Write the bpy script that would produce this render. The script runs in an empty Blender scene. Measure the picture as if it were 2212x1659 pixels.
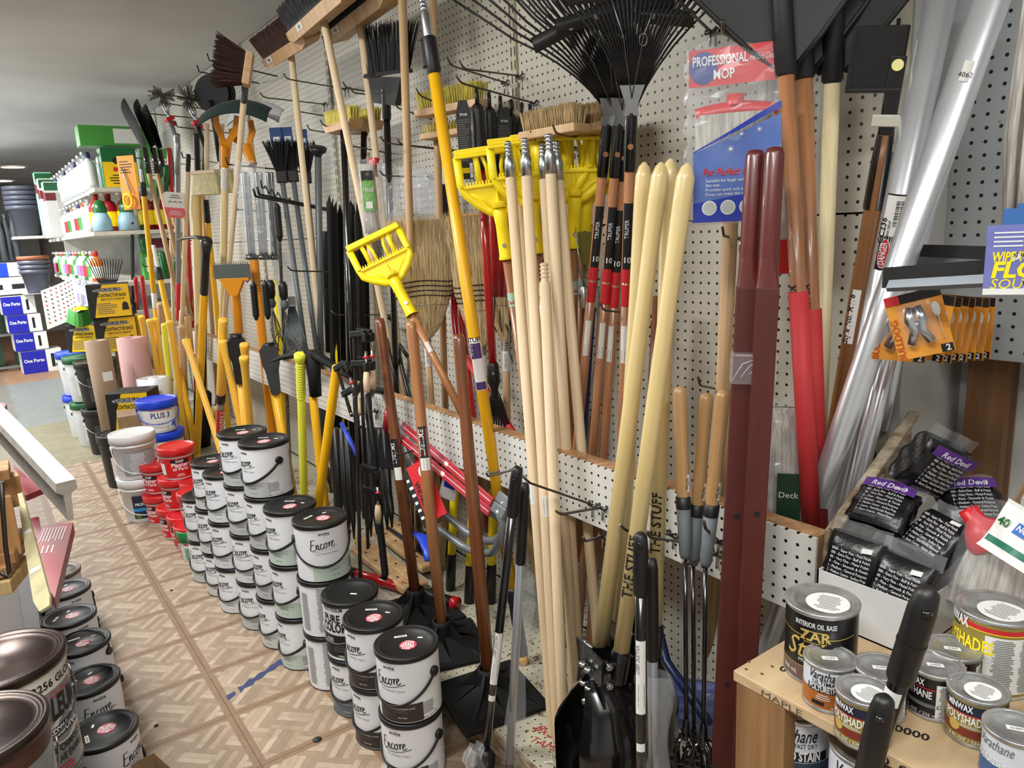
import bpy, bmesh, math, random
from mathutils import Vector, Matrix
random.seed(7)
PI = math.pi
SC = bpy.context.scene
COL = SC.collection
# ------------------------------------------------------------------ camera
CAMP = Vector((0, 0, 1.44))
FOC, PX, PY = 1606.0, 1106.0, 829.5
def _u(v): return Vector(v).normalized()
_Y = _u((-80 - PX, 550 - PY, FOC))
_D = _u((1470 - PX, 8500 - PY, FOC)); _D = _u(_D - _Y * _D.dot(_Y)); _Z = -_D
_X = _Y.cross(_Z)
if _X.x < 0: _X = -_X
def _w(c): return Vector((_X.dot(c), _Y.dot(c), _Z.dot(c)))
CR, CU, CB = _w(Vector((1, 0, 0))), -_w(Vector((0, 1, 0))), -_w(Vector((0, 0, 1)))
cam = bpy.data.cameras.new('camera'); camo = bpy.data.objects.new('camera', cam); COL.objects.link(camo)
cam.sensor_width = 36; cam.lens = FOC / 2212 * 36; cam.clip_start = 0.02
camo.matrix_world = Matrix(((CR.x, CU.x, CB.x, CAMP.x), (CR.y, CU.y, CB.y, CAMP.y), (CR.z, CU.z, CB.z, CAMP.z), (0, 0, 0, 1)))
SC.camera = camo
# ------------------------------------------------------------------ light
SC.view_settings.view_transform = 'Standard'; SC.view_settings.look = 'None'
SC.view_settings.gamma = 1; SC.view_settings.exposure = 0.33
try: SC.view_settings.use_curve_mapping = False
except Exception: pass
W = bpy.data.worlds.new('world'); SC.world = W; W.use_nodes = True
W.node_tree.nodes['Background'].inputs[0].default_value = (0.9, 0.95, 1, 1)
W.node_tree.nodes['Background'].inputs[1].default_value = 0.22
def area(loc, sx, sy, power, col=(1, .995, .97), tgt=None):
    l = bpy.data.lights.new('tube_and_fill_light', 'AREA'); l.shape = 'RECTANGLE'; l.size = sx; l.size_y = sy; l.energy = power; l.color = col
    o = bpy.data.objects.new('tube_and_fill_light', l); o.location = loc; COL.objects.link(o)
    if tgt: o.rotation_euler = (Vector(tgt) - Vector(loc)).to_track_quat('-Z', 'Y').to_euler()
    return o
area((-.35, 2.4, 2.53), .35, 1.2, 58)
area((-.35, 6.2, 2.53), .35, 1.2, 75)
area((-.35, 9.5, 2.53), .35, 1.2, 90)
area((-.5, .1, 2.53), .35, 1.2, 34)
area((.35, -.6, 2.53), 1.2, .35, 16)  # unseen fill lamp added to brighten the dark right side
for _y in (.3, 2.6, 6.0, 9.5):      # added upward fill that brightens the ceiling, as open tubes would
    area((-.4, _y, 2.3), .2, 1.2, 9).rotation_euler = (PI, 0, 0)
area((-2.2, 7.5, 1.5), 2.5, 1.8, 60, (.88, .95, 1), (1.2, 8.5, 1.3))   # cool lamp on the far left, aimed at the far shelving
# ------------------------------------------------------------------ maths
def at(u, v, x=None, y=None, z=None):
    r = _w(Vector((u - PX, v - PY, FOC)))
    if x is not None: t = (x - CAMP.x) / r.x
    elif y is not None: t = (y - CAMP.y) / r.y
    else: t = (z - CAMP.z) / r.z
    return CAMP + r * t
def X(u, v, x): return at(u, v, x=x)
def Yp(u, v, y): return at(u, v, y=y)
def Z(u, v, z): return at(u, v, z=z)
def lin(c):
    c = c / 255.0
    return c / 12.92 if c <= .04045 else ((c + .055) / 1.055) ** 2.4
def rgb(c): return (lin(c[0]), lin(c[1]), lin(c[2]), 1)
def frame(A, B, front=None):
    z = (B - A).normalized()
    if front is None: front = CAMP - (A + B) / 2
    f = Vector(front); f = (f - z * f.dot(z)).normalized()
    y = -f; x = y.cross(z)
    return Matrix(((x.x, y.x, z.x, A.x), (x.y, y.y, z.y, A.y), (x.z, y.z, z.z, A.z), (0, 0, 0, 1)))
def T(loc, rz=0, rx=0, ry=0, s=1):
    return Matrix.Translation(Vector(loc)) @ Matrix.Rotation(rz, 4, 'Z') @ Matrix.Rotation(rx, 4, 'X') @ Matrix.Rotation(ry, 4, 'Y') @ Matrix.Scale(s, 4)
# ------------------------------------------------------------------ materials
MATS = {}
def M_(name, c, rough=.5, metal=0, var=0, scale=(30, 30, 30), bump=0, c2=None, alpha=1, coat=0, emit=0, spec=.5, detail=3):
    if name in MATS: return MATS[name]
    m = bpy.data.materials.new(name); m.use_nodes = True; nt = m.node_tree; b = nt.nodes['Principled BSDF']
    b.inputs['Base Color'].default_value = rgb(c); b.inputs['Roughness'].default_value = rough; b.inputs['Metallic'].default_value = metal
    b.inputs['Alpha'].default_value = alpha; b.inputs['Coat Weight'].default_value = coat; b.inputs['Specular IOR Level'].default_value = spec
    if emit: b.inputs['Emission Color'].default_value = rgb(c); b.inputs['Emission Strength'].default_value = emit
    if var or c2 or bump:
        tc = nt.nodes.new('ShaderNodeTexCoord'); mp = nt.nodes.new('ShaderNodeMapping'); mp.inputs['Scale'].default_value = scale
        nz = nt.nodes.new('ShaderNodeTexNoise'); nz.inputs['Scale'].default_value = 1; nz.inputs['Detail'].default_value = detail
        nt.links.new(tc.outputs['Object'], mp.inputs[0]); nt.links.new(mp.outputs[0], nz.inputs['Vector'])
        if var or c2:
            rp = nt.nodes.new('ShaderNodeValToRGB'); rp.color_ramp.elements[0].position = .35; rp.color_ramp.elements[1].position = .65
            rp.color_ramp.elements[0].color = rgb(c2 if c2 else [max(0, k * (1 - var)) for k in c]); rp.color_ramp.elements[1].color = rgb(c)
            nt.links.new(nz.outputs['Fac'], rp.inputs[0]); nt.links.new(rp.outputs[0], b.inputs['Base Color'])
        if bump:
            bm = nt.nodes.new('ShaderNodeBump'); bm.inputs['Strength'].default_value = bump; bm.inputs['Distance'].default_value = .002
            nt.links.new(nz.outputs['Fac'], bm.inputs['Height']); nt.links.new(bm.outputs[0], b.inputs['Normal'])
    MATS[name] = m; return m
def wood(name, c, c2, rough=.45, s=70, coat=0):
    return M_(name, c, rough, c2=c2, scale=(s, s, s / 22), bump=.15, coat=coat, detail=5)
def math_(nt, op, a, b=None, c=None):
    n = nt.nodes.new('ShaderNodeMath'); n.operation = op
    for i, k in enumerate((a, b, c)):
        if k is None: continue
        if isinstance(k, (int, float)): n.inputs[i].default_value = k
        else: nt.links.new(k, n.inputs[i])
    return n.outputs[0]
def mixc(nt, f, a, b):
    n = nt.nodes.new('ShaderNodeMix'); n.data_type = 'RGBA'
    for i, k in ((0, f), (6, a), (7, b)):
        if isinstance(k, (int, float)): n.inputs[i].default_value = k
        elif isinstance(k, tuple): n.inputs[i].default_value = k
        else: nt.links.new(k, n.inputs[i])
    return n.outputs[2]
def pegmat(name, c, axes='YZ', rough=.45, dirt=(120, 108, 92), dirt_amt=.0, hole=(12, 11, 10), pitch=.0254, r=.0036, wear=None, off=(0, 0)):
    m = bpy.data.materials.new(name); m.use_nodes = True; nt = m.node_tree; b = nt.nodes['Principled BSDF']
    tc = nt.nodes.new('ShaderNodeTexCoord'); sp = nt.nodes.new('ShaderNodeSeparateXYZ'); nt.links.new(tc.outputs['Object'], sp.inputs[0])
    d = []
    for a, o in zip(axes, off):
        k = math_(nt, 'ADD', sp.outputs['XYZ'.index(a)], 50 * pitch + o)
        k = math_(nt, 'DIVIDE', k, pitch); k = math_(nt, 'FRACT', k); k = math_(nt, 'SUBTRACT', k, .5)
        d.append(math_(nt, 'MULTIPLY', k, k))
    dd = math_(nt, 'SQRT', math_(nt, 'ADD', d[0], d[1]))
    h = math_(nt, 'LESS_THAN', dd, r / pitch)  # flat dots painted near black for the shade inside the holes
    nz = nt.nodes.new('ShaderNodeTexNoise'); nz.inputs['Scale'].default_value = 3.5; nz.inputs['Detail'].default_value = 6
    nt.links.new(tc.outputs['Object'], nz.inputs['Vector'])
    base = mixc(nt, math_(nt, 'MULTIPLY', nz.outputs['Fac'], .22), rgb(c), rgb([k * .8 for k in c]))
    if dirt_amt:
        n2 = nt.nodes.new('ShaderNodeTexNoise'); n2.inputs['Scale'].default_value = 22; n2.inputs['Detail'].default_value = 8; n2.inputs['Roughness'].default_value = .75
        nt.links.new(tc.outputs['Object'], n2.inputs['Vector'])
        g = math_(nt, 'GREATER_THAN', n2.outputs['Fac'], 1 - dirt_amt)
        base = mixc(nt, g, base, rgb(dirt))
    nt.links.new(mixc(nt, h, base, rgb(hole)), b.inputs['Base Color']); b.inputs['Roughness'].default_value = rough
    return m
# ------------------------------------------------------------------ mesh builder
class MB:
    def __init__(s, M=None): s.v = []; s.f = []; s.m = []; s.s = []; s.mats = []; s.M = M or Matrix()
    def mi(s, mat):
        if mat not in s.mats: s.mats.append(mat)
        return s.mats.index(mat)
    def add(s, vs, fs, mat, smooth=False):
        o = len(s.v); k = s.mi(mat); M = s.M
        s.v += [tuple(M @ Vector(p)) for p in vs]
        s.f += [tuple(i + o for i in f) for f in fs]; s.m += [k] * len(fs); s.s += [smooth] * len(fs)
        return s
    def box(s, c, d, mat, rot=None, bev=0):
        x, y, z = d[0] / 2, d[1] / 2, d[2] / 2; R = rot or Matrix()
        if bev:
            bm = bmesh.new(); bmesh.ops.create_cube(bm, size=1)
            for v in bm.verts: v.co = Vector((v.co.x * d[0], v.co.y * d[1], v.co.z * d[2]))
            bmesh.ops.bevel(bm, geom=bm.edges[:], offset=min(bev, x * .9, y * .9, z * .9), segments=2, profile=.5, affect='EDGES')
            bm.verts.index_update()
            vs = [R @ v.co + Vector(c) for v in bm.verts]; fs = [[v.index for v in f.verts] for f in bm.faces]; bm.free()
            return s.add(vs, fs, mat)
        vs = [R @ Vector((a * x, b * y, e * z)) + Vector(c) for a in (-1, 1) for b in (-1, 1) for e in (-1, 1)]
        return s.add(vs, [(0, 1, 3, 2), (4, 6, 7, 5), (0, 4, 5, 1), (2, 3, 7, 6), (0, 2, 6, 4), (1, 5, 7, 3)], mat)
    def tube(s, pts, r, mat, n=8, cap=True, closed=False, flat=None, smooth=True):
        pts = [Vector(p) for p in pts]; N = len(pts); rs = r if isinstance(r, (list, tuple)) else [r] * N
        t0 = (pts[1] - pts[0]).normalized(); a = Vector((0, 0, 1)) if abs(t0.z) < .9 else Vector((1, 0, 0))
        nrm = t0.cross(a).normalized(); vs = []; prev = t0
        for i in range(N):
            if closed: t = (pts[(i + 1) % N] - pts[i - 1]).normalized()
            else: t = (pts[min(i + 1, N - 1)] - pts[max(i - 1, 0)]).normalized()
            q = prev.rotation_difference(t); nrm = (q @ nrm); nrm = (nrm - t * nrm.dot(t)).normalized(); prev = t
            bn = t.cross(nrm)
            for k in range(n):
                an = 2 * PI * k / n; fl = flat or 1
                vs.append(pts[i] + nrm * math.cos(an) * rs[i] + bn * math.sin(an) * rs[i] * fl)
        fs = []
        for i in range(N if closed else N - 1):
            j = (i + 1) % N
            for k in range(n):
                k2 = (k + 1) % n; fs.append((i * n + k, i * n + k2, j * n + k2, j * n + k))
        s.add(vs, fs, mat, smooth)
        if cap and not closed:
            o = len(s.v) - len(vs); k = s.mi(mat)
            s.f += [tuple(o + q for q in range(n))[::-1], tuple(o + (N - 1) * n + q for q in range(n))]; s.m += [k, k]; s.s += [False, False]
        return s
    def lathe(s, prof, mat, n=32, c=(0, 0, 0), sx=1, sy=1, a0=0, a1=2 * PI, smooth=True):
        full = abs(a1 - a0 - 2 * PI) < 1e-6; cols = n if full else n + 1; vs = []; P = len(prof)
        for k in range(cols):
            a = a0 + (a1 - a0) * k / n
            for (r, z) in prof: vs.append((c[0] + r * math.sin(a) * sx, c[1] - r * math.cos(a) * sy, c[2] + z))
        fs = []
        for k in range(n):
            k2 = (k + 1) % cols if full else k + 1
            for i in range(P - 1):
                if prof[i][0] < 1e-7 and prof[i + 1][0] < 1e-7: continue
                if prof[i][0] < 1e-7: fs.append((k * P + i, k2 * P + i + 1, k * P + i + 1))
                elif prof[i + 1][0] < 1e-7: fs.append((k * P + i, k2 * P + i, k * P + i + 1))
                else: fs.append((k * P + i, k2 * P + i, k2 * P + i + 1, k * P + i + 1))
        return s.add(vs, fs, mat, smooth)
    def prism(s, poly, t0, t1, mat, ax='Y'):
        # poly in XZ (ax Y), XY (ax Z) or YZ (ax X), thick from t0 to t1
        def p3(p, t): return (p[0], t, p[1]) if ax == 'Y' else ((p[0], p[1], t) if ax == 'Z' else (t, p[0], p[1]))
        n = len(poly); vs = [p3(p, t0) for p in poly] + [p3(p, t1) for p in poly]
        fs = [tuple(range(n)), tuple(range(2 * n - 1, n - 1, -1))] + [(i, i + n, (i + 1) % n + n, (i + 1) % n) for i in range(n)]
        return s.add(vs, fs, mat)
    def grid(s, fn, nu, nv, mat, smooth=True, both=None):
        vs = [fn(i / nu, j / nv) for i in range(nu + 1) for j in range(nv + 1)]
        fs = [(i * (nv + 1) + j, (i + 1) * (nv + 1) + j, (i + 1) * (nv + 1) + j + 1, i * (nv + 1) + j + 1) for i in range(nu) for j in range(nv)]
        return s.add(vs, fs, mat, smooth)
    def patch(s, r, phi, w, z0, z1, mat, n=None, off=.0004):   # curved label on a round body, phi from the front
        n = n or max(2, int(w / .12)); R = r + off
        return s.grid(lambda a, b: (R * math.sin(phi - w / 2 + w * a), -R * math.cos(phi - w / 2 + w * a), z0 + (z1 - z0) * b), n, 1, mat)
    def text(s, txt, size, mat, place, bold=0, shear=0, maxw=None, al='C', res=2):
        vs, fs, w = textmesh(txt, bold, shear, res); k = size; sx = size
        if maxw and w * size > maxw: sx = maxw / w
        dx = {'C': -w / 2, 'L': 0, 'R': -w}[al]
        return s.add([place((x + dx) * sx, y * k) for x, y in vs], fs, mat)
    def stroke(s, pts, w, mat, place, cal=.6):      # pen stroke as a flat ribbon
        vs = []; n = len(pts)
        for i in range(n):
            a = Vector(pts[max(i - 1, 0)]); b = Vector(pts[min(i + 1, n - 1)]); d = (b - a)
            d = d.normalized() if d.length else Vector((1, 0)); nn = Vector((-d.y, d.x)); ww = w * (cal + (1 - cal) * abs(d.y)) / 2
            p = Vector(pts[i]); q = p + nn * ww; r = p - nn * ww
            vs += [place(q.x, q.y), place(r.x, r.y)]
        return s.add(vs, [(2 * i, 2 * i + 2, 2 * i + 3, 2 * i + 1) for i in range(n - 1)], mat)
    def barcode(s, w, h, place, ink, n=14, vert=False):
        rnd = random.Random(3)
        x = -w / 2
        while x < w / 2:
            q = rnd.uniform(.25, .8) * w / n; c = [(x, -h / 2), (x + q, -h / 2), (x + q, h / 2), (x, h / 2)]
            s.add([place(b, a) if vert else place(a, b) for a, b in c], [(0, 1, 2, 3)], ink); x += q + rnd.uniform(.35, .8) * w / n
        return s
    def build(s, name, parent=None, label=None):
        me = bpy.data.meshes.new(name); me.from_pydata(s.v, [], s.f); me.update()
        for m in s.mats: me.materials.append(m)
        me.polygons.foreach_set('material_index', s.m); me.polygons.foreach_set('use_smooth', s.s)
        o = bpy.data.objects.new(name, me); COL.objects.link(o)
        if parent: o.parent = parent
        if label: o['label'] = label
        return o
_TM = {}
def textmesh(txt, bold, shear, res):
    key = (txt, bold, shear, res)
    if key in _TM: return _TM[key]
    cu = bpy.data.curves.new('t', 'FONT'); cu.body = txt; cu.offset = bold; cu.shear = shear; cu.resolution_u = res; cu.size = 1.38
    o = bpy.data.objects.new('t', cu); COL.objects.link(o)
    me = o.to_mesh(); vs = [(v.co.x, v.co.y) for v in me.vertices]; fs = [tuple(p.vertices) for p in me.polygons]
    o.to_mesh_clear(); bpy.data.objects.remove(o); bpy.data.curves.remove(cu)
    if vs:
        x0 = min(v[0] for v in vs); vs = [(x - x0, y) for x, y in vs]; w = max(v[0] for v in vs)
    else: w = .1
    if bold and any(abs(y) > 1.6 or x > w0 * 1.3 for (x, y), w0 in ((v, .95 * len(txt) + .3) for v in vs)): _TM[key] = textmesh(txt, 0, shear, res); return _TM[key]
    _TM[key] = (vs, fs, w); return _TM[key]
def cylp(r, phi, z, off=.0008):     # writing runs around the body
    R = r + off
    return lambda x, y: (R * math.sin(phi + x / r), -R * math.cos(phi + x / r), z + y)
def cylv(r, phi, z, off=.0008, up=1):     # writing runs along the body
    R = r + off
    return lambda x, y: (R * math.sin(phi - up * y / r), -R * math.cos(phi - up * y / r), z + x * up)
def thing(name, label, cat, M=None, group=None):
    o = bpy.data.objects.new(name, None); o.empty_display_size = .05; COL.objects.link(o)
    if M is not None: o.matrix_world = M
    return tag(o, label, cat, group)
def tag(o, label, cat, group=None, kind=None):
    o['label'] = label; o['category'] = cat
    if group: o['group'] = group
    if kind: o['kind'] = kind
    return o
def struct(mb, name):
    o = mb.build(name); o['kind'] = 'structure'; return o
def clone(o, M, label, group=None):
    def rec(a, par):
        c = a.copy(); COL.objects.link(c); c.parent = par
        for ch in a.children: rec(ch, c)
        return c
    r = rec(o, None); r.matrix_world = M; r['label'] = label
    if group: r['group'] = group
    return r
def staff(name, label, cat, A, B, segs, group=None, front=None, n=14):
    """a long tool: segs are (part, [(fraction of length, radius)...], material)"""
    L = (B - A).length; root = thing(name, label, cat, frame(A, B, front), group)
    for part, prof, mat in segs:
        mb = MB(); pr = [(0, prof[0][0] * L)] + [(r, t * L) for t, r in prof] + [(0, prof[-1][0] * L)]
        mb.lathe(pr, mat, n); mb.build(part, root)
    return root, L
# ------------------------------------------------------------------ shared materials
BLK = M_('black_plastic', (22, 22, 23), .45); BLKM = M_('matte_black', (15, 15, 16), .7, spec=.3); BLKG = M_('gloss_black', (14, 14, 15), .18, coat=.5)
WHT = M_('white_print', (225, 226, 228), .5); INK = M_('black_print', (20, 20, 22), .5); PAPER = M_('paper_label', (226, 226, 222), .6)
REDP = M_('red_print', (196, 36, 44), .5); STEEL = M_('steel', (150, 152, 155), .32, 1, var=.2, scale=(60, 60, 60)); ZINC = M_('zinc', (190, 196, 200), .28, 1)
DSTEEL = M_('dark_steel', (74, 72, 68), .4, .8); HOOKM = M_('hook_steel', (92, 88, 80), .4, .9); BHOOK = M_('black_hook', (20, 20, 20), .4)
DOWEL = wood('dowel_wood', (220, 198, 164), (206, 180, 144), .6); ASH = wood('pale_ash', (226, 206, 152), (212, 186, 126), .38, 50, .3)
BROWNW = wood('brown_handle', (132, 78, 44), (98, 54, 28), .35, 60, .4); MIDW = wood('tan_handle', (178, 124, 80), (158, 104, 62), .38, 60, .3)
ORW = wood('orange_handle', (182, 128, 88), (146, 96, 62), .38, 50, .3); PLAINW = wood('plain_wood', (196, 164, 124), (170, 134, 92), .6, 60)
YEL = M_('yellow_fibreglass', (238, 178, 20), .38, var=.06, scale=(40, 40, 8)); YELP = M_('yellow_plastic', (252, 226, 24), .4)
AMB = M_('amber_handle', (248, 194, 72), .42); LIME = M_('lime_handle', (226, 226, 70), .5); ORANGE = M_('orange_paint', (218, 140, 24), .4)
REDG = M_('red_gloss', (178, 26, 34), .22, coat=.4); REDM = M_('red_sleeve', (196, 50, 54), .6); GRN = M_('green_paint', (24, 96, 44), .3)
BLUE = M_('blue_plastic', (30, 66, 190), .4); GREYP = M_('grey_plastic', (96, 104, 106), .6); CREAM = M_('cream_handle', (222, 206, 164), .4)
CARDB = M_('cardboard', (150, 122, 90), .8, var=.12, scale=(20, 20, 20)); FILM = M_('clear_film', (235, 240, 245), .1, alpha=.13, spec=1.0)
FILMW = M_('cloudy_film', (225, 232, 238), .15, alpha=.26, spec=1.0); COTTON = M_('cotton_yarn', (208, 202, 192), .9, var=.25, scale=(160, 160, 12), bump=.9)
NAVY = M_('navy_paint', (20, 38, 86), .35); GREYT = M_('grey_tube', (92, 98, 100), .4)
# ------------------------------------------------------------------ the room
def floor_mat():
    m = bpy.data.materials.new('parquet_vinyl'); m.use_nodes = True; nt = m.node_tree; b = nt.nodes['Principled BSDF']
    L = nt.links.new; tc = nt.nodes.new('ShaderNodeTexCoord'); sp = nt.nodes.new('ShaderNodeSeparateXYZ'); L(tc.outputs['Object'], sp.inputs[0])
    S = .2895
    def fr(o, ph): k = math_(nt, 'DIVIDE', math_(nt, 'ADD', o, 40 * S - ph), S); return math_(nt, 'FRACT', k), math_(nt, 'FLOOR', k)
    (fx, ix), (fy, iy) = fr(sp.outputs[0], .450), fr(sp.outputs[1], 1.925)
    def edge(f): return math_(nt, 'MINIMUM', f, math_(nt, 'SUBTRACT', 1, f))
    ex, ey = edge(fx), edge(fy); e = math_(nt, 'MINIMUM', ex, ey)
    strip = math_(nt, 'LESS_THAN', e, .062); seam = math_(nt, 'LESS_THAN', e, .004)
    # herringbone of slats on the diagonal inside each tile
    a = math_(nt, 'MULTIPLY', math_(nt, 'ADD', fx, fy), .7071); c = math_(nt, 'MULTIPLY', math_(nt, 'SUBTRACT', fx, fy), .7071)
    K = .35355
    def cell(o): k = math_(nt, 'DIVIDE', math_(nt, 'ADD', o, 4 * K + K / 2), K); return math_(nt, 'FRACT', k), math_(nt, 'FLOOR', k)
    (ca, ia), (cc, ic) = cell(a), cell(c)
    par = math_(nt, 'MODULO', math_(nt, 'ADD', math_(nt, 'ADD', ia, ic), 20), 2)
    pos = nt.nodes.new('ShaderNodeMix'); L(par, pos.inputs[0]); L(ca, pos.inputs[2]); L(cc, pos.inputs[3])
    sl = math_(nt, 'FLOOR', math_(nt, 'MULTIPLY', pos.outputs[0], 5)); gapf = math_(nt, 'FRACT', math_(nt, 'MULTIPLY', pos.outputs[0], 5))
    cv = nt.nodes.new('ShaderNodeCombineXYZ'); L(math_(nt, 'ADD', math_(nt, 'MULTIPLY', ia, 7.3), sl), cv.inputs[0]); L(math_(nt, 'ADD', ic, math_(nt, 'MULTIPLY', ix, 0)), cv.inputs[1]); L(math_(nt, 'MULTIPLY', sl, 3.1), cv.inputs[2])
    wn = nt.nodes.new('ShaderNodeTexWhiteNoise'); L(cv.outputs[0], wn.inputs['Vector'])
    grain = nt.nodes.new('ShaderNodeTexNoise'); grain.inputs['Scale'].default_value = 60; grain.inputs['Detail'].default_value = 4
    mp = nt.nodes.new('ShaderNodeMapping'); mp.inputs['Scale'].default_value = (1, .25, 1); mp.inputs['Rotation'].default_value = (0, 0, PI / 4); L(tc.outputs['Object'], mp.inputs[0]); L(mp.outputs[0], grain.inputs['Vector'])
    rp = nt.nodes.new('ShaderNodeValToRGB'); cr = rp.color_ramp; cr.elements[0].position = 0; cr.elements[1].position = 1
    cr.elements[0].color = rgb((126, 106, 88)); cr.elements[1].color = rgb((186, 170, 150))
    k = cr.elements.new(.5); k.color = rgb((158, 138, 116))
    L(math_(nt, 'ADD', math_(nt, 'MULTIPLY', wn.outputs['Value'], .7), math_(nt, 'MULTIPLY', grain.outputs['Fac'], .35)), rp.inputs[0])
    col = mixc(nt, math_(nt, 'LESS_THAN', gapf, .05), rp.outputs[0], rgb((122, 98, 76)))
    col = mixc(nt, strip, col, mixc(nt, grain.outputs['Fac'], rgb((118, 94, 74)), rgb((146, 120, 96))))
    col = mixc(nt, seam, col, rgb((84, 66, 52)))
    # older floor zones farther down the aisle
    nz = nt.nodes.new('ShaderNodeTexNoise'); nz.inputs['Scale'].default_value = 9; nz.inputs['Detail'].default_value = 8; L(tc.outputs['Object'], nz.inputs['Vector'])
    br = nt.nodes.new('ShaderNodeTexBrick'); br.inputs['Scale'].default_value = 3.3; br.inputs['Mortar Size'].default_value = .01
    br.inputs['Color1'].default_value = rgb((150, 140, 112)); br.inputs['Color2'].default_value = rgb((128, 120, 96)); br.inputs['Mortar'].default_value = rgb((110, 104, 88)); L(tc.outputs['Object'], br.inputs['Vector'])
    y = sp.outputs[1]; worn = mixc(nt, nz.outputs['Fac'], br.outputs[0], rgb((120, 116, 92)))
    grey = mixc(nt, nz.outputs['Fac'], rgb((104, 110, 110)), rgb((140, 144, 140)))
    brn = mixc(nt, nz.outputs['Fac'], rgb((122, 88, 66)), rgb((176, 138, 108)))
    col = mixc(nt, math_(nt, 'GREATER_THAN', y, 5.75), col, worn); col = mixc(nt, math_(nt, 'GREATER_THAN', y, 7.3), col, grey); col = mixc(nt, math_(nt, 'GREATER_THAN', y, 9.9), col, brn)
    # shade under the left shelving painted into the floor colour, then grime patches
    left_shade = math_(nt, 'LESS_THAN', math_(nt, 'ADD', sp.outputs[0], math_(nt, 'MULTIPLY', nz.outputs['Fac'], .1)), .215)
    col = mixc(nt, math_(nt, 'MULTIPLY', left_shade, .55), col, rgb((112, 102, 94)))
    gr = math_(nt, 'GREATER_THAN', nz.outputs['Fac'], .6); col = mixc(nt, math_(nt, 'MULTIPLY', gr, .35), col, rgb((130, 112, 92)))
    L(col, b.inputs['Base Color']); b.inputs['Roughness'].default_value = .5; b.inputs['Specular IOR Level'].default_value = .35
    return m
struct(MB().box((-.4, 7, -.02), (4.6, 18, .04), floor_mat()), 'floor')
ceilm = M_('ceiling_paint', (205, 207, 206), .8, var=.12, scale=(.9, .9, 1), bump=.15, detail=5)
struct(MB().box((-.4, 7, 2.62), (4.6, 18, .1), ceilm), 'ceiling')
drywall = M_('white_wall', (214, 214, 212), .7, var=.08, scale=(4, 4, 4))
struct(MB().box((1.83, 7, 1.3), (.14, 18, 2.6), drywall), 'wall_right')
struct(MB().box((-2.62, 7, 1.3), (.1, 18, 2.6), drywall), 'wall_left')
struct(MB().box((-.4, 15.95, 1.3), (4.6, .1, 2.6), M_('far_wall', (150, 142, 132), .7)), 'wall_back')
struct(MB().box((-.4, -1.95, 1.3), (4.6, .1, 2.6), drywall), 'wall_front')
PEG = pegmat('pegboard_cream', (200, 195, 181)); PEGW = pegmat('pegboard_white', (222, 221, 214), off=(0, .004))
PEGG = pegmat('pegboard_grey', (162, 166, 168), dirt=(112, 128, 130), dirt_amt=.36)
PEGDK = pegmat('shelf_deck_enamel', (184, 179, 158), 'XY', dirt=(104, 80, 60), dirt_amt=.40, r=.0028)
RAILW = wood('rail_pine', (190, 150, 108), (150, 108, 70), .7, 40)
UP = M_('upright_cream', (190, 182, 158), .45, var=.2, scale=(30, 30, 12)); SLOT = M_('slot_black', (10, 10, 10), .8)
ys = [.782, 2.0, 3.44, 4.66, 5.88, 7.1, 8.3]
i = 0
for a, b_ in zip(ys[:-1], ys[1:]):
    for z0, z1 in ((.11, 1.436), (1.44, 2.565)):
        i += 1
        o = struct(MB().box((1.507, (a + b_) / 2, (z0 + z1) / 2), (.012, b_ - a - .012, z1 - z0), PEG), 'trim_%d' % i)
for y0 in ys:
    t = thing('slotted_upright', 'cream slotted steel upright in the pegboard joint, %s' % {.782: 'at the near end beside the silver tubes', 2.0: 'behind the black-sleeved red tools', 3.44: 'behind the tilted broom handles', 4.66: 'behind the dustpans', 5.88: 'behind the yellow-handled tools', 7.1: 'by the far tool hooks', 8.3: 'at the start of the shelving'}[y0], 'upright', T((1.503, y0, .1)), 'slotted uprights of the wall')
    mb = MB().box((0, 0, 1.22), (.022, .05 if y0 < 1 else .028, 2.44), UP); mb.build('post', t)
    mb = MB()
    for k in range(60):
        for yy in ((0,) if y0 < 1 else (-.009, .009)): mb.box((-.0112, yy, .06 + k * .0405), (.001, .007 if y0 < 1 else .004, .026), SLOT)
    mb.build('slots', t)['kind'] = 'stuff'
# low display rail: pegboard face with a pine board on top, standing on the steel deck
for a, b_, lab in ((.73, 1.93, 'near white pegboard rail section with cracked face under a pine cap'), (1.935, 3.37, 'white pegboard rail section behind the red bow saw'), (3.375, 4.8, 'white pegboard rail section behind the pickaxe head'), (4.805, 6.3, 'far white pegboard rail section behind the amber handles')):
    t = thing('display_rail', lab, 'display rail', T((1.2, a, .688)), 'low pegboard rail sections')
    L_ = b_ - a
    MB().box((.003, L_ / 2, .078), (.006, L_, .165), PEGW).build('pegboard_face', t)
    MB().box((.0265, L_ / 2, .1), (.038, L_, .125), RAILW).build('pine_board', t)
t = thing('steel_deck', 'rust-spotted cream steel shelf deck with round holes along the wall base', 'shelf', T((.965, .55, 0)))
MB().box((.27, 3.3, .098), (.53, 6.6, .012), PEGDK).build('shelf_top', t)
RUST = M_('rusty_edge', (168, 158, 136), .6, c2=(110, 82, 58), scale=(26, 26, 60))
MB().box((.004, 3.3, .052), (.012, 6.6, .1), RUST).build('kick_plate', t)
mb = MB(); REDI = M_('red_ink', (168, 40, 36), .6)
pt = Z(900 + 1260 / 4.62, 1300 + 1340 / 4.62, .1)
def onsh(o, ang, s):
    ca, sa = math.cos(ang), math.sin(ang)
    return lambda x, y: (o.x - .965 + s * (x * ca - y * sa), o.y - .55 + s * (x * sa + y * ca), .1046)
mb.text('8x8', 1, REDI, onsh(pt, -1.35, .032), shear=.4)
pt = Z(900 + 1330 / 4.62, 1300 + 1495 / 4.62, .1)
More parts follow.
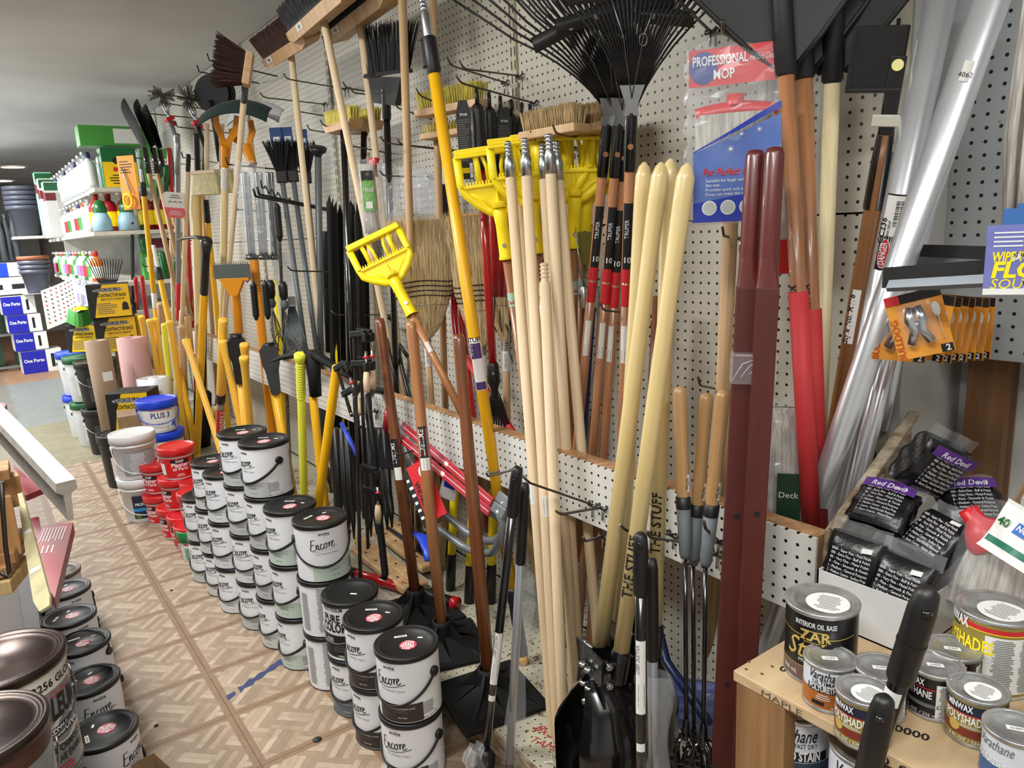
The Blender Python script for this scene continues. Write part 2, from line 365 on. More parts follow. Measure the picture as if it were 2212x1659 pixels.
mb.text('TAMPER', 1, REDI, onsh(pt, -1.25, .026), shear=.3); mb.build('handwriting', t, 'red marker handwriting')
# slanted steel bracket at the near end of the rail
t = thing('shelf_bracket', 'rusty cream steel end bracket joining the rail end to the wall', 'bracket', T((0, 0, 0)))
mb = MB(); mb.prism([(1.2, .69), (1.215, .865), (1.5, 1.04), (1.5, .9)], .712, .722, RUST); mb.box((1.355, .705, .955), (.33, .02, .006), RUST, Matrix.Rotation(-.55, 4, 'Y')); mb.build('plate', t)
MB().lathe([(0, 0), (.015, 0), (.015, .006), (0, .006)], RUST, 16).build('knob', t).matrix_local = T((1.36, .7, .93), 0, PI / 2)
# right end: grey pegboard in front of the white wall, timber stud below
struct(MB().box((1.64, .1, 1.853), (.012, 1.28, 1.43), PEGG), 'trim_20')
STUD = wood('timber_stud', (132, 96, 62), (92, 60, 36), .8, 30)
struct(MB().box((1.715, .655, .6), (.06, .075, 1.2), STUD), 'trim_21')
struct(MB().box((1.63, .752, 1.3), (.27, .03, 2.5), M_('panel_grey', (184, 184, 180), .6)), 'trim_22')
# ------------------------------------------------------------------ paint cans on the floor
LABW = M_('label_satin_white', (224, 225, 228), .38); SAGE = M_('sage_swatch', (184, 198, 186), .4); LGREY = M_('grey_swatch', (178, 180, 180), .4)
STONE = M_('stone_swatch', (196, 196, 190), .4); DBRN = M_('espresso_swatch', (48, 40, 38), .4); SLATE = M_('slate_swatch', (92, 102, 112), .4); PALE = M_('pale_swatch', (206, 208, 208), .4)
STICK = M_('red_sticker', (190, 72, 84), .5); GREYINK = M_('grey_print', (96, 98, 100), .5)
ENCORE = [[(.42, 1.0), (.1, 1.0), (.04, .96), (.0, .5), (-.06, .03), (.34, .0), (.42, .06)], [(.02, .54), (.34, .57)],
    [(.5, .5), (.52, .05), (.56, .4), (.66, .5), (.72, .42), (.72, .1), (.78, .02), (.86, .1)], [(1.16, .46), (1.06, .52), (.94, .36), (.94, .1), (1.04, .0), (1.18, .08), (1.28, .2)],
    [(1.48, .5), (1.34, .46), (1.28, .2), (1.36, .02), (1.5, .04), (1.58, .26), (1.5, .48), (1.62, .46), (1.72, .5)],
    [(1.78, .52), (1.8, .05), (1.82, .32), (1.92, .5), (2.02, .5)], [(2.06, .24), (2.22, .36), (2.24, .48), (2.14, .52), (2.04, .3), (2.08, .05), (2.22, .0), (2.4, .14)]]
def smooth(p, n=4):
    out = []
    for i in range(len(p) - 1):
        a, b, c, d = (Vector(p[max(i - 1, 0)]), Vector(p[i]), Vector(p[i + 1]), Vector(p[min(i + 2, len(p) - 1)]))
        for k in range(n):
            t = k / n; out.append(.5 * ((2 * b) + (-a + c) * t + (2 * a - 5 * b + 4 * c - d) * t * t + (-a + 3 * b - 3 * c + d) * t ** 3))
    return out + [Vector(p[-1])]
def fine_text(mb, r, phi, w, z1, z0, rows, ink, seed=1, fill=.9):   # rows of tiny illegible print
    rnd = random.Random(seed)
    for k in range(rows):
        z = z1 + (z0 - z1) * (k + .5) / rows; h = abs(z1 - z0) / rows * .38; ww = w * rnd.uniform(fill * .7, fill)
        mb.patch(r, phi, ww, z - h / 2, z + h / 2, ink, n=3, off=.0009)
def flat_text(mb, x0, x1, y1, y0, rows, ink, P, seed=1, fill=1, al='L'):
    rnd = random.Random(seed)
    for k in range(rows):
        y = y1 + (y0 - y1) * (k + .5) / rows; h = abs(y1 - y0) / rows * .36; w = (x1 - x0) * rnd.uniform(.6, 1) * fill; xs = x0 if al == 'L' else (x0 + x1 - w) / 2
        mb.add([P(xs, y - h / 2), P(xs + w, y - h / 2), P(xs + w, y + h / 2), P(xs, y + h / 2)], [(0, 1, 2, 3)], ink)
def can_body(mb, r, h, wrap, seam=.004):
    mb.lathe([(0, 0), (r - .004, 0), (r + .0015, .003), (r + .0015, seam)], BLK if wrap is LABW else STEEL, 40); mb.lathe([(r, seam), (r, h - .006)], wrap, 40)
def gallon_lid(root, mat=BLK, r=.083, h=.19, sticker=True, sphi=.3, tag2=True):
    mb = MB(); mb.lathe([(r, h - .016), (r + .0035, h - .014), (r + .004, h - .002), (r + .001, h), (r - .003, h - .001), (r - .006, h - .004), (r - .008, h - .001), (r - .011, h - .0035), (r - .014, h - .003), (r - .016, h - .006), (0, h - .006)], mat, 44)
    lid = mb.build('lid', root)
    if sticker:
        P = lambda x, y: (x * math.cos(sphi) - y * math.sin(sphi), x * math.sin(sphi) + y * math.cos(sphi), h - .0053)
        mb = MB(); mb.add([P(.023 * math.cos(a * PI / 12) + .008, .023 * math.sin(a * PI / 12) - .008) for a in range(24)], [tuple(range(24))], STICK)
        Q = lambda x, y: P(x + .008, y - .008)
        for i, w in enumerate(('STIR', 'WELL', 'BEFORE', 'USE')): mb.text(w, .0098, WHT, (lambda x, y, i=i: Vector(Q(x, y + .0095 - i * .0098)) + Vector((0, 0, .0003))), bold=.03, maxw=.036)
        mb.build('stir_sticker', lid, 'round red sticker')
        mb = MB(); mb.add([P(x, y) for x, y in ((-.045, .026), (-.014, .04), (-.010, .032), (-.041, .018))], [(0, 1, 2, 3)], PAPER)
        mb.barcode(.026, .005, lambda x, y: Vector(P(-.0275 + x * .91 - y * .41, .029 + x * .41 + y * .91)) + Vector((0, 0, .0003)), INK, 12)
        if tag2: mb.add([P(x, y) for x, y in ((.02, .034), (.034, .036), (.035, .03), (.021, .028))], [(0, 1, 2, 3)], PAPER)
        mb.build('price_tag', lid, 'white barcode tag')
    return lid
def bail(root, r, h, zc, drop, mat=BLK, w=.0028, tilt=0, ears=True, both=PI / 2, flat=1.9):
    mb = MB(); pts = []
    for k in range(25):
        a = -both + 2 * both * k / 24; c = math.cos(a * PI / 2 / both)
        out = .0045 + tilt * c * .07
        pts.append(((r + out) * math.sin(a), -(r + out) * math.cos(a), zc - drop * c ** .85))
    mb.tube(pts, w, mat, 6, flat=flat); 
    if ears:
        for s_ in (-1, 1): mb.tube([((r - .001) * s_, 0, zc), ((r + .009) * s_, 0, zc)], .013, mat, 14)
    mb.build('bail_handle', root)
def encore_can(sw, label, group, M, name='paint_can'):
    r, h = .083, .19; root = thing(name, label, 'paint can', M, group)
    mb = MB(); can_body(mb, r, h, LABW); mb.build('body', root); gallon_lid(root)
    mb = MB(); mb.patch(r, .30, 1.55, .006, .058, sw)
    mb.text('evolve', .0095, INK, cylp(r, .05, .157), bold=.03); mb.patch(r, .16, .22, .1545, .155, INK, off=.0008)
    P = cylp(r, -.02, .112)
    for st in ENCORE: mb.stroke([Vector(((p.x - 1.18) * .031, p.y * .034 + (p.x - 1.2) * .0035)) for p in smooth(st)], .0031, INK, P)
    mb.stroke(smooth([Vector(x) for x in ((-.036, -.006), (-.01, -.008), (.02, -.004), (.05, .004))]), .004, sw if sw in (SAGE, LGREY) else GREYINK, P, cal=.5)
    mb.text('ECO-FRIENDLY PAINT', .0052, GREYINK, cylp(r, .12, .093))
    mb.text('INTERIOR & EXTERIOR LATEX', .0042, GREYINK if sw not in (DBRN, SLATE) else WHT, cylp(r, .35, .043)); fine_text(mb, r, .35, .55, .041, .033, 2, GREYINK)
    mb.text('Silver Sage', .004, GREYINK if sw not in (DBRN, SLATE) else WHT, cylp(r, .4, .018))
    fine_text(mb, r, 1.25, .5, .055, .02, 9, GREYINK, 5); mb.text('128 FL. OZ. (3.78L)', .0055, INK, cylp(r, 1.35, .008), maxw=.05)
    fine_text(mb, r, 2.4, .5, .15, .02, 34, GREYINK, 7); fine_text(mb, r, 3.2, .55, .17, .02, 40, GREYINK, 9); fine_text(mb, r, 4.0, .5, .17, .02, 40, GREYINK, 11)
    mb.build('label_print', root, 'printed label with handwritten-style name'); bail(root, r, h, .128, .075)
    return root
def fcan(x, y, k, phi): return T((x, y, k * .1905), phi)
def face(x, y): return math.atan2(y, x) - PI / 2 + PI * 1 + 0     # rotation that turns the front (-Y) to the camera
def toface(x, y, d=0): return math.atan2(-x, y) + d              # rotz so that local -Y points at the camera, d turns it
stacks = [  # x, y, swatches bottom to top, extra turn (minus = label slips to the left of the view), words
    (.789, 1.646, [DBRN, DBRN], -.62, 'nearest stack by the black tamper plates'),
    (.787, 1.838, [DBRN, DBRN], -.95, 'second stack from the near end'),
    (.792, 2.016, [SLATE, None], -.95, 'third stack, under the can lettered COLOR'),
    (.785, 2.195, ['back', 'back', SAGE], .12, 'fourth stack with the outward label'),
    (.755, 2.375, [SAGE, SAGE, SAGE], -1.12, 'fifth stack, behind the sage Encore can'),
    (.745, 2.555, [STONE, LGREY, LGREY, LGREY], -1.12, 'tall stack with the black handle knob facing out'),
    (.725, 2.735, [LGREY, PALE, LGREY, LGREY], -.85, 'tall stack farther back'),
    (.695, 2.925, [PALE, PALE, PALE], -1.0, 'plain pale stack of three'),
    (.690, 3.11, [STONE, STONE, STONE], -1.0, 'second last white stack of three'),
    (.675, 3.29, [LGREY, LGREY], -.75, 'farthest white stack of two beside the red tubs')]
protos = {}
lev = {1: ['bottom', 'top'], 2: ['bottom', 'top'], 3: ['bottom', 'middle', 'top'], 4: ['bottom', 'second', 'third', 'top']}
for (x, y, sws, d, words) in stacks:
    for k, sw in enumerate(sws):
        if sw is None: continue
        base = toface(x, y, d + random.uniform(-.1, .1)); turn = 0
        if sw == 'back': base = toface(x, y, d + PI - .35); sw = SAGE; lab = 'white paint can, small print side out, %s of the %s' % (lev[len(sws)][k], words)
        else: lab = 'white Encore paint can, %s of the %s' % (lev[len(sws)][k], words)
        M = T((x + random.uniform(-.003, .003), y + random.uniform(-.003, .003), k * .1905), base)
        if sw.name not in protos: protos[sw.name] = encore_can(sw, lab, 'white paint cans stacked along the aisle', M)
        else: clone(protos[sw.name], M, lab)
# the can lettered COLOR
x, y = .792, 2.016
t = thing('paint_can', 'grey and black paint can lettered COLOR with a plain black lid, on the third stack', 'paint can', T((x, y, .1905), toface(x, y, -.75)))
CG = M_('can_light_grey', (206, 206, 204), .4)
mb = MB(); can_body(mb, .083, .19, LABW); mb.lathe([(.0834, .1), (.0834, .17)], CG, 40); mb.lathe([(.0834, .012), (.0834, .085)], INK, 40); mb.build('body', t)
gallon_lid(t, sticker=False)
mb = MB(); mb.text('RUST-OLEUM', .012, INK, cylp(.0834, 0, .163), bold=.02, maxw=.07); mb.text('PURE', .026, INK, cylp(.0834, -.05, .127), bold=.04, maxw=.06); mb.text('COLOR', .03, INK, cylp(.0834, .0, .096), bold=.05, maxw=.09)
mb.patch(.0834, 0, 1.2, .088, .0885, INK); mb.text('100', .015, WHT, cylp(.0834, -.2, .062)); fine_text(mb, .0834, .2, .6, .055, .03, 4, GREYINK); mb.patch(.0834, .4, .7, .013, .022, GRN, off=.0006); mb.text('SEMI GLOSS', .006, WHT, cylp(.0834, .4, .0155, .0012)); mb.build('label_print', t)
mb = MB(); mb.add([(.01, -.01, .1853), (.03, -.004, .1853), (.028, .003, .1853), (.008, -.003, .1853)], [(0, 1, 2, 3)], PAPER); mb.build('price_tag', t, 'white price tag')
bail(t, .083, .19, .13, .07, STEEL, .0014, ears=False, flat=1)
# cans on the floor under the left shelving
L = [(.1, 2.085, 'nearest of the black-lidded cans on the left floor', .9, 1), (.1, 2.375, 'left floor can with its handle up, second from the near end', .2, 0), (.112, 2.64, 'left floor can with the tall raised handle', -.6, 0), (.1, 2.87, 'left floor can, fourth from the near end', .4, 0), (.112, 3.12, 'left floor can, fifth from the near end', .3, 0)]
for x, y, lab, d, st in L:
    c = clone(protos['pale_swatch'], T((x, y, .002), toface(x, y, d)), 'white Encore paint can, ' + lab, 'black-lidded cans on the left floor')
    if lab.startswith('left floor can with'):   # handle swung up instead of hanging
        for ch in list(c.children):
            if ch.name.startswith('bail'): bpy.data.objects.remove(ch)
        mb = MB(); pts = [((.088) * math.sin(a), .03 * math.cos(a), .15 + .06 * math.cos(a)) for a in [(-PI / 2 + PI * k / 20) for k in range(21)]]
        mb.tube(pts, .0028, BLK, 6, flat=1.9); mb.tube([(-.082, 0, .15), (-.092, 0, .15)], .012, BLK, 12); mb.tube([(.082, 0, .15), (.092, 0, .15)], .012, BLK, 12); mb.build('bail_handle', c)
x, y = .1, 3.32
t = thing('paint_can', 'can with a brown lid behind the black-lidded cans on the left floor', 'paint can', T((x, y, .002), toface(x, y)))
mb = MB(); can_body(mb, .083, .19, CG); mb.build('body', t); gallon_lid(t, M_('brown_lid', (84, 66, 56), .4), sticker=False)
# ------------------------------------------------------------------ pails and tubs at the far end of the cans
WPL = M_('white_pail', (222, 224, 226), .35, spec=.6); REDL = M_('red_lid', (204, 34, 40), .35); REDT = M_('red_tub_label', (196, 28, 34), .4); BLUEL = M_('blue_lid', (22, 66, 214), .35); TUBW = M_('tub_translucent', (214, 214, 220), .35)
def pail(name, label, cat, M, r0, r1, h, lidm, group=None, ribs=False, lip=.016, body=WPL):
    t = thing(name, label, cat, M, group)
    prof = [(0, 0), (r0 - .003, 0), (r0, .004), (r1, h - .03)]
    if ribs: prof = [(0, 0), (r0 - .003, 0), (r0, .004), (r1 - .006, h * .72), (r1 + .002, h * .73), (r1 + .002, h * .77), (r1 - .004, h * .78), (r1 - .003, h * .86), (r1 + .003, h * .87), (r1 + .003, h - .03)]
    mb = MB(); mb.lathe(prof, body, 40); mb.build('body', t)
    R = r1 + .005; mb = MB(); mb.lathe([(R - .002, h - .03 - lip), (R + .002, h - .03 - lip), (R + .003, h - .004), (R, h), (R - .007, h), (R - .009, h - .004), (R - .016, h - .006), (0, h - .006)], lidm, 44); mb.build('lid', t)
    return t
def rr(r0, r1, h, z): return r0 + (r1 - r0) * z / (h - .03)
def conepatch(mb, r0, r1, h, phi, w, z0, z1, mat, off=.0006, n=10):
    return mb.grid(lambda a, b: ((rr(r0, r1, h, z0 + (z1 - z0) * b) + off) * math.sin(phi - w / 2 + w * a), -(rr(r0, r1, h, z0 + (z1 - z0) * b) + off) * math.cos(phi - w / 2 + w * a), z0 + (z1 - z0) * b), n, 1, mat)
def conep(r0, r1, h, phi, z, off=.0012): return lambda x, y: ((rr(r0, r1, h, z + y) + off) * math.sin(phi + x / rr(r0, r1, h, z)), -(rr(r0, r1, h, z + y) + off) * math.cos(phi + x / rr(r0, r1, h, z)), z + y)
NAVYL = M_('navy_label', (20, 30, 52), .45); CYANL = M_('cyan_band', (40, 130, 190), .45)
def wp(t, mb, a): return
# two white pails
xy = (.58, 4.30); a = (.094, .106, .24)
t = pail('pail', 'white pail with a dark PROFESSIONAL label, bottom of the white pail stack', 'pail', T((*xy, 0), toface(*xy, .1)), *a, WPL, 'white pails on the aisle floor', True)
mb = MB(); conepatch(mb, *a, .1, 1.5, .022, .15, NAVYL); conepatch(mb, *a, .1, 1.5, .064, .082, CYANL, .0009); mb.text('Bostik', .018, WHT, conep(*a, .2, .124), bold=.03); mb.text('PROFESSIONAL', .015, WHT, conep(*a, .08, .096), bold=.03, maxw=.12)
conepatch(mb, *a, -.45, .25, .024, .052, M_('leaf_green', (70, 110, 40), .5), .0009); mb.build('label_print', t, 'dark blue product label'); bail(t, .103, .22, .17, .12, WPL, .0025, tilt=.3, flat=1)
t = pail('pail', 'white pail with a fine-print grey label, stacked on the bottom white pail', 'pail', T((.572, 4.29, .241), toface(*xy, .2)), *a, WPL, 'white pails on the aisle floor', True)
mb = MB(); conepatch(mb, *a, 0, 1.7, .022, .15, M_('grey_label', (150, 154, 160), .5)); fine_text(mb, .103, -.1, .9, .14, .03, 12, WHT, 4); mb.build('label_print', t, 'grey fine-print label'); bail(t, .103, .22, .17, .13, WPL, .0025, tilt=.3, flat=1)
# joint compound pails with blue lids
for (x, y, z, lab, d) in ((.77, 4.63, .384, 'nearer blue-lidded PLUS 3 pail on top of its stack', .05), (.785, 4.64, .192, 'blue-lidded pail under the nearer PLUS 3 pail', .6), (.78, 4.64, 0, 'lowest blue-lidded pail, behind the red tubs', .3), (.70, 4.97, .345, 'farther blue-lidded PLUS 3 pail beside the roll of bubble wrap', -.05)):
    a = (.092, .106, .19)
    t = pail('compound_pail', lab, 'pail', T((x, y, z), toface(x, y, d)), *a, BLUEL, 'blue-lidded compound pails', body=TUBW)
    mb = MB(); conepatch(mb, *a, 0, 1.9, .015, .145, PAPER); mb.text('PLUS 3', .033, M_('navy_print', (30, 50, 120), .5), conep(*a, .05, .092), bold=.03, maxw=.1); conepatch(mb, *a, .1, 1.2, .134, .138, REDP, .001)
    fine_text(mb, rr(*a, .06), -.0, .8, .08, .055, 4, GREYINK, 3); fine_text(mb, rr(*a, .06), -.75, .3, .11, .035, 9, GREYINK, 3)
    P = conep(*a, .6, .02); mb.add([P(*q) for q in ((-.02, 0), (.035, 0), (.035, .055), (.02, .035), (.012, .05), (.005, .015), (-.02, .014))], [tuple(range(7))], M_('blue_map', (60, 90, 190), .5)); mb.build('label_print', t)
    bail(t, .104, .18, .14, .08, BLUEL, .0025, tilt=.2, flat=1)
# plaster tubs with red lids
def redtub(M, lab, s=1):
    a = (.073 * s, .085 * s, .17 * s); t = pail('plaster_tub', lab, 'tub', M, *a, REDL, 'red-lidded plaster tubs', body=TUBW, lip=.008)
    mb = MB(); conepatch(mb, *a, 0, 3.6, .012 * s, .118 * s, REDT, n=20); conepatch(mb, *a, 0, 1.1, .09 * s, .112 * s, INK, .001); conepatch(mb, *a, 1.35, .9, .03 * s, .118 * s, INK, .0012); conepatch(mb, *a, -1.3, .6, .03 * s, .09 * s, PAPER, .0012)
    mb.text('Plaster', .022 * s, WHT, conep(*a, 0, .072 * s), bold=.03); mb.text('of Paris', .018 * s, WHT, conep(*a, 0, .052 * s), bold=.03); mb.text('DAP', .014 * s, WHT, conep(*a, 0, .095 * s), bold=.03); fine_text(mb, rr(*a, .03), 0, .6, .035 * s, .02 * s, 2, WHT)
    fine_text(mb, rr(*a, .06) + .0006, 1.35, .6, .1 * s, .04 * s, 6, WHT); mb.build('label_print', t); return t
tubs = [(345, 1063, .16, -.9, 'bottom tub of the farther red stack'), (338, 997, .32, -.7, 'second tub of the farther red stack'), (379, 961, .48, .1, 'top tub of the tallest red stack, label facing out'), (381, 1027, .32, -1.0, 'middle tub of the tallest red stack'), (377, 1090, .16, -1.1, 'lowest tub of the tallest red stack'),
        (413, 1033, .32, -1.4, 'upper tub of the middle red stack'), (396, 1104, .16, -1.4, 'lower tub of the middle red stack'), (424, 1055, .32, -1.1, 'nearest upper red-lidded tub behind the white cans'), (413, 1124, .16, -1.2, 'nearest lower tub beside the green-lidded tub')]
t0 = None; SP = []
for u, v, z, d, lab in tubs:
    p = Z(u, v, z); x, y = p.x, p.y
    for q in SP:       # keep neighbours of one level apart, and stack on the tub below
        dd = Vector((x - q[0], y - q[1])); 
        if abs(q[2] - z) < .01 and dd.length < .162: k_ = .162 / dd.length; x, y = q[0] + dd.x * k_, q[1] + dd.y * k_
    SP.append((x, y, z)); M = T((x, y, z - .16), toface(x, y, d))
    t0 = clone(t0, M, 'plaster tub, ' + lab) if t0 else redtub(M, 'plaster tub, ' + lab, .94)
p = Z(428, 1136, .15); x, y = p.x - .03, p.y
a = (.052, .06, .15); t = pail('spackle_tub', 'small white tub with a green lid beside the white cans', 'tub', T((x, y, 0), toface(x, y)), *a, M_('green_lid', (20, 120, 60), .4), lip=.02)
mb = MB(); conepatch(mb, *a, 0, 1.6, .01, .07, M_('green_leaf_label', (110, 150, 120), .5)); conepatch(mb, *a, 0, 1.6, .085, .092, REDP); mb.build('label_print', t)
# ------------------------------------------------------------------ helpers for tools
def sub(mb, name, root, MW, label=None):
    o = mb.build(name, root, label); o.matrix_local = root.matrix_basis.inverted() @ MW; return o
def rod(root, name, A, B, prof, mat, n=14, front=None, extra=None, label=None):
    L = (B - A).length; mb = MB(); pr = [(0, prof[0][0] * L)] + [(r, t * L) for t, r in prof] + [(0, prof[-1][0] * L)]
    mb.lathe(pr, mat, n)
    if extra: extra(mb, L)
    return sub(mb, name, root, frame(A, B, front), label)
def lerp(a, b, t): return a + (b - a) * t
def plabel(root, part, A, B, t0, t1, r, mat, phi=0, w=1.6, fn=None, label=None):   # label wrapped on a handle between fractions t0..t1
    L = (B - A).length; mb = MB(); mb.patch(r, phi, w, t0 * L, t1 * L, mat, n=8)
    if fn: fn(mb, L)
    return sub(mb, part, root, frame(A, B), label)
def bar_label(root, A, B, t, h, r, phi=0, w=1.2, name='barcode_tag'):
    def fn(mb, L): mb.barcode(h * .8, r * w * .6, cylv(r, phi, t * L + h / 2), INK, 16)
    L = (B - A).length
    return plabel(root, name, A, B, t, t + h / L, r, PAPER, phi, w, fn, 'white barcode tag')
# ------------------------------------------------------------------ tampers standing on the deck
def tamper(base, rz, top, hm, lab, tagfn=None):
    t = thing('tamper', lab, 'tamper', T(base, rz), 'tampers standing on the steel deck')
    mb = MB(); mb.box((0, 0, .008), (.262, .262, .014), BLKM, bev=.004); s = .125
    for a in range(4):    # webs folding up from the corners to the collar
        q = Matrix.Rotation(a * PI / 2, 4, 'Z')
        def fn(u, v, q=q):
            r = .03 + u * .145; w = .006 + .006 * u; z = .012 + .085 * (1 - u) ** 2.2
            return q @ Vector(((r / 1.4142) + (v - .5) * w * 2, (r / 1.4142) - (v - .5) * w * 2, z if 0 < v < 1 else .012))
        mb.grid(fn, 10, 4, BLKM, smooth=False)
        mb.add([q @ Vector(p) for p in ((.02, 0, .06), (.118, 0, .016), (.09, .09, .014), (.0, .02, .06))], [(0, 1, 2, 3)], BLKM)
        mb.add([q @ Vector(p) for p in ((0, .02, .06), (0, .118, .016), (.09, .09, .014), (.02, .0, .06))], [(0, 2, 1, 3)], BLKM)
    mb.build('plate', t)
    mb = MB(); mb.lathe([(.036, .0), (.034, .05), (.031, .085), (.031, .1), (.024, .1)], BLKM, 20); mb.build('socket', t)
    mb = MB(); mb.text('10 X 10', .028, M_('raised_black', (34, 34, 35), .6), lambda x, y: (x, -.10 + y, .0158), bold=.02)
    mb.add([(-.03, -.06, .0165), (-.008, -.06, .0165), (-.008, -.05, .0165), (-.03, -.05, .0165)], [(0, 1, 2, 3)], PAPER); mb.build('raised_lettering', t, 'raised size lettering')
    A = Vector(base) + Vector((0, 0, .06)); B = top
    rod(t, 'handle', A, B, [(0, .0195), (.55, .0195), (.8, .0172), (.95, .0185), (.985, .0178), (1, .0145)], hm, 18)
    return t, A, B
t, A, B = tamper((1.035, 1.636, .105), -.17, X(990, 722, 1.12), BROWNW, 'dark-handled black tamper nearest the aisle end, its plate fully in view')
mb = MB(); mb.add([(-.07, -.04, .016), (-.045, -.04, .016), (-.045, -.03, .016), (-.07, -.03, .016)], [(0, 1, 2, 3)], PAPER); mb.build('price_tag', t)
t, A, B = tamper((1.07, 1.955, .105), -.3, X(888, 694, 1.13), MIDW, 'light tan-handled black tamper between the two dark-handled ones')
def lab1(mb, L):
    mb.patch(.0195, -.0, 1.5, L * .565, L * .665, INK, off=.0008)
    for k in range(5): mb.patch(.0195, -.6 + k * .3, .05, L * .57, L * .66, REDP if k % 2 else WHT, off=.0012)
    mb.text('LIFETIME', .016, WHT, cylv(.0195, .1, L * .615, .0014), bold=.03, maxw=.09); mb.barcode(.03, .012, cylv(.0195, 0, L * .545), INK)
plabel(t, 'brand_label', A, B, .525, .565, .0195, PAPER, 0, 1.7, lab1, 'black and red label over a barcode')
t, A, B = tamper((1.11, 2.205, .105), -.1, X(820, 688, 1.15), BROWNW, 'dark-handled black tamper farthest back, behind the tan one')
plabel(t, 'brand_label', A, B, .43, .475, .0195, PAPER, -.35, 1.4, lambda mb, L: (mb.patch(.0195, -.35, 1.3, L * .475, L * .575, INK, off=.0008), mb.text('LIFETIME', .014, WHT, cylv(.0195, -.3, L * .525, .0014), bold=.03, maxw=.09)), 'black label with a barcode')
# ------------------------------------------------------------------ threaded broom handles
def threaded(mb, L, zinc=True, r=.0142):
    if zinc:
        mb.lathe([(0, L - .002), (r * .98, L - .002), (r * .98, L + .045), (r * .72, L + .056), (r * .62, L + .06), (0, L + .06)], ZINC, 16)
        for k in range(4): mb.lathe([(r * .6, L + .058 + k * .0095), (r * .82, L + .061 + k * .0095), (r * .6, L + .066 + k * .0095)], ZINC, 14)
        mb.lathe([(r * .62, L + .055), (r * .6, L + .096), (0, L + .096)], ZINC, 14)
    else:
        mb.lathe([(r, L), (r * .62, L + .008), (r * .62, L + .05), (0, L + .05)], DOWEL, 14)
        for k in range(4): mb.lathe([(r * .6, L + .012 + k * .01), (r * .84, L + .016 + k * .01), (r * .6, L + .02 + k * .01)], DOWEL, 14)
def broomstick(bt, tp, lab, zinc=True, tagt=None, tphi=0):
    A, B = bt, tp; t = thing('broomstick', lab, 'broomstick', frame(A, B), 'loose threaded broom handles'); L = (B - A).length; r = .0142
    mb = MB(); mb.lathe([(0, 0), (r * .8, 0), (r, .008), (r, L), (0, L)], DOWEL, 18); 
    if not zinc: threaded(mb, L, False)
    mb.build('shaft', t)
    if zinc: mb = MB(); threaded(mb, L); mb.build('ferrule', t, 'threaded zinc tip')
    if tagt: bar_label(t, A, B, tagt, .055, r, tphi)
    return t
def sx(u, v, x, d=-.096):  # place a top pixel, then step back along the shaft for the ferrule
    return X(u, v, x)
broomstick(Z(1195, 1589, .105), X(1103, 385, 1.2), 'leftmost zinc-tipped broom handle of the cluster, barcode low on its side', True, .42, -.7)
broomstick(Z(1205, 1603, .105), X(1138, 382, 1.19), 'second zinc-tipped broom handle, beside the leftmost', True, .41, .15)
broomstick(Z(1219, 1618, .105), X(1177, 612, 1.17), 'shorter broom handle with wooden threads instead of a zinc tip', False)
broomstick(Z(1253, 1497, .105), X(1190, 376, 1.22), 'zinc-tipped broom handle standing tallest in the right pair', True, .41, .2)
broomstick(Z(1300, 1500, .105), X(1207, 390, 1.25), 'rightmost zinc-tipped broom handle behind the tallest')
broomstick(Z(1222, 1560, .105), X(1116, 392, 1.25), 'darker zinc-tipped broom handle hidden behind the leftmost pair')
broomstick(Z(1243, 1530, .105), X(1176, 388, 1.27), 'zinc-tipped broom handle with a small white tag, behind the right pair')
# ------------------------------------------------------------------ long yellow pole
A, B = Z(1131, 1432, .106), X(937, 152, 1.15)
t, L = staff('extension_pole', 'long yellow fibreglass extension pole tied to the rail in front of the corn brooms', 'extension pole', A, B, [('shaft', [(.14, .0175), (1, .0175)], YEL), ('foot_grip', [(.015, .0175), (.02, .0185), (.115, .0185), (.12, .0195), (.135, .0195), (.14, .0175)], BLK)])
mb = MB(); mb.lathe([(0, 0), (.017, 0), (.017, .03), (0, .03)], YEL, 14); mb.build('end_cap', t)
mb = MB(); mb.lathe([(.018, L - .01), (.021, L), (.021, L + .085), (.018, L + .09), (0, L + .09)], BLK, 18); mb.box((-.02, -.004, L + .045), (.018, .02, .075), BLK, bev=.004); mb.build('locking_collar', t)
mb = MB(); mb.lathe([(.014, L + .085), (.014, L + .15), (.0085, L + .16), (0, L + .215)], ZINC, 16)
for k in range(5): mb.lathe([(.0085, L + .16 + k * .011), (.0115, L + .165 + k * .011), (.008, L + .17 + k * .011)], ZINC, 14)
mb.build('threaded_tip', t)
z0 = (X(1040, 835, 1.18) - A).length; PUR = M_('purple_label', (74, 44, 104), .5); mb = MB(); mb.patch(.0176, 0, 2.4, z0 - .01, z0 + .145, PAPER, n=10); mb.patch(.0176, -.1, 1.9, z0 + .085, z0 + .13, PUR, n=10, off=.001); mb.patch(.0176, -.1, 1.9, z0 - .008, z0 + .015, PUR, n=10, off=.001)
mb.text('STUFF', .014, INK, cylp(.0176, -.1, z0 + .134), bold=.03); mb.text('THE ONE', .014, WHT, cylv(.0176, -.5, z0 + .107, .0015), maxw=.04); mb.build('brand_label', t, 'white and purple peeling label')
z1 = (X(1070, 1015, 1.2) - A).length; mb = MB(); mb.tube([(.021 * math.cos(a * PI / 8), .021 * math.sin(a * PI / 8), z1) for a in range(16)], .0022, GREYP, 6, closed=True); mb.build('tie', t, 'grey cable tie')
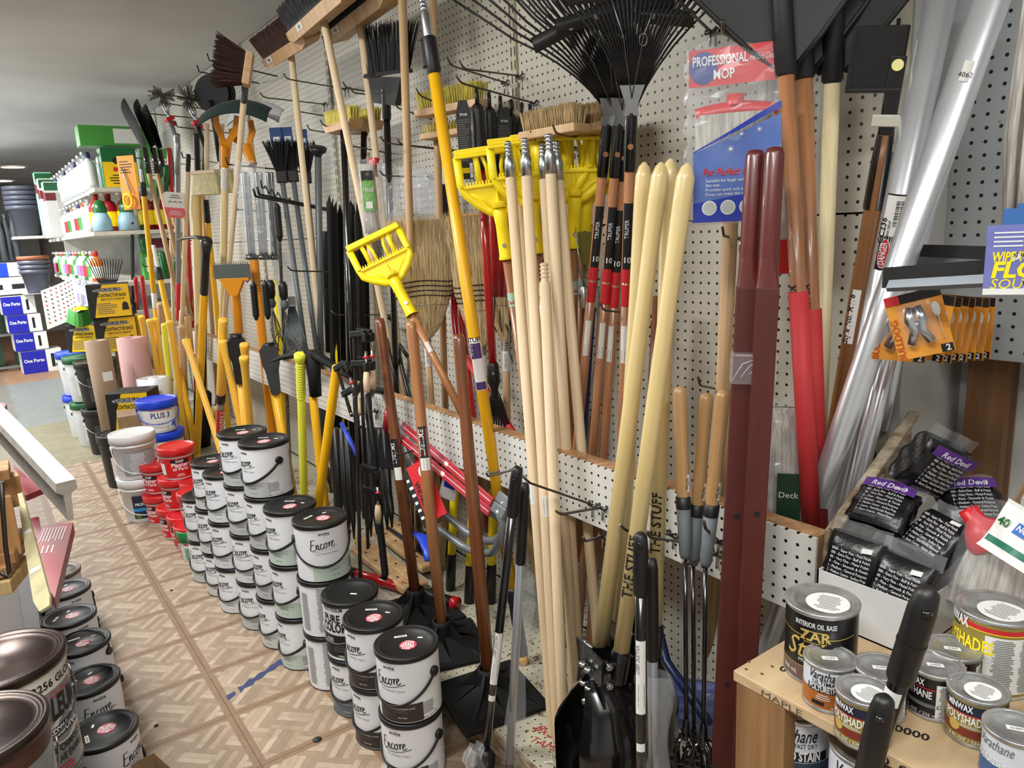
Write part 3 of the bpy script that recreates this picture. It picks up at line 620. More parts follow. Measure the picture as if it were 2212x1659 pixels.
# ------------------------------------------------------------------ post hole diggers
def digger(A, B, A2, B2, lab, tagtx):
    t = thing('post_hole_digger', lab, 'post hole digger', frame(A, B), 'post hole diggers in front of the rail')
    for k, (a, b) in enumerate(((A, B), (A2, B2))):
        rod(t, 'handle', a, b, [(0, .0175), (.55, .0175), (.75, .0165), (.93, .0178), (.975, .0172), (.992, .011), (1, .003)], ASH, 18)
    M = frame(A, B, CAMP - A); M2 = frame(A2, B2, CAMP - A2)
    mid = (A + A2) / 2; R_ = (A2 - A); R_.z = 0; R_.normalize(); F = Vector((-R_.y, R_.x, 0)); F = F if F.dot(CAMP - mid) > 0 else -F
    MW = Matrix(((R_.x, -F.x, 0, mid.x), (R_.y, -F.y, 0, mid.y), (0, 0, 1, mid.z), (0, 0, 0, 1)))
    for sgn, nm in ((-1, 'blade'), (1, 'blade')):
        mb = MB()
        def fn(u, v, sgn=sgn):    # half of the clamshell, curved around the hole
            z = .04 - .4 * u; w = .052 + .05 * min(1, max(0, (u - .12) / .3)); w *= 1 - .25 * max(0, (u - .8) / .2)
            a = -1.15 + 2.3 * v; rad = w * (1.0 if u > .15 else .75)
            gap = .004 + .02 * min(1, max(0, (u - .2) / .25)) * max(0, 1 - abs(v - .1) * 1.2)
            return (sgn * (gap + rad * math.cos(a) * (.95 if u > .2 else .6)), -.01 + rad * math.sin(a) * 1.05, z)
        mb.grid(fn, 18, 14, BLKG)
        mb.grid(lambda u, v: Vector(fn(u, v)) - Vector((sgn * .004, 0, 0)), 18, 14, BLKG)
        sub(mb, nm, t, MW)
        mb = MB(); mb.lathe([(.0205, -.02), (.0212, .05), (.0175, .055)], BLKG, 18); sub(mb, 'socket', t, frame((A, A2)[sgn > 0], (B, B2)[sgn > 0]))
        mb = MB()
        for zz in (-.0, -.045):
            mb.tube([(sgn * .012, -.03, zz + .02), (sgn * .012, -.062, zz + .02)], .004, ZINC, 8); mb.lathe([(0, 0), (.0095, 0), (.0095, .007), (0, .007)], ZINC, 6, (sgn * .012, -.056, zz + .02))
            mb.tube([(sgn * .03, -.02, zz + .04), (sgn * .062, -.03, zz + .045)], .0042, ZINC, 8); mb.tube([(sgn * .05, -.026, zz + .043), (sgn * .056, -.028, zz + .044)], .008, ZINC, 6)
        sub(mb, 'bolts', t, MW, 'zinc bolts and nuts')
    mb = MB(); mb.prism([(-.058, .062), (.058, .062), (.05, .0), (.062, -.05), (.03, -.1), (0, -.06), (-.03, -.1), (-.062, -.05), (-.05, .0)], -.047, -.041, BLKG); mb.prism([(-.052, .05), (.052, .05), (.05, -.04), (-.05, -.04)], .03, .035, BLKG); sub(mb, 'neck_plate', t, MW)
    mb = MB(); mb.tube([(0, -.034, -.06), (0, -.066, -.06)], .006, ZINC, 8); mb.tube([(0, -.05, -.06), (0, -.056, -.06)], .013, ZINC, 6); sub(mb, 'pivot_bolt', t, MW)
    mb = MB(); mb.grid(lambda u, v: (.005 + .045 * math.sin(u * 2.4), -.045 + .035 * v, .03 - .05 * (1 - math.cos(u * 2.4)) * .5), 10, 1, M_('strap_steel', (110, 104, 96), .35, 1)); sub(mb, 'spring_clip', t, MW)
    return t
A, B, A2, B2 = X(1292, 1440, 1.02), X(1429, 350, 1.13), X(1336, 1452, 1.0), X(1485, 352, 1.1)
d1 = digger(A, B, A2, B2, 'nearer post hole digger with pale wooden handles and black clamshell blades', 1)
d2 = digger(X(1333, 1390, 1.12), X(1392, 350, 1.17), X(1412, 1395, 1.12), X(1449, 342, 1.17), 'second post hole digger, its handles behind the nearer one', 0)
for dd, a, b, tx in ((d1, A2, B2, .24), (d2, X(1412, 1395, 1.12), X(1449, 342, 1.17), .28)):
    L = (b - a).length; mb = MB(); mb.text('THE STUFF', .021, INK, cylv(.0176, .3, tx * L, .0022), bold=.03, maxw=.15); sub(mb, 'burned_lettering', dd, frame(a, b), 'black stamped lettering')
mb = MB(); mb.add([(-.01, -.1, 0), (.012, -.1, .006), (.012, -.1, .03), (-.01, -.1, .022)], [(0, 1, 2, 3)], PAPER)
# ------------------------------------------------------------------ maroon wheelbarrow handles
MAR = M_('maroon_paint', (84, 29, 24), .5, var=.1, scale=(60, 60, 6)); MARG = M_('maroon_grip', (94, 32, 27), .35, coat=.3)
mtp = Vector((0, 0, 0))
for k, (ub, ut, lab) in enumerate(((1548, 1632, 'left of the two taped maroon wheelbarrow handles'), (1591, 1674, 'right of the two taped maroon wheelbarrow handles'))):
    A, B = X(ub, 1815, 1.07 - k * .003), X(ut, 322 if k == 0 else 316, 1.13 - k * .003); L = (B - A).length
    t = thing('wheelbarrow_handle', lab, 'wheelbarrow handle', frame(A, B, (-.75, -.66, 0)), 'taped pair of maroon wheelbarrow handles')
    w = .0375; g = L - .235; mb = MB(); mb.box((0, 0, g / 2), (w, w, g), MAR, bev=.0018)
    mb.build('square_shaft', t)
    mb = MB(); mb.grid(lambda u, v: ((lambda a, zz, s: ((w / 2 * (1 - s) * max(-1, min(1, 1.42 * math.cos(a))) + .0172 * s * math.cos(a)), (w / 2 * (1 - s) * max(-1, min(1, 1.42 * math.sin(a))) + .0172 * s * math.sin(a)), zz))(v * 2 * PI, g + u * .05, u ** .7)), 6, 24, MARG)
    mb.lathe([(.0172, g + .05), (.0165, L - .012), (.013, L - .003), (0, L)], MARG, 20); mb.build('round_grip', t)
    mb = MB()
    for f_ in (.268, .52): mb.tube([(.002, -w / 2 - .0008, L * f_), (.002, w / 2 + .0008, L * f_)], .0058, M_('drilled_hole', (28, 14, 12), .8), 14)
    mb.build('bolt_holes', t, 'drilled bolt holes')
A, B = X(1570, 1815, 1.063), X(1653, 319, 1.123); L = (B - A).length
t = thing('packing_tape', 'band of clear crinkled packing tape around the two maroon handles', 'tape', frame(A, B, (-.75, -.66, 0)))
mb = MB(); zt = L * .72; mb.box((0, 0, zt), (.079, .041, .055), FILM, bev=.004)
for k in range(5): mb.tube([(-.036 + .014 * k, -.0208, zt - .02 + .006 * (k % 3)), (-.02 + .012 * k, -.0208, zt + .01 - .004 * k), (.0 + .008 * k, -.0208, zt + .018)], .0005, WHT, 4)
mb.build('tape_band', t)
# ------------------------------------------------------------------ patio weeders with grey ferrules
WD = wood('weeder_wood', (186, 150, 104), (164, 124, 78), .4, 60, .2)
def weeder(bot, mid, top, grip, lab, headz=0):
    t = thing('hand_weeder', lab, 'weeder', frame(mid, top), 'long weeders with grey ferrules'); L = (top - mid).length
    mb = MB(); mb.lathe([(.0125, L * .36), (.0148, L * .42), (.0128, L * .62), (.0142, L * .9), (.0138, L * .965), (.011, L * .99), (0, L)], WD, 18); mb.build('wooden_grip', t)
    mb = MB(); mb.lathe([(0, 0), (.0085, .002), (.0118, .012), (.0148, L * .3), (0, L * .3)], GREYP, 18); mb.build('ferrule', t, 'grey tapered ferrule')
    mb = MB(); mb.lathe([(.0152, L * .3), (.0156, L * .365), (.0125, L * .37)], BLK, 18); mb.build('collar', t)
    rod(t, 'rod', bot, mid, [(0, .0048), (1, .0048)], BLKG, 8)
    mb = MB(); M = frame(bot, mid); mb.lathe([(0, -.01), (.012, -.005), (.008, .03), (.005, .04)], BLKG, 10)
    for k in range(4):
        a = k * PI / 2 + .6; c, s_ = math.cos(a), math.sin(a)
        mb.tube([(0, 0, .01), (.022 * c, .022 * s_, -.008), (.036 * c, .036 * s_, -.045), (.03 * c, .03 * s_, -.085), (.014 * c, .014 * s_, -.11)], [.004, .006, .0075, .0065, .002], BLKG, 6, flat=.5)
        for q in range(4): mb.box((.036 * c, .036 * s_, -.03 - q * .015), (.012, .012, .004), BLKG)
    sub(mb, 'claw_head', t, M)
    mb = MB(); mb.patch(.0146, .9, .5, L * .4, L * .5, PAPER); mb.text('Made', .008, INK, cylv(.0146, .9, L * .45)); mb.build('paper_tag', t)
    return t
weeder(X(1483, 1590, 1.07), X(1480, 1208, 1.1), X(1468, 834, 1.12), 0, 'leftmost of the three wood and grey handled weeders')
weeder(X(1500, 1610, 1.1), X(1497, 1222, 1.13), X(1527, 848, 1.15), 0, 'middle of the three wood and grey handled weeders')
weeder(X(1520, 1600, 1.07), X(1524, 1224, 1.1), X(1563, 842, 1.12), 0, 'rightmost of the three weeders, partly behind the maroon handles')
# ------------------------------------------------------------------ lobby dustpans with bagged tubes
def lobby(A, B, A2, B2, C, D, lab, gr='upright lobby dustpans and brooms in clear bags', box=True, tagt=.42):
    t = thing('lobby_dustpan', lab, 'lobby dustpan', frame(A, B), gr); L = (B - A).length
    mb = MB(); mb.lathe([(0, 0), (.0108, 0), (.0108, L - .09), (0, L - .09)], BLKG, 16); mb.build('pole', t)
    mb = MB(); mb.lathe([(.0125, L - .125), (.0145, L - .12), (.0142, L - .03), (.012, L - .006), (.006, L), (0, L)], BLK, 18); mb.lathe([(.0149, L - .075), (.0152, L - .072), (.0149, L - .069)], BLK, 18)
    mb.tube([(-.005, -.0142, L - .028), (.0, -.0152, L - .024), (.0, -.0152, L - .018), (-.005, -.0142, L - .014)], .004, BLKG, 6); mb.build('grip', t)
    def fn(mb, L_): mb.barcode(.05, .012, cylv(.0109, .1, L * tagt - .02, .001), INK, 18); mb.text('LOBBY DUSTPAN', .008, INK, cylv(.0109, -.2, L * tagt + .055, .001), maxw=.06)
    plabel(t, 'product_label', A, B, tagt - .06 / L, tagt + .095 / L, .0109, PAPER, 0, 1.9, fn, 'white product label with barcode')
    mb = MB(); mb.patch(.0109, 0, 1.6, L * .3, L * .3 + .018, PAPER); mb.build('price_tag', t)
    u = thing('lobby_broom', lab.replace('dustpan', 'broom').replace('Dustpan', 'Broom') + ', the second handle', 'lobby broom', frame(A2, B2), gr); L2 = (B2 - A2).length
    mb = MB(); mb.lathe([(0, 0), (.0108, 0), (.0108, L2 - .02), (0, L2 - .02)], GREYT if not box else M_('silver_tube', (168, 172, 176), .3, .6), 16); mb.build('pole', u)
    mb = MB(); mb.lathe([(.0115, L2 - .21), (.0125, L2 - .205), (.012, L2 - .02), (.009, L2), (0, L2 + .002)], BLK, 18); mb.build('grip', u)
    mb = MB()
    rnd = random.Random(5)
    def bag(a, b):
        w = .019 + .006 * math.sin(b * 9) + .004 * math.sin(a * 17 + b * 5); an = a * 2 * PI
        return (.012 + w * 1.1 * math.sin(an), -w * .75 * math.cos(an), .06 + (L2 - .3) * b)
    mb.grid(bag, 14, 16, FILM); mb.build('plastic_bag', u, 'clear crinkled bag')
    if box:
        mb = MB(); mb.lathe([(0, 0), (.03, 0), (.026, .1), (.015, .115), (.0, .115)], BLK, 4); mb.build('pan_block', t)
    return t, u
A, B = Z(1042, 1690, .005), X(1118, 1008, .93)
lobby(A, B, Z(1085, 1690, .005) + Vector((.02, .0, 0)), X(1134, 1045, .96), 0, 0, 'black lobby dustpan leaning beside the near tamper plate')
t = thing('plastic_bag', 'loose clear plastic bag crumpled at the foot of the left lobby dustpan', 'bag', T((.86, 1.45, .01)))
mb = MB(); mb.grid(lambda a, b: (.04 * math.cos(a * 2 * PI) * (1 - .55 * b) + .01 * math.sin(b * 14), .035 * math.sin(a * 2 * PI) * (1 - .5 * b) + .008 * math.cos(a * 30 + b * 9), .13 * b), 16, 8, FILM, smooth=False); mb.build('film', t)
lobby(X(1384, 1800, .92), X(1384, 1150, .93), X(1412, 1800, .96), X(1408, 1208, .97), 0, 0, 'upright black lobby dustpan in front of the digger handles', tagt=.52)
A, B = X(1835, 1800, .76), X(2008, 1268, .74)
t, L = staff('lobby_dustpan', 'tilted black lobby dustpan handle in front of the small stain cans', 'lobby dustpan', A, B, [('pole', [(0, .0108), (.9, .0108)], BLKG)], 'upright lobby dustpans and brooms in clear bags')
mb = MB(); mb.lathe([(.0125, L - .125), (.0146, L - .12), (.0144, L - .03), (.012, L - .008), (.006, L - .001), (0, L)], BLK, 20); mb.lathe([(.0149, L - .075), (.0153, L - .072), (.0149, L - .069)], BLK, 20); mb.tube([(.004, -.013, L - .02), (.006, -.0145, L - .024)], .005, BLKG, 8); mb.build('grip', t)
mb = MB(); mb.patch(.0109, -.3, 1.9, L - .155, L - .135, PAPER); mb.patch(.0109, .5, 1.9, L - .33, L - .225, PAPER); mb.barcode(.06, .012, cylv(.0109, .5, L - .295, .001), INK, 20); mb.text('Dust Pan', .008, INK, cylv(.0109, .6, L - .24, .001)); mb.build('product_label', t, 'white barcode label')
A, B = X(1835, 1840, .72), X(1912, 1505, .70)
t, L = staff('lobby_broom', 'black broom handle end in front of the front stain can', 'lobby broom', A, B, [('grip', [(0, .0135), (.8, .0138), (.92, .0125), (.98, .01), (1, .006)], BLK)], 'upright lobby dustpans and brooms in clear bags')
mb = MB(); mb.lathe([(0, 0), (.0047, .0), (.0042, .004), (0, .004)], BLKG, 12, (0, -.0125, L - .02)); mb.build('hanging_hole', t)
# ------------------------------------------------------------------ tools hung on and leaned against the pegboard
def ext(B, P, z=.107):     # carry the line B -> P on down to height z
    d = P - B; return B + d * ((z - B.z) / d.z)
def blend(mats_pts): pass
# leaf rakes
TINE = M_('rake_black', (26, 26, 28), .35, spec=.6)
def leaf_rake(A, B, lab, spread=.62, roll=0, ln=.42, tilt=0):
    front = (CAMP - (A + B) / 2); front = Matrix.Rotation(roll, 3, (B - A).normalized()) @ front
    L = (B - A).length; t = thing('leaf_rake', lab, 'rake', frame(A, B, front), 'black leaf rakes with their heads up')
    mb = MB(); mb.lathe([(0, 0), (.0125, .01), (.0125, L - .12), (0, L - .12)], ORW, 14); mb.build('handle', t)
    mb = MB(); mb.lathe([(.0135, L - .13), (.0145, L - .12), (.014, L - .02), (.0125, L - .005)], BLKG, 16); mb.tube([(0, -.0125, L - .075), (0, -.0148, L - .075)], .0065, ORW, 10); mb.build('sleeve', t)
    mb = MB(); z = L - .01; q = [(-.017, 0), (.017, 0), (.012, .02), (.027, .062), (-.027, .062), (-.012, .02)]
    mb.prism([(a, z + b) for a, b in q], -.012, .012, ZINC); mb.build('ferrule', t, 'folded zinc ferrule')
    mb = MB(); z1 = L - .36; mb.patch(.0126, 0, 2.0, z1, z1 + .16, INK, n=8); mb.patch(.0126, 0, 2.4, z1 - .03, z1 + .004, REDP, n=8, off=.0007); mb.patch(.0126, 0, 2.4, z1 - .09, z1 - .035, REDP, n=8)
    mb.patch(.0126, -.25, 1.2, z1 - .24, z1 - .14, PAPER, n=6); mb.barcode(.03, .009, cylv(.0126, -.25, z1 - .22), INK); mb.text('TRUPER', .009, WHT, cylv(.0126, .1, z1 + .1), bold=.02); mb.text('10', .014, WHT, cylp(.0126, .1, z1 + .02), bold=.03); mb.build('brand_label', t, 'black and red brand label')
    zf = L + .045; N = 24; HM = T((0, 0, zf), 0, 0, -tilt) @ T((0, 0, -zf))
    for k in range(N):
        a = (k / (N - 1) - .5) * 2 * spread; s = math.sin(a); c = math.cos(a); pts = []; mb = MB(HM)
        for i in range(9):
            u = i / 8; d = ln * u; pts.append((s * d * (.55 + .45 * min(1, u * 1.6)) + (k / (N - 1) - .5) * .04, -.004 - .03 * math.sin(u * PI) + .02 * u, zf + c * d * (1 - .1 * abs(a) * u)))
        p = Vector(pts[-1]); pts += [p + Vector((s * .01, -.012, .008)), p + Vector((s * .012, -.075, .004))]
        mb.tube(pts, .0017, TINE, 4, flat=1.6); mb.build('tine', t)
    mb = MB(HM); w = math.sin(spread) * .235; zz = zf + .19
    mb.grid(lambda u, v: ((u - .5) * 2 * w, -.034 - .012 * math.sin(v * PI), zz - abs(u - .5) * .02 + (v - .5) * .034), 20, 3, TINE)
    mb.grid(lambda u, v: ((u - .5) * 2 * w, -.03, zz - abs(u - .5) * .02 + (v - .5) * .034), 20, 3, TINE)
    mb.tube([(-w * .33, -.044, zz - .005), (-w * .33, -.05, zz - .005)], .006, ZINC, 8); mb.tube([(w * .33, -.044, zz - .005), (w * .33, -.05, zz - .005)], .006, ZINC, 8); mb.build('brace_bar', t)
    mb = MB(HM)
    for sg in (-1, 1): mb.tube([(0, -.014, zf - .02), (sg * .014, -.04, zf + .06), (sg * .02, -.05, zf + .1), (sg * w * .33, -.047, zz - .02)], .0013, STEEL, 5)
    mb.tube([(.02 + .008 * math.cos(a), -.052, zf + .095 + .012 * math.sin(a)) for a in [x * PI / 5 for x in range(10)]], .0013, STEEL, 5, closed=True); mb.build('spring', t, 'steel spring wire')
    return t
B = X(1312, 262, 1.3); leaf_rake(ext(B, X(1245, 975, 1.34)), B, 'leftmost black leaf rake, its tines reaching out over the bare pegboard', .6, .25, tilt=.42)
B = X(1337, 262, 1.31); leaf_rake(ext(B, X(1279, 995, 1.36)), B, 'second black leaf rake from the left, half hidden by its neighbours', .6, .2, tilt=.2)
B = X(1355, 270, 1.33); leaf_rake(ext(B, X(1302, 1005, 1.38)), B, 'third black leaf rake from the left, behind the front one', .6, -.1)
B = X(1364, 238, 1.23); leaf_rake(ext(B, X(1345, 900, 1.33)), B, 'front black leaf rake whose handle passes behind the digger handles', .62, 0)
# yellow quick-change mop holders
def mop_holder(A, B, lab, front=None, hm=ORW, lblc=True, s=1.0, grp='yellow mop holders in a row'):
    L = (B - A).length; t = thing('mop_holder', lab, 'mop holder', frame(A, B, front), grp)
    mb = MB(); mb.lathe([(0, 0), (.0125, .005), (.0125, L), (0, L)], hm, 14); mb.build('handle', t)
    if lblc: mb = MB(); mb.patch(.0127, 0, 2.6, L - .14, L - .1, M_('pale_green_label', (190, 216, 196), .5), n=8); mb.text('Cedar', .011, REDP, cylp(.0127, 0, L - .132, .0012), bold=.02, maxw=.03); mb.build('paper_band', t, 'pale green paper band')
    mb = MB(); z = L
    mb.lathe([(.0205, z - .005), (.0215, z), (.019, z + .006), (.0175, z + .09), (.021, z + .125), (.012, z + .14), (0, z + .14)], YELP, 20); mb.tube([(0, -.017, z + .035), (0, -.0215, z + .035)], .006, ZINC, 10); mb.build('socket', t)
    z += .12; w = .098 * s; d = .014; mb = MB()
    # funnel body with open windows
    def arm(pts, r=.0075): mb.tube([(a, y_, b + z) for a, y_, b in pts], r, YELP, 6, flat=1.5)
    for sg in (-1, 1):
        arm([(0, 0, .0), (sg * .03, 0, .012), (sg * .06, 0, .035), (sg * .085, 0, .062), (sg * w, 0, .09), (sg * w, 0, .165)], .0085)
        arm([(sg * .01, 0, .01), (sg * .04, 0, .045), (sg * .085, 0, .07)], .005); arm([(sg * .045, 0, .085), (sg * .045, 0, .135), (sg * .048, 0, .165)], .006); arm([(sg * .02, 0, .085), (sg * .02, 0, .13), (sg * .03, 0, .165)], .004)
    mb.prism([(-.088, z + .064), (-.05, z + .04), (-.02, z + .012), (0, z + .002), (.02, z + .012), (.05, z + .04), (.088, z + .064), (.088, z + .08), (-.088, z + .08)], -.003, .004, YELP)
    mb.box((0, 0, z + .165), (2 * w + .012, .026, .009), YELP, bev=.003); mb.box((0, .004, z + .178), (2 * w + .012, .012, .016), YELP, bev=.003); mb.box((0, 0, z + .083), (2 * w - .01, .02, .009), YELP, bev=.002); mb.build('mop_frame', t)
    mb = MB()
    for k in range(19): mb.lathe([(.0025, 0), (.0025, .008), (0, .0105)], YELP, 6, (-.08 + k * .0089, -.004, z + .087))
    mb.build('teeth', t)['kind'] = 'stuff'
    mb = MB(); mb.lathe([(.004, .0), (.017, .002), (.017, .016), (.004, .018)], YELP, 24, (0, -.008, z + .018))
    for k in range(11): mb.box((.0175 * math.sin(-1.3 + k * .26), -.008 - .0175 * math.cos(-1.3 + k * .26), z + .027), (.0022, .0022, .015), YELP)
    mb.lathe([(.006, 0), (.004, .02), (0, .045)], YELP, 12, (0, -.006, z + .035)); mb.build('thumb_wheel', t)
    mb = MB(); mb.tube([(w, -.014, z + .09), (w, .012, z + .09)], .0055, YELP, 10); mb.tube([(-w, -.014, z + .09), (-w, .012, z + .09)], .0055, YELP, 10); mb.build('hinge_pins', t)
    return t
fr = (-.62, -.78, 0)
for (ua, va, ub, vb, xx, lab) in ((1135, 850, 1094, 556, 1.24, 'front yellow mop holder of the row, its whole frame in view'), (1185, 800, 1160, 542, 1.285, 'second yellow mop holder of the row'), (1225, 800, 1205, 535, 1.33, 'third yellow mop holder of the row, mostly hidden'), (1238, 800, 1240, 530, 1.375, 'fourth yellow mop holder, at the right end with its side open'), (1250, 800, 1262, 526, 1.42, 'last yellow mop holder of the row next to the leaf rakes')):
    B = X(ub, vb, xx); mop_holder(ext(B, X(ua, va, xx + .04), .4 if ua > 1190 else .107), B, lab, fr)
B = X(889, 678, 1.14); A = X(992, 880, 1.19); mop_holder(ext(B, A, .86), B, 'tilted yellow mop holder leaning in front of the corn broom', None, MIDW, False, .9, 'yellow mop holders in a row')
bar_label(thing('handle_tag', 'green and white barcode tag wrapped on the handle of the tilted mop holder', 'tag', frame(A, B)), A, B, .58, .035, .0132)
# corn brooms
CORN = M_('broomcorn', (218, 194, 146), .75, c2=(146, 116, 72), scale=(260, 260, 9), bump=.6, detail=4); CORN2 = M_('broomcorn_pale', (226, 204, 156), .7, var=.2, scale=(200, 200, 9))
def corn_broom(A, B, lab, w=.155, ln=.36, front=None, seed=1, t0=.0):
    L = (B - A).length; t = thing('corn_broom', lab, 'broom', frame(A, B, front), 'upturned corn brooms')
    mb = MB(); mb.lathe([(0, 0), (.0125, .005), (.0125, L), (0, L)], PLAINW, 14); mb.build('handle', t)
    mb = MB(); mb.patch(.0126, 0, 2.3, L - .1, L - .03, PAPER); mb.text('CORN BROOM', .008, INK, cylv(.0126, .1, L - .065), maxw=.05); mb.build('paper_label', t)
    def half(z): u = z / ln; return .013 + (w * .5 - .013) * min(1, (u / .42)) ** .62 * (1 + .12 * max(0, u - .42))
    def thick(z): u = z / ln; return .014 + .012 * min(1, u * 2.2) - .006 * max(0, u - .5)
    mb = MB(); mb.grid(lambda u, v: (half(v * ln * .97) * math.cos(u * 2 * PI), thick(v * ln) * math.sin(u * 2 * PI), L + v * ln * .97), 26, 14, CORN)
    rnd = random.Random(seed)
    for k in range(420):
        x = rnd.uniform(-1, 1); zt = ln * rnd.uniform(.93, 1.02); yb = -math.sqrt(max(0, 1 - x * x)) * (1 if rnd.random() < .7 else -1)
        lean = rnd.gauss(0, .012); z0 = ln * rnd.uniform(.0, .5); pts = []
        for i in range(4):
            z = z0 + (zt - z0) * i / 3; pts.append((half(z) * x + lean * (i / 3) ** 2, (thick(z) * yb - .0006) * 1.03, L + z))
        mb.tube(pts, [.0011, .001, .0008, .0004], (CORN, CORN2)[k % 2], 3, cap=False, smooth=False)
    mb.build('bristles', t)['kind'] = 'stuff'
    for k, zc in enumerate((.155, .172, .189, .206)):
        mb = MB(); mb.tube([(half(zc) * 1.01 * math.cos(a), (thick(zc) + .002) * math.sin(a), L + zc + .004 * math.sin(a * 3)) for a in [i * PI / 20 for i in range(40)]], .0019, INK, 5, closed=True)
        for i in range(22): a = PI + i * PI / 22; mb.tube([(half(zc) * 1.01 * math.cos(a), (thick(zc) + .003) * math.sin(a), L + zc + .004 * math.sin(a * 3) - .004), (half(zc) * 1.01 * math.cos(a), (thick(zc) + .003) * math.sin(a), L + zc + .004 * math.sin(a * 3) + .003)], .001, INK, 4)
        mb.build('stitching', t)
    mb = MB(); zc = .125; mb.tube([(half(zc) * 1.02 * math.cos(a), (thick(zc) + .002) * math.sin(a), L + zc - .004 * math.cos(a)) for a in [i * PI / 20 for i in range(40)]], .0013, ZINC, 5, closed=True)
    for k in range(6): mb.tube([(.0145 * math.cos(a), .0145 * math.sin(a), L + .004 - k * .006) for a in [i * PI / 8 for i in range(16)]], .0018, ZINC, 5, closed=True)
    mb.build('binding_wire', t, 'steel binding wire'); return t
corn_broom(X(931, 850, 1.3) + Vector((0, 0, -.5)), X(922, 732, 1.3), 'front corn broom behind the tilted yellow mop holder', .215, .43, seed=3)
corn_broom(X(1050, 850, 1.38) + Vector((0, 0, -.5)), X(1042, 748, 1.38), 'corn broom behind the long yellow pole', .17, .45, seed=5)
corn_broom(X(1084, 850, 1.42) + Vector((0, 0, -.5)), X(1093, 738, 1.43), 'corn broom at the right, behind the black-sleeved red tool', .14, .42, seed=8)
# black-gripped red garden tools on one hook
def red_tool(top, low, head, lab, cardphi=None, n=0):
    t = thing('garden_hand_tool', lab, 'garden tool', frame(low, top, (-.6, -.8, 0)), 'red tools hanging by their black grips'); L = (top - low).length
    mb = MB(); mb.lathe([(0, 0), (.0125, 0), (.0125, L - .2), (0, L - .2)], REDG, 16); mb.lathe([(.0132, L * .55), (.0138, L * .555), (.0132, L * .56)], REDG, 16); mb.build('tube', t)
    mb = MB(); mb.lathe([(.016, L - .215), (.0195, L - .2), (.021, L - .16), (.0185, L - .1), (.0195, L - .055), (.016, L - .04), (.005, L - .03), (0, L - .03)], BLK, 18)
    mb.tube([(0, -.011, L - .035), (0, -.014, L - .015), (0, -.006, L + .004), (0, .006, L + .004), (0, .013, L - .015), (0, .011, L - .035)], .0055, BLK, 8); mb.build('grip', t)
    if cardphi is not None:
        mb = MB(); c = cardphi; mb.prism([(c - .019, L - .24), (c + .019, L - .24), (c + .021, L - .06), (c + .012, L - .025), (c - .012, L - .025), (c - .021, L - .06)], -.0245, -.0238, INK)
        P = lambda x, y: (c + x, -.0252, L + y)
        flat_text(mb, -.017, .017, -.075, -.19, 20, GREYINK, P, n); mb.add([P(-.016, -.223), P(.008, -.223), P(.008, -.208), P(-.016, -.208)], [(0, 1, 2, 3)], YELP); mb.text('true', .009, WHT, lambda x, y: P(x, y - .066), bold=.02); mb.add([P(.009, -.236), P(.018, -.236), P(.018, -.195), P(.009, -.195)], [(0, 1, 2, 3)], PAPER)
        mb.build('instruction_card', t, 'black instruction card')
    if head: head(t, low, top)
    return t
def shrubhead(t, low, top):
    mb = MB(); M = frame(low, top, (-.6, -.8, 0)); mb.lathe([(.0135, .01), (.018, .0), (.02, -.05), (.012, -.075), (.008, -.1)], BLK, 16); mb.tube([(0, -.018, -.02), (0, -.022, -.02)], .004, ZINC, 8)
    for k in range(11):
        a = (k - 5) / 5; mb.tube([(a * .006, 0, -.07), (a * .022, 0, -.12), (a * .05, 0, -.24), (a * .07, 0, -.33), (a * .07, -.02, -.345)], .0022, BLK, 5, flat=1.5)
    sub(mb, 'shrub_rake_head', t, M)
def loopat(u, v, y): return Yp(u, v, y)
H0, H1 = X(990, 175, 1.18), X(1152, 226, 1.49)
def onhook(f, dz=-.012): return H0.lerp(H1, f) + Vector((0, 0, dz))
specs = [(.22, X(1065, 790, 1.27), shrubhead, 'red-tubed shrub rake with a black fan head, first on the hook', -.04), (.38, X(1072, 640, 1.32), None, 'second red tool on the hook, its grip beside the first', None), (.53, X(1085, 640, 1.36), None, 'third red tool on the hook, behind a black instruction card', .012),
         (.68, X(1098, 640, 1.4), None, 'fourth red tool on the hook', None), (.83, X(1120, 640, 1.44), None, 'fifth red tool on the hook, behind the second instruction card', .012), (.95, X(1135, 560, 1.46), None, 'last red tool on the hook with an open loop', .01)]
for f, low, hd, lab, cp in specs: red_tool(onhook(f), low, hd, lab, cp, int(f * 10))
for (u0, v0, u1, v1, xx, lab) in ((962, 480, 985, 725, 1.42, 'red tube tool with a black handle standing behind the corn broom'), (975, 520, 1005, 760, 1.44, 'darker red tube tool behind the long yellow pole')):
    t, L = staff('garden_hand_tool', lab, 'garden tool', ext(X(u0, v0, xx), X(u1, v1, xx + .01), .3), X(u0, v0, xx), [('tube', [(0, .012), (1, .012)], REDG)], 'red tools behind the brooms')
    mb = MB(); mb.lathe([(.014, L - .01), (.016, L), (.0165, L + .1), (.013, L + .13), (0, L + .135)], BLK, 14); mb.build('grip', t)
A, B = X(1120, 955, 1.3), X(1005, 770, 1.36); t, L = staff('red_lever_tool', 'red-handled tool slanting down behind the rail to the right of the yellow pole', 'garden tool', A, B, [('handle', [(0, .013), (.7, .013), (1, .012)], REDM)])
mb = MB(); mb.lathe([(.012, L), (.016, L + .02), (.012, L + .09), (0, L + .1)], BLK, 12); mb.build('grip', t)
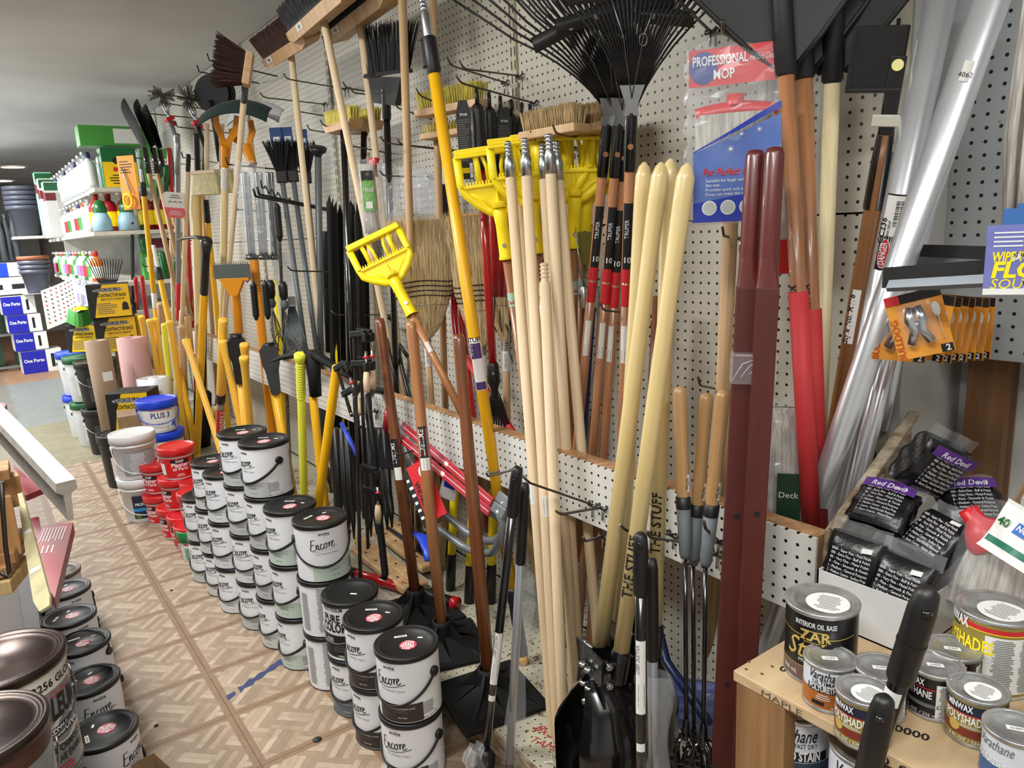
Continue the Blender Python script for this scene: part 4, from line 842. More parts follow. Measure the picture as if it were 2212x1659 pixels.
# bow rakes behind: dark tines
for u, v, xx, lab in ((1135, 700, 1.42, 'dark bow rake head behind the orange-handled mop holder'), (1100, 640, 1.44, 'dark bow rake head behind the corn broom at the right')):
    t = thing('bow_rake_head', lab, 'rake', T(X(u, v, xx), -.3), 'dark rake heads behind the mop holders')
    mb = MB(); mb.grid(lambda a, b: ((a - .5) * .11, -.01 + .01 * b, .1 * (1 - b) * (1 - (2 * a - 1) ** 2 * .4)), 8, 6, BLK); mb.build('head_plate', t)
    for k in range(7): MB().tube([((k - 3) * .017, 0, .0), ((k - 3) * .02, -.005, -.09), ((k - 3) * .02, -.03, -.11)], .0025, BLK, 5).build('tine', t)
# push brooms and brush heads
TAMP = M_('tampico_bristle', (210, 180, 130), .8, var=.3, scale=(200, 200, 20)); YBR = M_('yellow_bristle', (222, 208, 96), .7, var=.2, scale=(200, 200, 20)); BBR = M_('black_bristle', (20, 22, 26), .6); RBR = M_('brown_bristle', (70, 42, 34), .8, var=.3, scale=(200, 200, 20))
BLOCK = wood('broom_block', (206, 172, 130), (184, 144, 98), .5, 25)
def bristle_field(mb, x0, x1, y0, y1, z0, h, mat, nx, ny, flare=.12, r=.003, seed=1, lean=(0, 0)):
    rnd = random.Random(seed)
    for i in range(nx):
        for j in range(ny):
            fx, fy = (i + .5) / nx, (j + .5) / ny; x, y = x0 + (x1 - x0) * fx, y0 + (y1 - y0) * fy
            for q in range(3):
                ax, ay = (fx - .5) * flare * 2 + rnd.uniform(-.08, .08) + lean[0], (fy - .5) * flare * 2.4 + rnd.uniform(-.08, .08) + lean[1]; hh = h * rnd.uniform(.93, 1.03)
                mb.tube([(x, y, z0), (x + ax * hh * .5, y + ay * hh * .5, z0 + hh * .55), (x + ax * hh, y + ay * hh, z0 + hh)], [r * .8, r, r * .45], mat, 4, cap=False, smooth=False)
def brush_head(name, lab, M, L_, W_, H_, br, h, group=None, nx=26, ny=5, handle=None, hm=DOWEL, taper=0, up=1, r=.003, hr=.0125, flare=.12):
    t = thing(name, lab, 'broom', M, group)
    mb = MB()
    if taper: mb.prism([(-L_ / 2, 0), (L_ / 2, 0), (L_ / 2 - taper, -H_ * up), (-L_ / 2 + taper, -H_ * up)][::-1], -W_ / 2, W_ / 2, BLOCK)
    else: mb.box((0, 0, -H_ / 2), (L_, W_, H_), BLOCK, bev=.004)
    mb.build('block', t)
    mb = MB(); bristle_field(mb, -L_ / 2 + .008, L_ / 2 - .008, -W_ / 2 + .008, W_ / 2 - .008, 0, h, br, nx, ny, flare, r); mb.build('bristles', t)['kind'] = 'stuff'
    if handle:
        A, B = handle; rod(t, 'handle', A, B, [(0, hr * .9), (.01, hr), (1, hr)], hm)
    return t
g1 = 'brush heads lying on wall hooks'
P1, P2 = X(1146, 288, 1.24), X(1240, 272, 1.24)
brush_head('scrub_brush', 'tan-bristled wooden scrub brush head nearer the mop frames, bristles up', T(X(1195, 287, 1.27) + Vector((0, -.0, .012)), -1.45), .2, .062, .022, TAMP, .05, g1, 24, 5)
brush_head('scrub_brush', 'tan-bristled wooden scrub brush head touching the leaf rake sleeves', T(X(1252, 284, 1.36) + Vector((0, 0, .012)), -1.45), .2, .062, .022, TAMP, .05, g1, 24, 5)
brush_head('scrub_brush', 'yellow-bristled wooden scrub brush head behind the long yellow pole, bristles up', T(X(975, 234, 1.34) + Vector((0, 0, .01)), -1.3), .28, .062, .024, YBR, .055, g1, 26, 5)
brush_head('scrub_brush', 'wooden brush block hanging just below the yellow-bristled brush', T(X(985, 280, 1.38), -1.3), .28, .062, .02, YBR, .03, g1, 20, 4)
for u, v, xx, ub, lab, rz in ((740, 265, 1.26, 748, 'left of two black-handled brooms with short yellow bristles', -1.5), (785, 268, 1.36, 775, 'right of two black-handled brooms with short yellow bristles', -1.5)):
    P = X(u, v, xx); A = ext(P, X(ub + (8 if u < 760 else 4), 640, xx + .05)); brush_head('deck_brush', lab, T(P, rz), .22, .06, .03, YBR, .05, 'black-handled yellow brooms', 24, 4, (A, P - Vector((0, 0, .03))), BLKG, .02)
# big push brooms high on the wall
def push(u, v, xx, ub, vb, xb, lab, L_, br, bh, rz=-PI / 2, hm=DOWEL, tilt=0, W_=.075, lean=0, nx=44, zlow=.107):
    P = X(u, v, xx); A = ext(P, X(ub, vb, xb), zlow); t = thing('push_broom', lab, 'broom', T(P, rz, tilt), 'push brooms stored with their heads up')
    mb = MB(); mb.prism([(-L_ / 2, -.004), (-L_ / 2, .022), (L_ / 2, .022), (L_ / 2, -.004), (L_ / 2 - .05, -.02), (-L_ / 2 + .05, -.02)], -W_ / 2, W_ / 2, BLOCK); mb.build('block', t)
    mb = MB(); mb.box((0, 0, .022 + bh * .42), (L_ - .02, W_ * .8, bh * .8), br); bristle_field(mb, -L_ / 2 + .006, L_ / 2 - .006, -W_ / 2 + .004, W_ / 2 - .004, .02, bh, br, nx, 5, .1, .0038, 2, (0, lean)); mb.build('bristles', t)['kind'] = 'stuff'
    rod(t, 'handle', A, P, [(0, .012), (.01, .0135), (1, .0135)], hm)
    mb = MB(); mb.add([(-.18, -W_ / 2 - .001, -.002), (-.12, -W_ / 2 - .001, -.002), (-.12, -W_ / 2 - .001, .018), (-.18, -W_ / 2 - .001, .018)], [(0, 1, 2, 3)], PAPER); mb.barcode(.03, .012, lambda x, y: (-.15 + x, -W_ / 2 - .002, .008 + y), INK); mb.build('product_label', t, 'white product label')
    return t
push(697, 32, 1.12, 826, 668, 1.36, 'wide black push broom in front, its pale handle slanting across the wall', .62, BBR, .085, -PI / 2 - .08, tilt=.35)
push(778, 42, 1.24, 822, 420, 1.34, 'second wide black push broom, behind and to the right of the front one', .6, BBR, .085, -PI / 2 - .08, tilt=.3)
push(628, 108, 1.17, 690, 700, 1.34, 'brown push broom with a pale block, hung at the middle of the wall', .46, RBR, .09, -PI / 2, tilt=.5)
P = X(536, 150, 1.06); B_ = X(530, 182, 1.06); A = ext(B_, X(480, 740, 1.16)); t = thing('push_broom', 'brown push broom at the left with its pale block seen end on', 'broom', T(P, -.35, 0, -PI / 2 + .25), 'push brooms stored with their heads up')
mb = MB(); mb.box((0, 0, 0), (.13, .085, .03), BLOCK, bev=.004); mb.build('block', t); mb = MB(); mb.box((0, 0, .05), (.11, .07, .08), RBR); bristle_field(mb, -.06, .06, -.038, .038, .01, .12, RBR, 16, 7, .3, .0035); mb.build('bristles', t)['kind'] = 'stuff'; rod(t, 'handle', A, B_, [(0, .012), (.01, .0135), (1, .0135)], DOWEL); rod(t, 'ferrule', B_ + (A - B_) * .03, B_, [(0, .0142), (1, .0142)], GREYT)
for u0, v0, u1, v1, xx, lab in ((868, -40, 884, 455, 1.2, 'long weathered wooden broom handle passing the black angle broom'), (934, -40, 949, 455, 1.34, 'long weathered wooden broom handle behind the steel tip of the yellow pole'), (792, 330, 815, 700, 1.45, 'thin wooden handle behind the hanging mop packet'), (1578, 480, 1562, 830, 1.36, 'square pine handle behind the maroon wheelbarrow handles')):
    B = X(u0, v0, xx); A = ext(B, X(u1, v1, xx + .05)); staff('tool_pole', lab, 'handle', A, B, [('shaft', [(0, .0135 if u0 < 1500 else .017), (1, .0135 if u0 < 1500 else .017)], (PLAINW, DOWEL)[u0 in (792,)])], 'bare wooden handles leaning on the wall')
# black angle broom
B = X(834, 212, 1.3); A = ext(B, X(856, 822, 1.38)); t = thing('angle_broom', 'black angled broom with its bristles up beneath the big push brooms', 'broom', frame(A, B, (-1, -.2, 0)))
L = (B - A).length; mb = MB(); mb.lathe([(0, 0), (.0125, 0), (.0125, L), (0, L)], BLKG, 14); mb.build('handle', t)
mb = MB(); mb.prism([(-.055, L - .02), (.065, L - .02), (.1, L + .075), (-.085, L + .065)], -.013, .013, BLK); mb.prism([(-.1, L + .06), (.125, L + .09), (.125, L + .103), (-.1, L + .073)], -.02, .02, BLKG); mb.lathe([(.016, L - .07), (.016, L + .03)], BLKG, 12); mb.build('broom_cap', t)
mb = MB(); rnd = random.Random(4)
for k in range(300):
    u = rnd.random(); x = -.095 + .215 * u; z = L + .07 + .03 * u; ln = .16 * rnd.uniform(.9, 1.03); a = (u - .45) * .5 + rnd.uniform(-.05, .05); y = rnd.uniform(-.014, .014)
    mb.tube([(x, y, z), (x + math.sin(a) * ln * .5, y * 1.3, z + ln * .5), (x + math.sin(a) * ln + rnd.uniform(-.004, .004), y * 1.9, z + math.cos(a) * ln)], [.0016, .0016, .0007], BBR, 3, cap=False, smooth=False)
mb.prism([(-.09, L + .07), (.11, L + .09), (.13, L + .19), (-.12, L + .17)], -.008, .008, BBR); mb.build('bristles', t)['kind'] = 'stuff'
# blue-tagged black brooms
for u, v, ub, vb, xx, lab in ((610, 392, 662, 770, 1.24, 'left blue-tagged black broom with a grey handle'), (634, 390, 690, 800, 1.29, 'middle blue-tagged black broom with a grey handle'), (662, 393, 700, 800, 1.36, 'right blue-tagged black broom behind the wooden handle')):
    B = X(u, v, xx); A = ext(B, X(ub, vb, xx + .03)); t = thing('lobby_brush', lab, 'broom', frame(A, B), 'blue-tagged black brooms'); L = (B - A).length
    mb = MB(); mb.lathe([(0, 0), (.012, 0), (.012, L), (0, L)], GREYT, 12); mb.build('handle', t)
    mb = MB(); mb.box((0, 0, L + .02), (.05, .028, .055), BLK, bev=.006); mb.build('broom_cap', t)
    mb = MB(); bristle_field(mb, -.022, .022, -.01, .01, L + .04, .14, BBR, 9, 3, .28, .003, 3); mb.build('bristles', t)['kind'] = 'stuff'
    mb = MB(); mb.box((-.002, -.01, L + .2), (.05, .004, .07), M_('blue_tag', (34, 74, 132), .5)); mb.add([(-.014, -.0125, L + .175), (.014, -.0125, L + .175), (.014, -.0125, L + .195), (-.014, -.0125, L + .195)], [(0, 1, 2, 3)], PAPER); mb.build('blue_tag', t, 'blue cardboard tag')
B = X(687, 332, 1.3); A = ext(B, X(692, 700, 1.34)); t, L = staff('plunger_pole', 'dark grey pole with a flared black cap beside the blue-tagged brooms', 'pole', A, B, [('pole', [(0, .015), (1, .015)], GREYT)]); mb = MB(); mb.lathe([(.016, L - .01), (.02, L), (.034, L + .008), (.038, L + .025), (.03, L + .03), (0, L + .03)], BLK, 20); mb.build('cap', t)
# dark angle stakes
STK = M_('stake_black', (30, 31, 33), .5)
for k in range(11):
    u = 712 + k * 7.5; xx = 1.28 + .018 * (k % 4) + k * .006; v = 425 + (k * 37 % 30); B = X(u, v, xx); A = ext(B, X(u + 9, 820, xx + .02))
    t = thing('garden_stake', '%s dark steel garden stake in the bundle by the bar clamps' % ('leftmost', 'second', 'third', 'fourth', 'fifth', 'sixth', 'seventh', 'eighth', 'ninth', 'tenth', 'rightmost')[k], 'stake', frame(A, B, Matrix.Rotation(k * .9, 3, 'Z') @ Vector((-.6, -.8, 0))), 'bundle of dark garden stakes'); L = (B - A).length
    mb = MB(); mb.prism([(-.014, 0), (-.014, L - .03), (0, L + .01), (0, 0)], -.0015, .0015, STK); mb.prism([(0, 0), (0, L + .01), (.02, L - .03), (.02, 0)], -.001, .001, STK, 'X'); mb.build('angle_bar', t)
# packets hanging on hooks
def packet(name, lab, cat, c, w, h, front, fillm, fill=None, d=.03, grp=None, film=FILM, printer=None):
    t = thing(name, lab, cat, frame(c - Vector((0, 0, h / 2)), c + Vector((0, 0, h / 2)), front), grp)
    def sk(a, b, k=1):
        an = a * 2 * PI; e = math.sin(PI * min(1, max(0, b))) ** .35 * .85 + .15; cr = 1 + .05 * math.sin(b * 40 + a * 9)
        return (w / 2 * k * max(-1, min(1, 1.25 * math.cos(an))) * cr, d / 2 * k * e * math.sin(an) * cr, h * (b * k + (1 - k) / 2))
    if fill: fill(t)
    elif fillm: mb = MB(); mb.grid(lambda a, b: sk(a, b, .86), 24, 20, fillm); mb.build('contents', t)
    mb = MB(); mb.grid(lambda a, b: tuple(Vector(sk(a, b)) * (1 + .035 * math.sin(a * 57 + b * 23) * math.sin(b * 61))), 34, 30, film, smooth=False); mb.build('plastic_wrap', t, 'clear plastic wrap')
    if printer: mb = MB(); printer(mb); mb.build('printed_label', t)
    return t
def p_mop(mb):
    mb.grid(lambda a, b: (-.022 + .044 * a, -.021 - .002 * math.sin(a * 3), .10 + .11 * b), 4, 4, M_('lime_label', (92, 164, 52), .5)); mb.grid(lambda a, b: (-.022 + .044 * a, -.022, .21 + .035 * b), 4, 1, INK); mb.text('Head', .018, WHT, lambda x, y: (x, -.0245, .17 + y), maxw=.035); mb.add([(-.012, -.0245, .11), (.012, -.0245, .11), (.012, -.0245, .135), (-.012, -.0245, .135)], [(0, 1, 2, 3)], PAPER)
packet('mop_refill', 'white mop head refill with a lime green band, wrapped and hanging', 'mop refill', X(797, 430, 1.25), .065, .29, None, COTTON, None, .05, printer=p_mop)
t = thing('plastic_clip', 'red plastic clip in clear film above the hanging mop refill', 'clip', T(X(808, 350, 1.3))); mb = MB(); mb.box((0, 0, 0), (.03, .05, .03), REDL, bev=.008); mb.box((0, .015, -.025), (.02, .02, .03), REDL, bev=.005); mb.build('clip_body', t)
for u, v, w_, h_, xx, lab in ((843, 440, .075, .3, 1.32, 'clear plastic packet with grey fittings right of the mop refill'), (893, 410, .09, .16, 1.38, 'small clear packet behind the weathered handle'), (925, 420, .08, .15, 1.42, 'clear packet of chrome parts above the corn broom'), (620, 640, .1, .42, 1.28, 'long crinkled clear bag around silver rods by the blue-tagged brooms')):
    packet('plastic_packet', lab, 'packet', X(u, v, xx), w_, h_, None, None, None, .03, 'clear packets among the brooms', FILMW)
t = thing('card_label', 'small orange instruction card behind the red tubes', 'card', T(X(1012, 480, 1.4), -.9)); mb = MB(); mb.box((0, 0, 0), (.07, .003, .055), M_('orange_card', (224, 150, 50), .6)); flat_text(mb, -.03, .03, .022, -.022, 5, INK, lambda x, y: (x, -.002, y)); mb.build('card', t)
# the big blue mop packet
def mopfill(t):
    mb = MB(); w, h = .165, .235
    mb.grid(lambda a, b: (w / 2 * max(-1, min(1, 1.3 * math.cos(a * 2 * PI))) * (1 - .08 * b), .02 * math.sin(a * 2 * PI), .01 + (h - .03) * b), 28, 16, COTTON); mb.build('mop_yarn', t)
    mb = MB(); mb.tube([(x, 0, h - .002 - 1.6 * x * x - .012) for x in (-.075, -.055, -.03, 0, .03, .055, .08)], .014, REDL, 10, flat=1.3); mb.lathe([(.017, h - .005), (.017, h + .016), (0, h + .016)], REDL, 16); mb.build('mop_collar', t, 'red plastic collar')
BAGB = M_('bag_blue', (96, 124, 196), .28, var=.15, scale=(8, 8, 8)); BAGB2 = M_('bag_deep_blue', (40, 58, 160), .28)
def p_big(mb):
    yb = -.034; P = lambda x, z: (x, yb - .004 * math.sin(x * 40 + z * 30), z)
    def band(u, v): x = -.08 + .165 * u; top = .155 + .05 * u - .015 * (1 - u); return P(x, .005 + (top - .005) * v)
    mb.grid(band, 24, 12, BAGB); mb.grid(lambda u, v: (lambda p: (p[0], p[1] - .001, p[2]))(P(-.08 + .165 * u, .155 + .06 * u - .015 * (1 - u) + .012 * v * (.2 + u))), 24, 2, BAGB2)
    mb.grid(lambda u, v: (lambda p: (p[0], p[1] - .0008, p[2]))(P(-.08 + .165 * u, .005 + .05 * v * (.75 + .5 * u))), 24, 3, BAGB2)
    tx = lambda ox, oz: (lambda x, y: (lambda p: (p[0], p[1] - .0022, p[2]))(P(ox + x, oz + y)))
    mb.text('For Perfect Cleaning', .0145, REDP, tx(.004, .096), bold=.03, shear=.3, maxw=.13)
    for k, s in enumerate(('Suitable for large surface cleaning', 'like wet', 'Provides quick and easy cleaning', 'Does not make the surface wet')): mb.text(s, .0062, WHT, tx(-.055, .083 - k * .0088), al='L')
    for cx in (-.048, -.012, .024): mb.add([tx(cx + .0145 * math.cos(a * PI / 10), .033 + .0145 * math.sin(a * PI / 10))(0, 0) for a in range(20)], [tuple(range(20))], WHT); mb.add([(lambda p: (p[0], p[1] - .0006, p[2]))(tx(cx + .0125 * math.cos(a * PI / 10), .033 + .0125 * math.sin(a * PI / 10))(0, 0)) for a in range(20)], [tuple(range(20))], M_('tile_picture', (176, 182, 180), .5))
    for cx, cz, s in ((-.008, .145, .009), (.012, .172, .006), (.045, .178, .007)):
        pts = []
        for a in range(16): r_ = s if a % 2 == 0 else s * .18; pts.append(tx(cx + r_ * math.cos(a * PI / 8), cz + r_ * math.sin(a * PI / 8))(0, 0))
        mb.add(pts, [tuple(range(16))], WHT)
c0 = X(1592, 305, 1.2); fr2 = (-.78, -.62, 0)
t = packet('mop_packet', 'large blue and clear packet reading PROFESSIONAL MOP, hanging from a hook', 'mop packet', c0, .19, .345, fr2, None, mopfill, .06, None, FILM, p_big)
RH = M_('red_header', (206, 34, 40), .45); mb = MB(); h = .345
P = lambda x, z: (x, -.008 - .006 * math.sin(x * 26), z)
mb.grid(lambda u, v: P(-.09 + .18 * u, h - .075 + .07 * v), 20, 2, RH)
mb.add([(lambda p: (p[0], p[1] - .001, p[2]))(P(-.062 + .027 * math.cos(a * PI / 12), h - .04 + .031 * math.sin(a * PI / 12))) for a in range(24)], [tuple(range(24))], M_('header_blue', (52, 64, 140), .5))
tx = lambda ox, oz: (lambda x, y: (lambda p: (p[0], p[1] - .0022, p[2]))(P(ox + x, oz + y)))
mb.text('PROFESSIONAL', .0185, WHT, tx(-.03, h - .036), bold=.03, maxw=.105); mb.text('MOP', .0185, WHT, tx(-.022, h - .063), bold=.03, maxw=.04); mb.text('Perfect Cleaning', .0115, WHT, tx(.056, h - .035), shear=.3, maxw=.06); mb.build('header_card', t, 'red header card reading PROFESSIONAL MOP'); t.matrix_world = t.matrix_world @ T((-.004, 0, .022), s=.93)
packet('mop_packet', 'second mop packet with red ends, mostly hidden behind the maroon and red handles', 'mop packet', X(1690, 330, 1.4), .12, .5, fr2, COTTON, None, .08, printer=lambda mb: (mb.box((0, -.044, .04), (.07, .006, .07), REDL), mb.box((0, -.044, .46), (.09, .006, .06), RH)))
# mop heads standing behind the rail at the right
packet('mop_packet', 'wrapped cotton mop heads standing behind the rail, green label facing out', 'mop packet', X(1690, 1010, 1.3), .1, .3, fr2, COTTON, None, .07, printer=lambda mb: (mb.box((.01, -.04, .1), (.045, .004, .1), M_('dark_green_label', (20, 52, 32), .5)), mb.text('Deck', .013, WHT, lambda x, y: (.01 + x, -.043, .1 + y)), mb.box((.012, -.043, .045), (.025, .002, .015), PAPER)))
# snow shovels with black scoops
SHB = M_('scoop_black', (28, 29, 31), .55, var=.12, scale=(3, 3, 3))
def shovel(B, P, lab, hm, sleeve, rz=0, w=.17, zlow=.107):
    A = ext(B, P, zlow); L = (B - A).length; t = thing('scoop_shovel', lab, 'shovel', frame(A, B, (-.8 * math.cos(rz) + .6 * math.sin(rz), -.6 * math.cos(rz) - .8 * math.sin(rz), 0)), 'black scoop shovels with their blades up')
    mb = MB(); mb.lathe([(0, 0), (.0145, .01), (.0145, L), (0, L)], hm, 18)
    if sleeve: mb.text('TRUPER', .014, INK, cylv(.0146, -.3, L - .42), bold=.03, maxw=.075)
    mb.build('handle', t)
    if sleeve: mb = MB(); mb.lathe([(.0146, .02), (.0182, .02), (.0182, sleeve), (.0146, sleeve)], REDM, 20); mb.build('sleeve', t, 'red foam sleeve')
    mb = MB(); mb.lathe([(.016, L - .012), (.019, L - .008), (.018, L + .12), (.012, L + .24), (.0, L + .3)], SHB, 16)
    def fn(u, v):
        zz = L + .004 + .36 * v; ww = (.02 + w * min(1, v / .55) ** .9) ; x = (u - .5) * 2 * ww
        return (x, .004 - .035 * (2 * u - 1) ** 2 * min(1, v * 1.5) + .01 * math.sin(v * 3), zz)
    mb.grid(fn, 16, 14, SHB); mb.grid(lambda u, v: Vector(fn(u, v)) + Vector((0, .004, 0)), 16, 14, SHB)
    for sg in (0, 1): mb.tube([fn(sg, v / 8) for v in range(9)], .005, SHB, 6)
    mb.build('scoop', t); return t
shovel(X(1697, 148, 1.24), X(1752, 1120, 1.3), 'front scoop shovel with a long red-sleeved handle', ORW, .5, zlow=.8)
shovel(X(1737, 155, 1.29), X(1768, 1100, 1.36), 'second red-sleeved scoop shovel just behind the front one', ORW, .48, zlow=.78)
shovel(X(1798, 163, 1.33), X(1772, 900, 1.42), 'scoop shovel with a plain cream handle', CREAM, 0, -.25)
# hinged scraper head on a pole
B = X(1906, 330, 1.36); A = ext(B, X(1800, 945, 1.42), .3); L = (B - A).length; t = thing('pole_scraper', 'brown pole with a black folded steel head beside the silver tubes', 'scraper', frame(A, B, (-.85, -.5, 0)))
mb = MB(); mb.lathe([(0, 0), (.0155, .01), (.0155, L - .02), (.013, L + .03), (0, L + .03)], wood('old_handle', (150, 104, 62), (112, 72, 40), .4, 40), 18); mb.build('handle', t)
mb = MB(); mb.lathe([(.0165, L - .1), (.0175, L - .095), (.0165, L - .01), (.014, L + .03)], BLKG, 18, a0=.35, a1=2 * PI - .35); mb.box((0, 0, L + .09), (.026, .012, .14), BLKG, bev=.003); mb.build('steel_socket', t)
mb = MB(); mb.box((0, 0, L + .055), (.052, .03, .02), M_('old_white_clip', (190, 186, 172), .5), bev=.002); mb.build('white_clip', t)
mb = MB(); mb.box((-.032, .012, L + .155), (.085, .012, .105), BLKG, bev=.003); mb.box((-.032, .0, L + .104), (.09, .02, .008), BLKG, bev=.002); mb.box((-.074, 0, L + .155), (.006, .026, .1), BLKG); mb.build('steel_head', t)
mb = MB(); mb.tube([(0, -.008, L + .145), (0, -.0125, L + .145)], .0095, M_('yellow_dot', (232, 226, 150), .5), 18); mb.build('round_sticker', t, 'pale yellow round sticker')
mb = MB(); z = (X(1848, 680, 1.41) - A).length; mb.patch(.0156, -.2, 1.0, z - .05, z + .06, PAPER); mb.text('Style No. M116', .012, INK, cylv(.0156, -.3, z), bold=.03, maxw=.1); mb.build('style_label', t, 'white label reading Style No. M116')
# silver tubes
ALU = M_('aluminium_tube', (228, 231, 235), .3, .75, var=.1, scale=(6, 6, 1.2))
def tube_(u0, v0, x0, u1, v1, x1, r, lab, zl=.107):
    B = X(u0, v0, x0); A = ext(B, X(u1, v1, x1), zl); L = (B - A).length; t = thing('aluminium_tube', lab, 'tube', frame(A, B), 'silver tubes leaning in the corner')
    mb = MB(); mb.lathe([(r, 0), (r, L), (r - .002, L), (r - .002, 0), (r, 0)], ALU, 32); mb.build('tube', t); return t, A, B
t, A, B = tube_(2150, -25, 1.2, 1771, 1072, 1.36, .0235, 'front silver tube crossing in front of the others', .3)
z = (X(2090, 150, 1.22) - A).length; mb = MB(); mb.patch(.0236, 0, .55, z - .012, z + .016, PAPER); mb.text('4062', .007, INK, cylp(.0236, 0, z - .006)); mb.build('price_tag', t, 'small price tag')
t, A, B = tube_(2034, -15, 1.34, 1854, 855, 1.42, .0245, 'silver tube with the DANGER label behind the front tube', .6)
def at_z(uv, x): return (X(uv[0], uv[1], x) - A).length
z = at_z((1926, 480), 1.38); mb = MB(); mb.patch(.0246, -.15, 1.35, z - .052, z + .052, PAPER, n=8); mb.patch(.0246, -.15, 1.42, z - .055, z + .055, INK, n=8, off=.0002); mb.barcode(.045, .014, cylv(.0246, .2, z + .02, .0014), INK, 16); mb.text('CC236', .012, INK, cylv(.0246, -.5, z - .012, .0014), bold=.02); mb.text('www.label', .006, INK, cylv(.0246, -.2, z - .01, .0014)); mb.build('barcode_label', t, 'white barcode label')
z = at_z((1908, 540), 1.385); mb = MB(); mb.patch(.0246, -.3, 1.0, z - .032, z + .032, INK, n=8); P = cylv(.0246, -.3, z, .001)
mb.add([P(.028 * math.cos(a * PI / 12), .0095 * math.sin(a * PI / 12)) for a in range(24)], [tuple(range(24))], WHT); P = cylv(.0246, -.3, z, .0014); mb.add([P(.026 * math.cos(a * PI / 12), .0082 * math.sin(a * PI / 12)) for a in range(24)], [tuple(range(24))], REDP)
mb.text('DANGER', .0105, WHT, cylv(.0246, -.14, z, .002), bold=.03, maxw=.042); mb.build('danger_label', t, 'black label with DANGER in a red oval')
tube_(2095, -20, 1.46, 1985, 500, 1.47, .022, 'silver tube farthest back against the wall', 1.0)
for u, v, ub, vb, r, lab in ((1925, 700, 1830, 1105, .012, 'thin clear-wrapped silver tube ending above the bracket'), (1945, 690, 1850, 1090, .011, 'thinnest silver tube beside the grey wall panel')):
    B = X(u, v, 1.4); A = X(ub, vb, 1.42); L = (B - A).length; t = thing('thin_tube', lab, 'tube', frame(A, B), 'thin silver tubes'); mb = MB(); mb.lathe([(r, 0), (r, L), (r - .001, L), (r - .001, 0), (r, 0)], ALU, 16); mb.build('tube', t)
# extra handles behind the rail, right of centre
for u0, v0, u1, v1, xx, m_, lab in ((1255, 560, 1236, 800, 1.44, NAVY, 'left navy blue steel pole beneath the fruit picker'), (1283, 600, 1262, 900, 1.44, NAVY, 'right navy blue steel pole beneath the fruit picker'), (1420, 640, 1400, 1000, 1.4, BROWNW, 'brown handle glimpsed between the digger handles')):
    B = X(u0, v0, xx); staff('tool_pole', lab, 'handle', ext(B, X(u1, v1, xx)), B, [('shaft', [(0, .012), (1, .012)], m_)], 'handles behind the rail')
t = thing('fruit_picker', 'chrome wire fruit picker with an olive pouch left of the orange rake handles', 'fruit picker', T(X(1268, 540, 1.4), -.6)); OLV = M_('olive_cloth', (110, 108, 44), .8)
mb = MB(); mb.grid(lambda a, b: (.035 * (1 - b * .6) * math.cos(a * 2 * PI), .03 * (1 - b * .6) * math.sin(a * 2 * PI), .05 - .09 * b), 14, 6, OLV, smooth=False); mb.build('pouch', t)
for k in range(5): a = k * 1.25; MB().tube([(.012 * math.cos(a), .012 * math.sin(a), -.1), (.03 * math.cos(a), .03 * math.sin(a), -.04), (.04 * math.cos(a), .035 * math.sin(a), .06)], .002, ZINC, 5).build('finger', t)
mb = MB(); mb.lathe([(.014, -.16), (.016, -.12), (.008, -.1)], ZINC, 10, (-.012, 0, 0)); mb.lathe([(.014, -.16), (.016, -.12), (.008, -.1)], ZINC, 10, (.016, 0, 0)); mb.build('clamp', t)
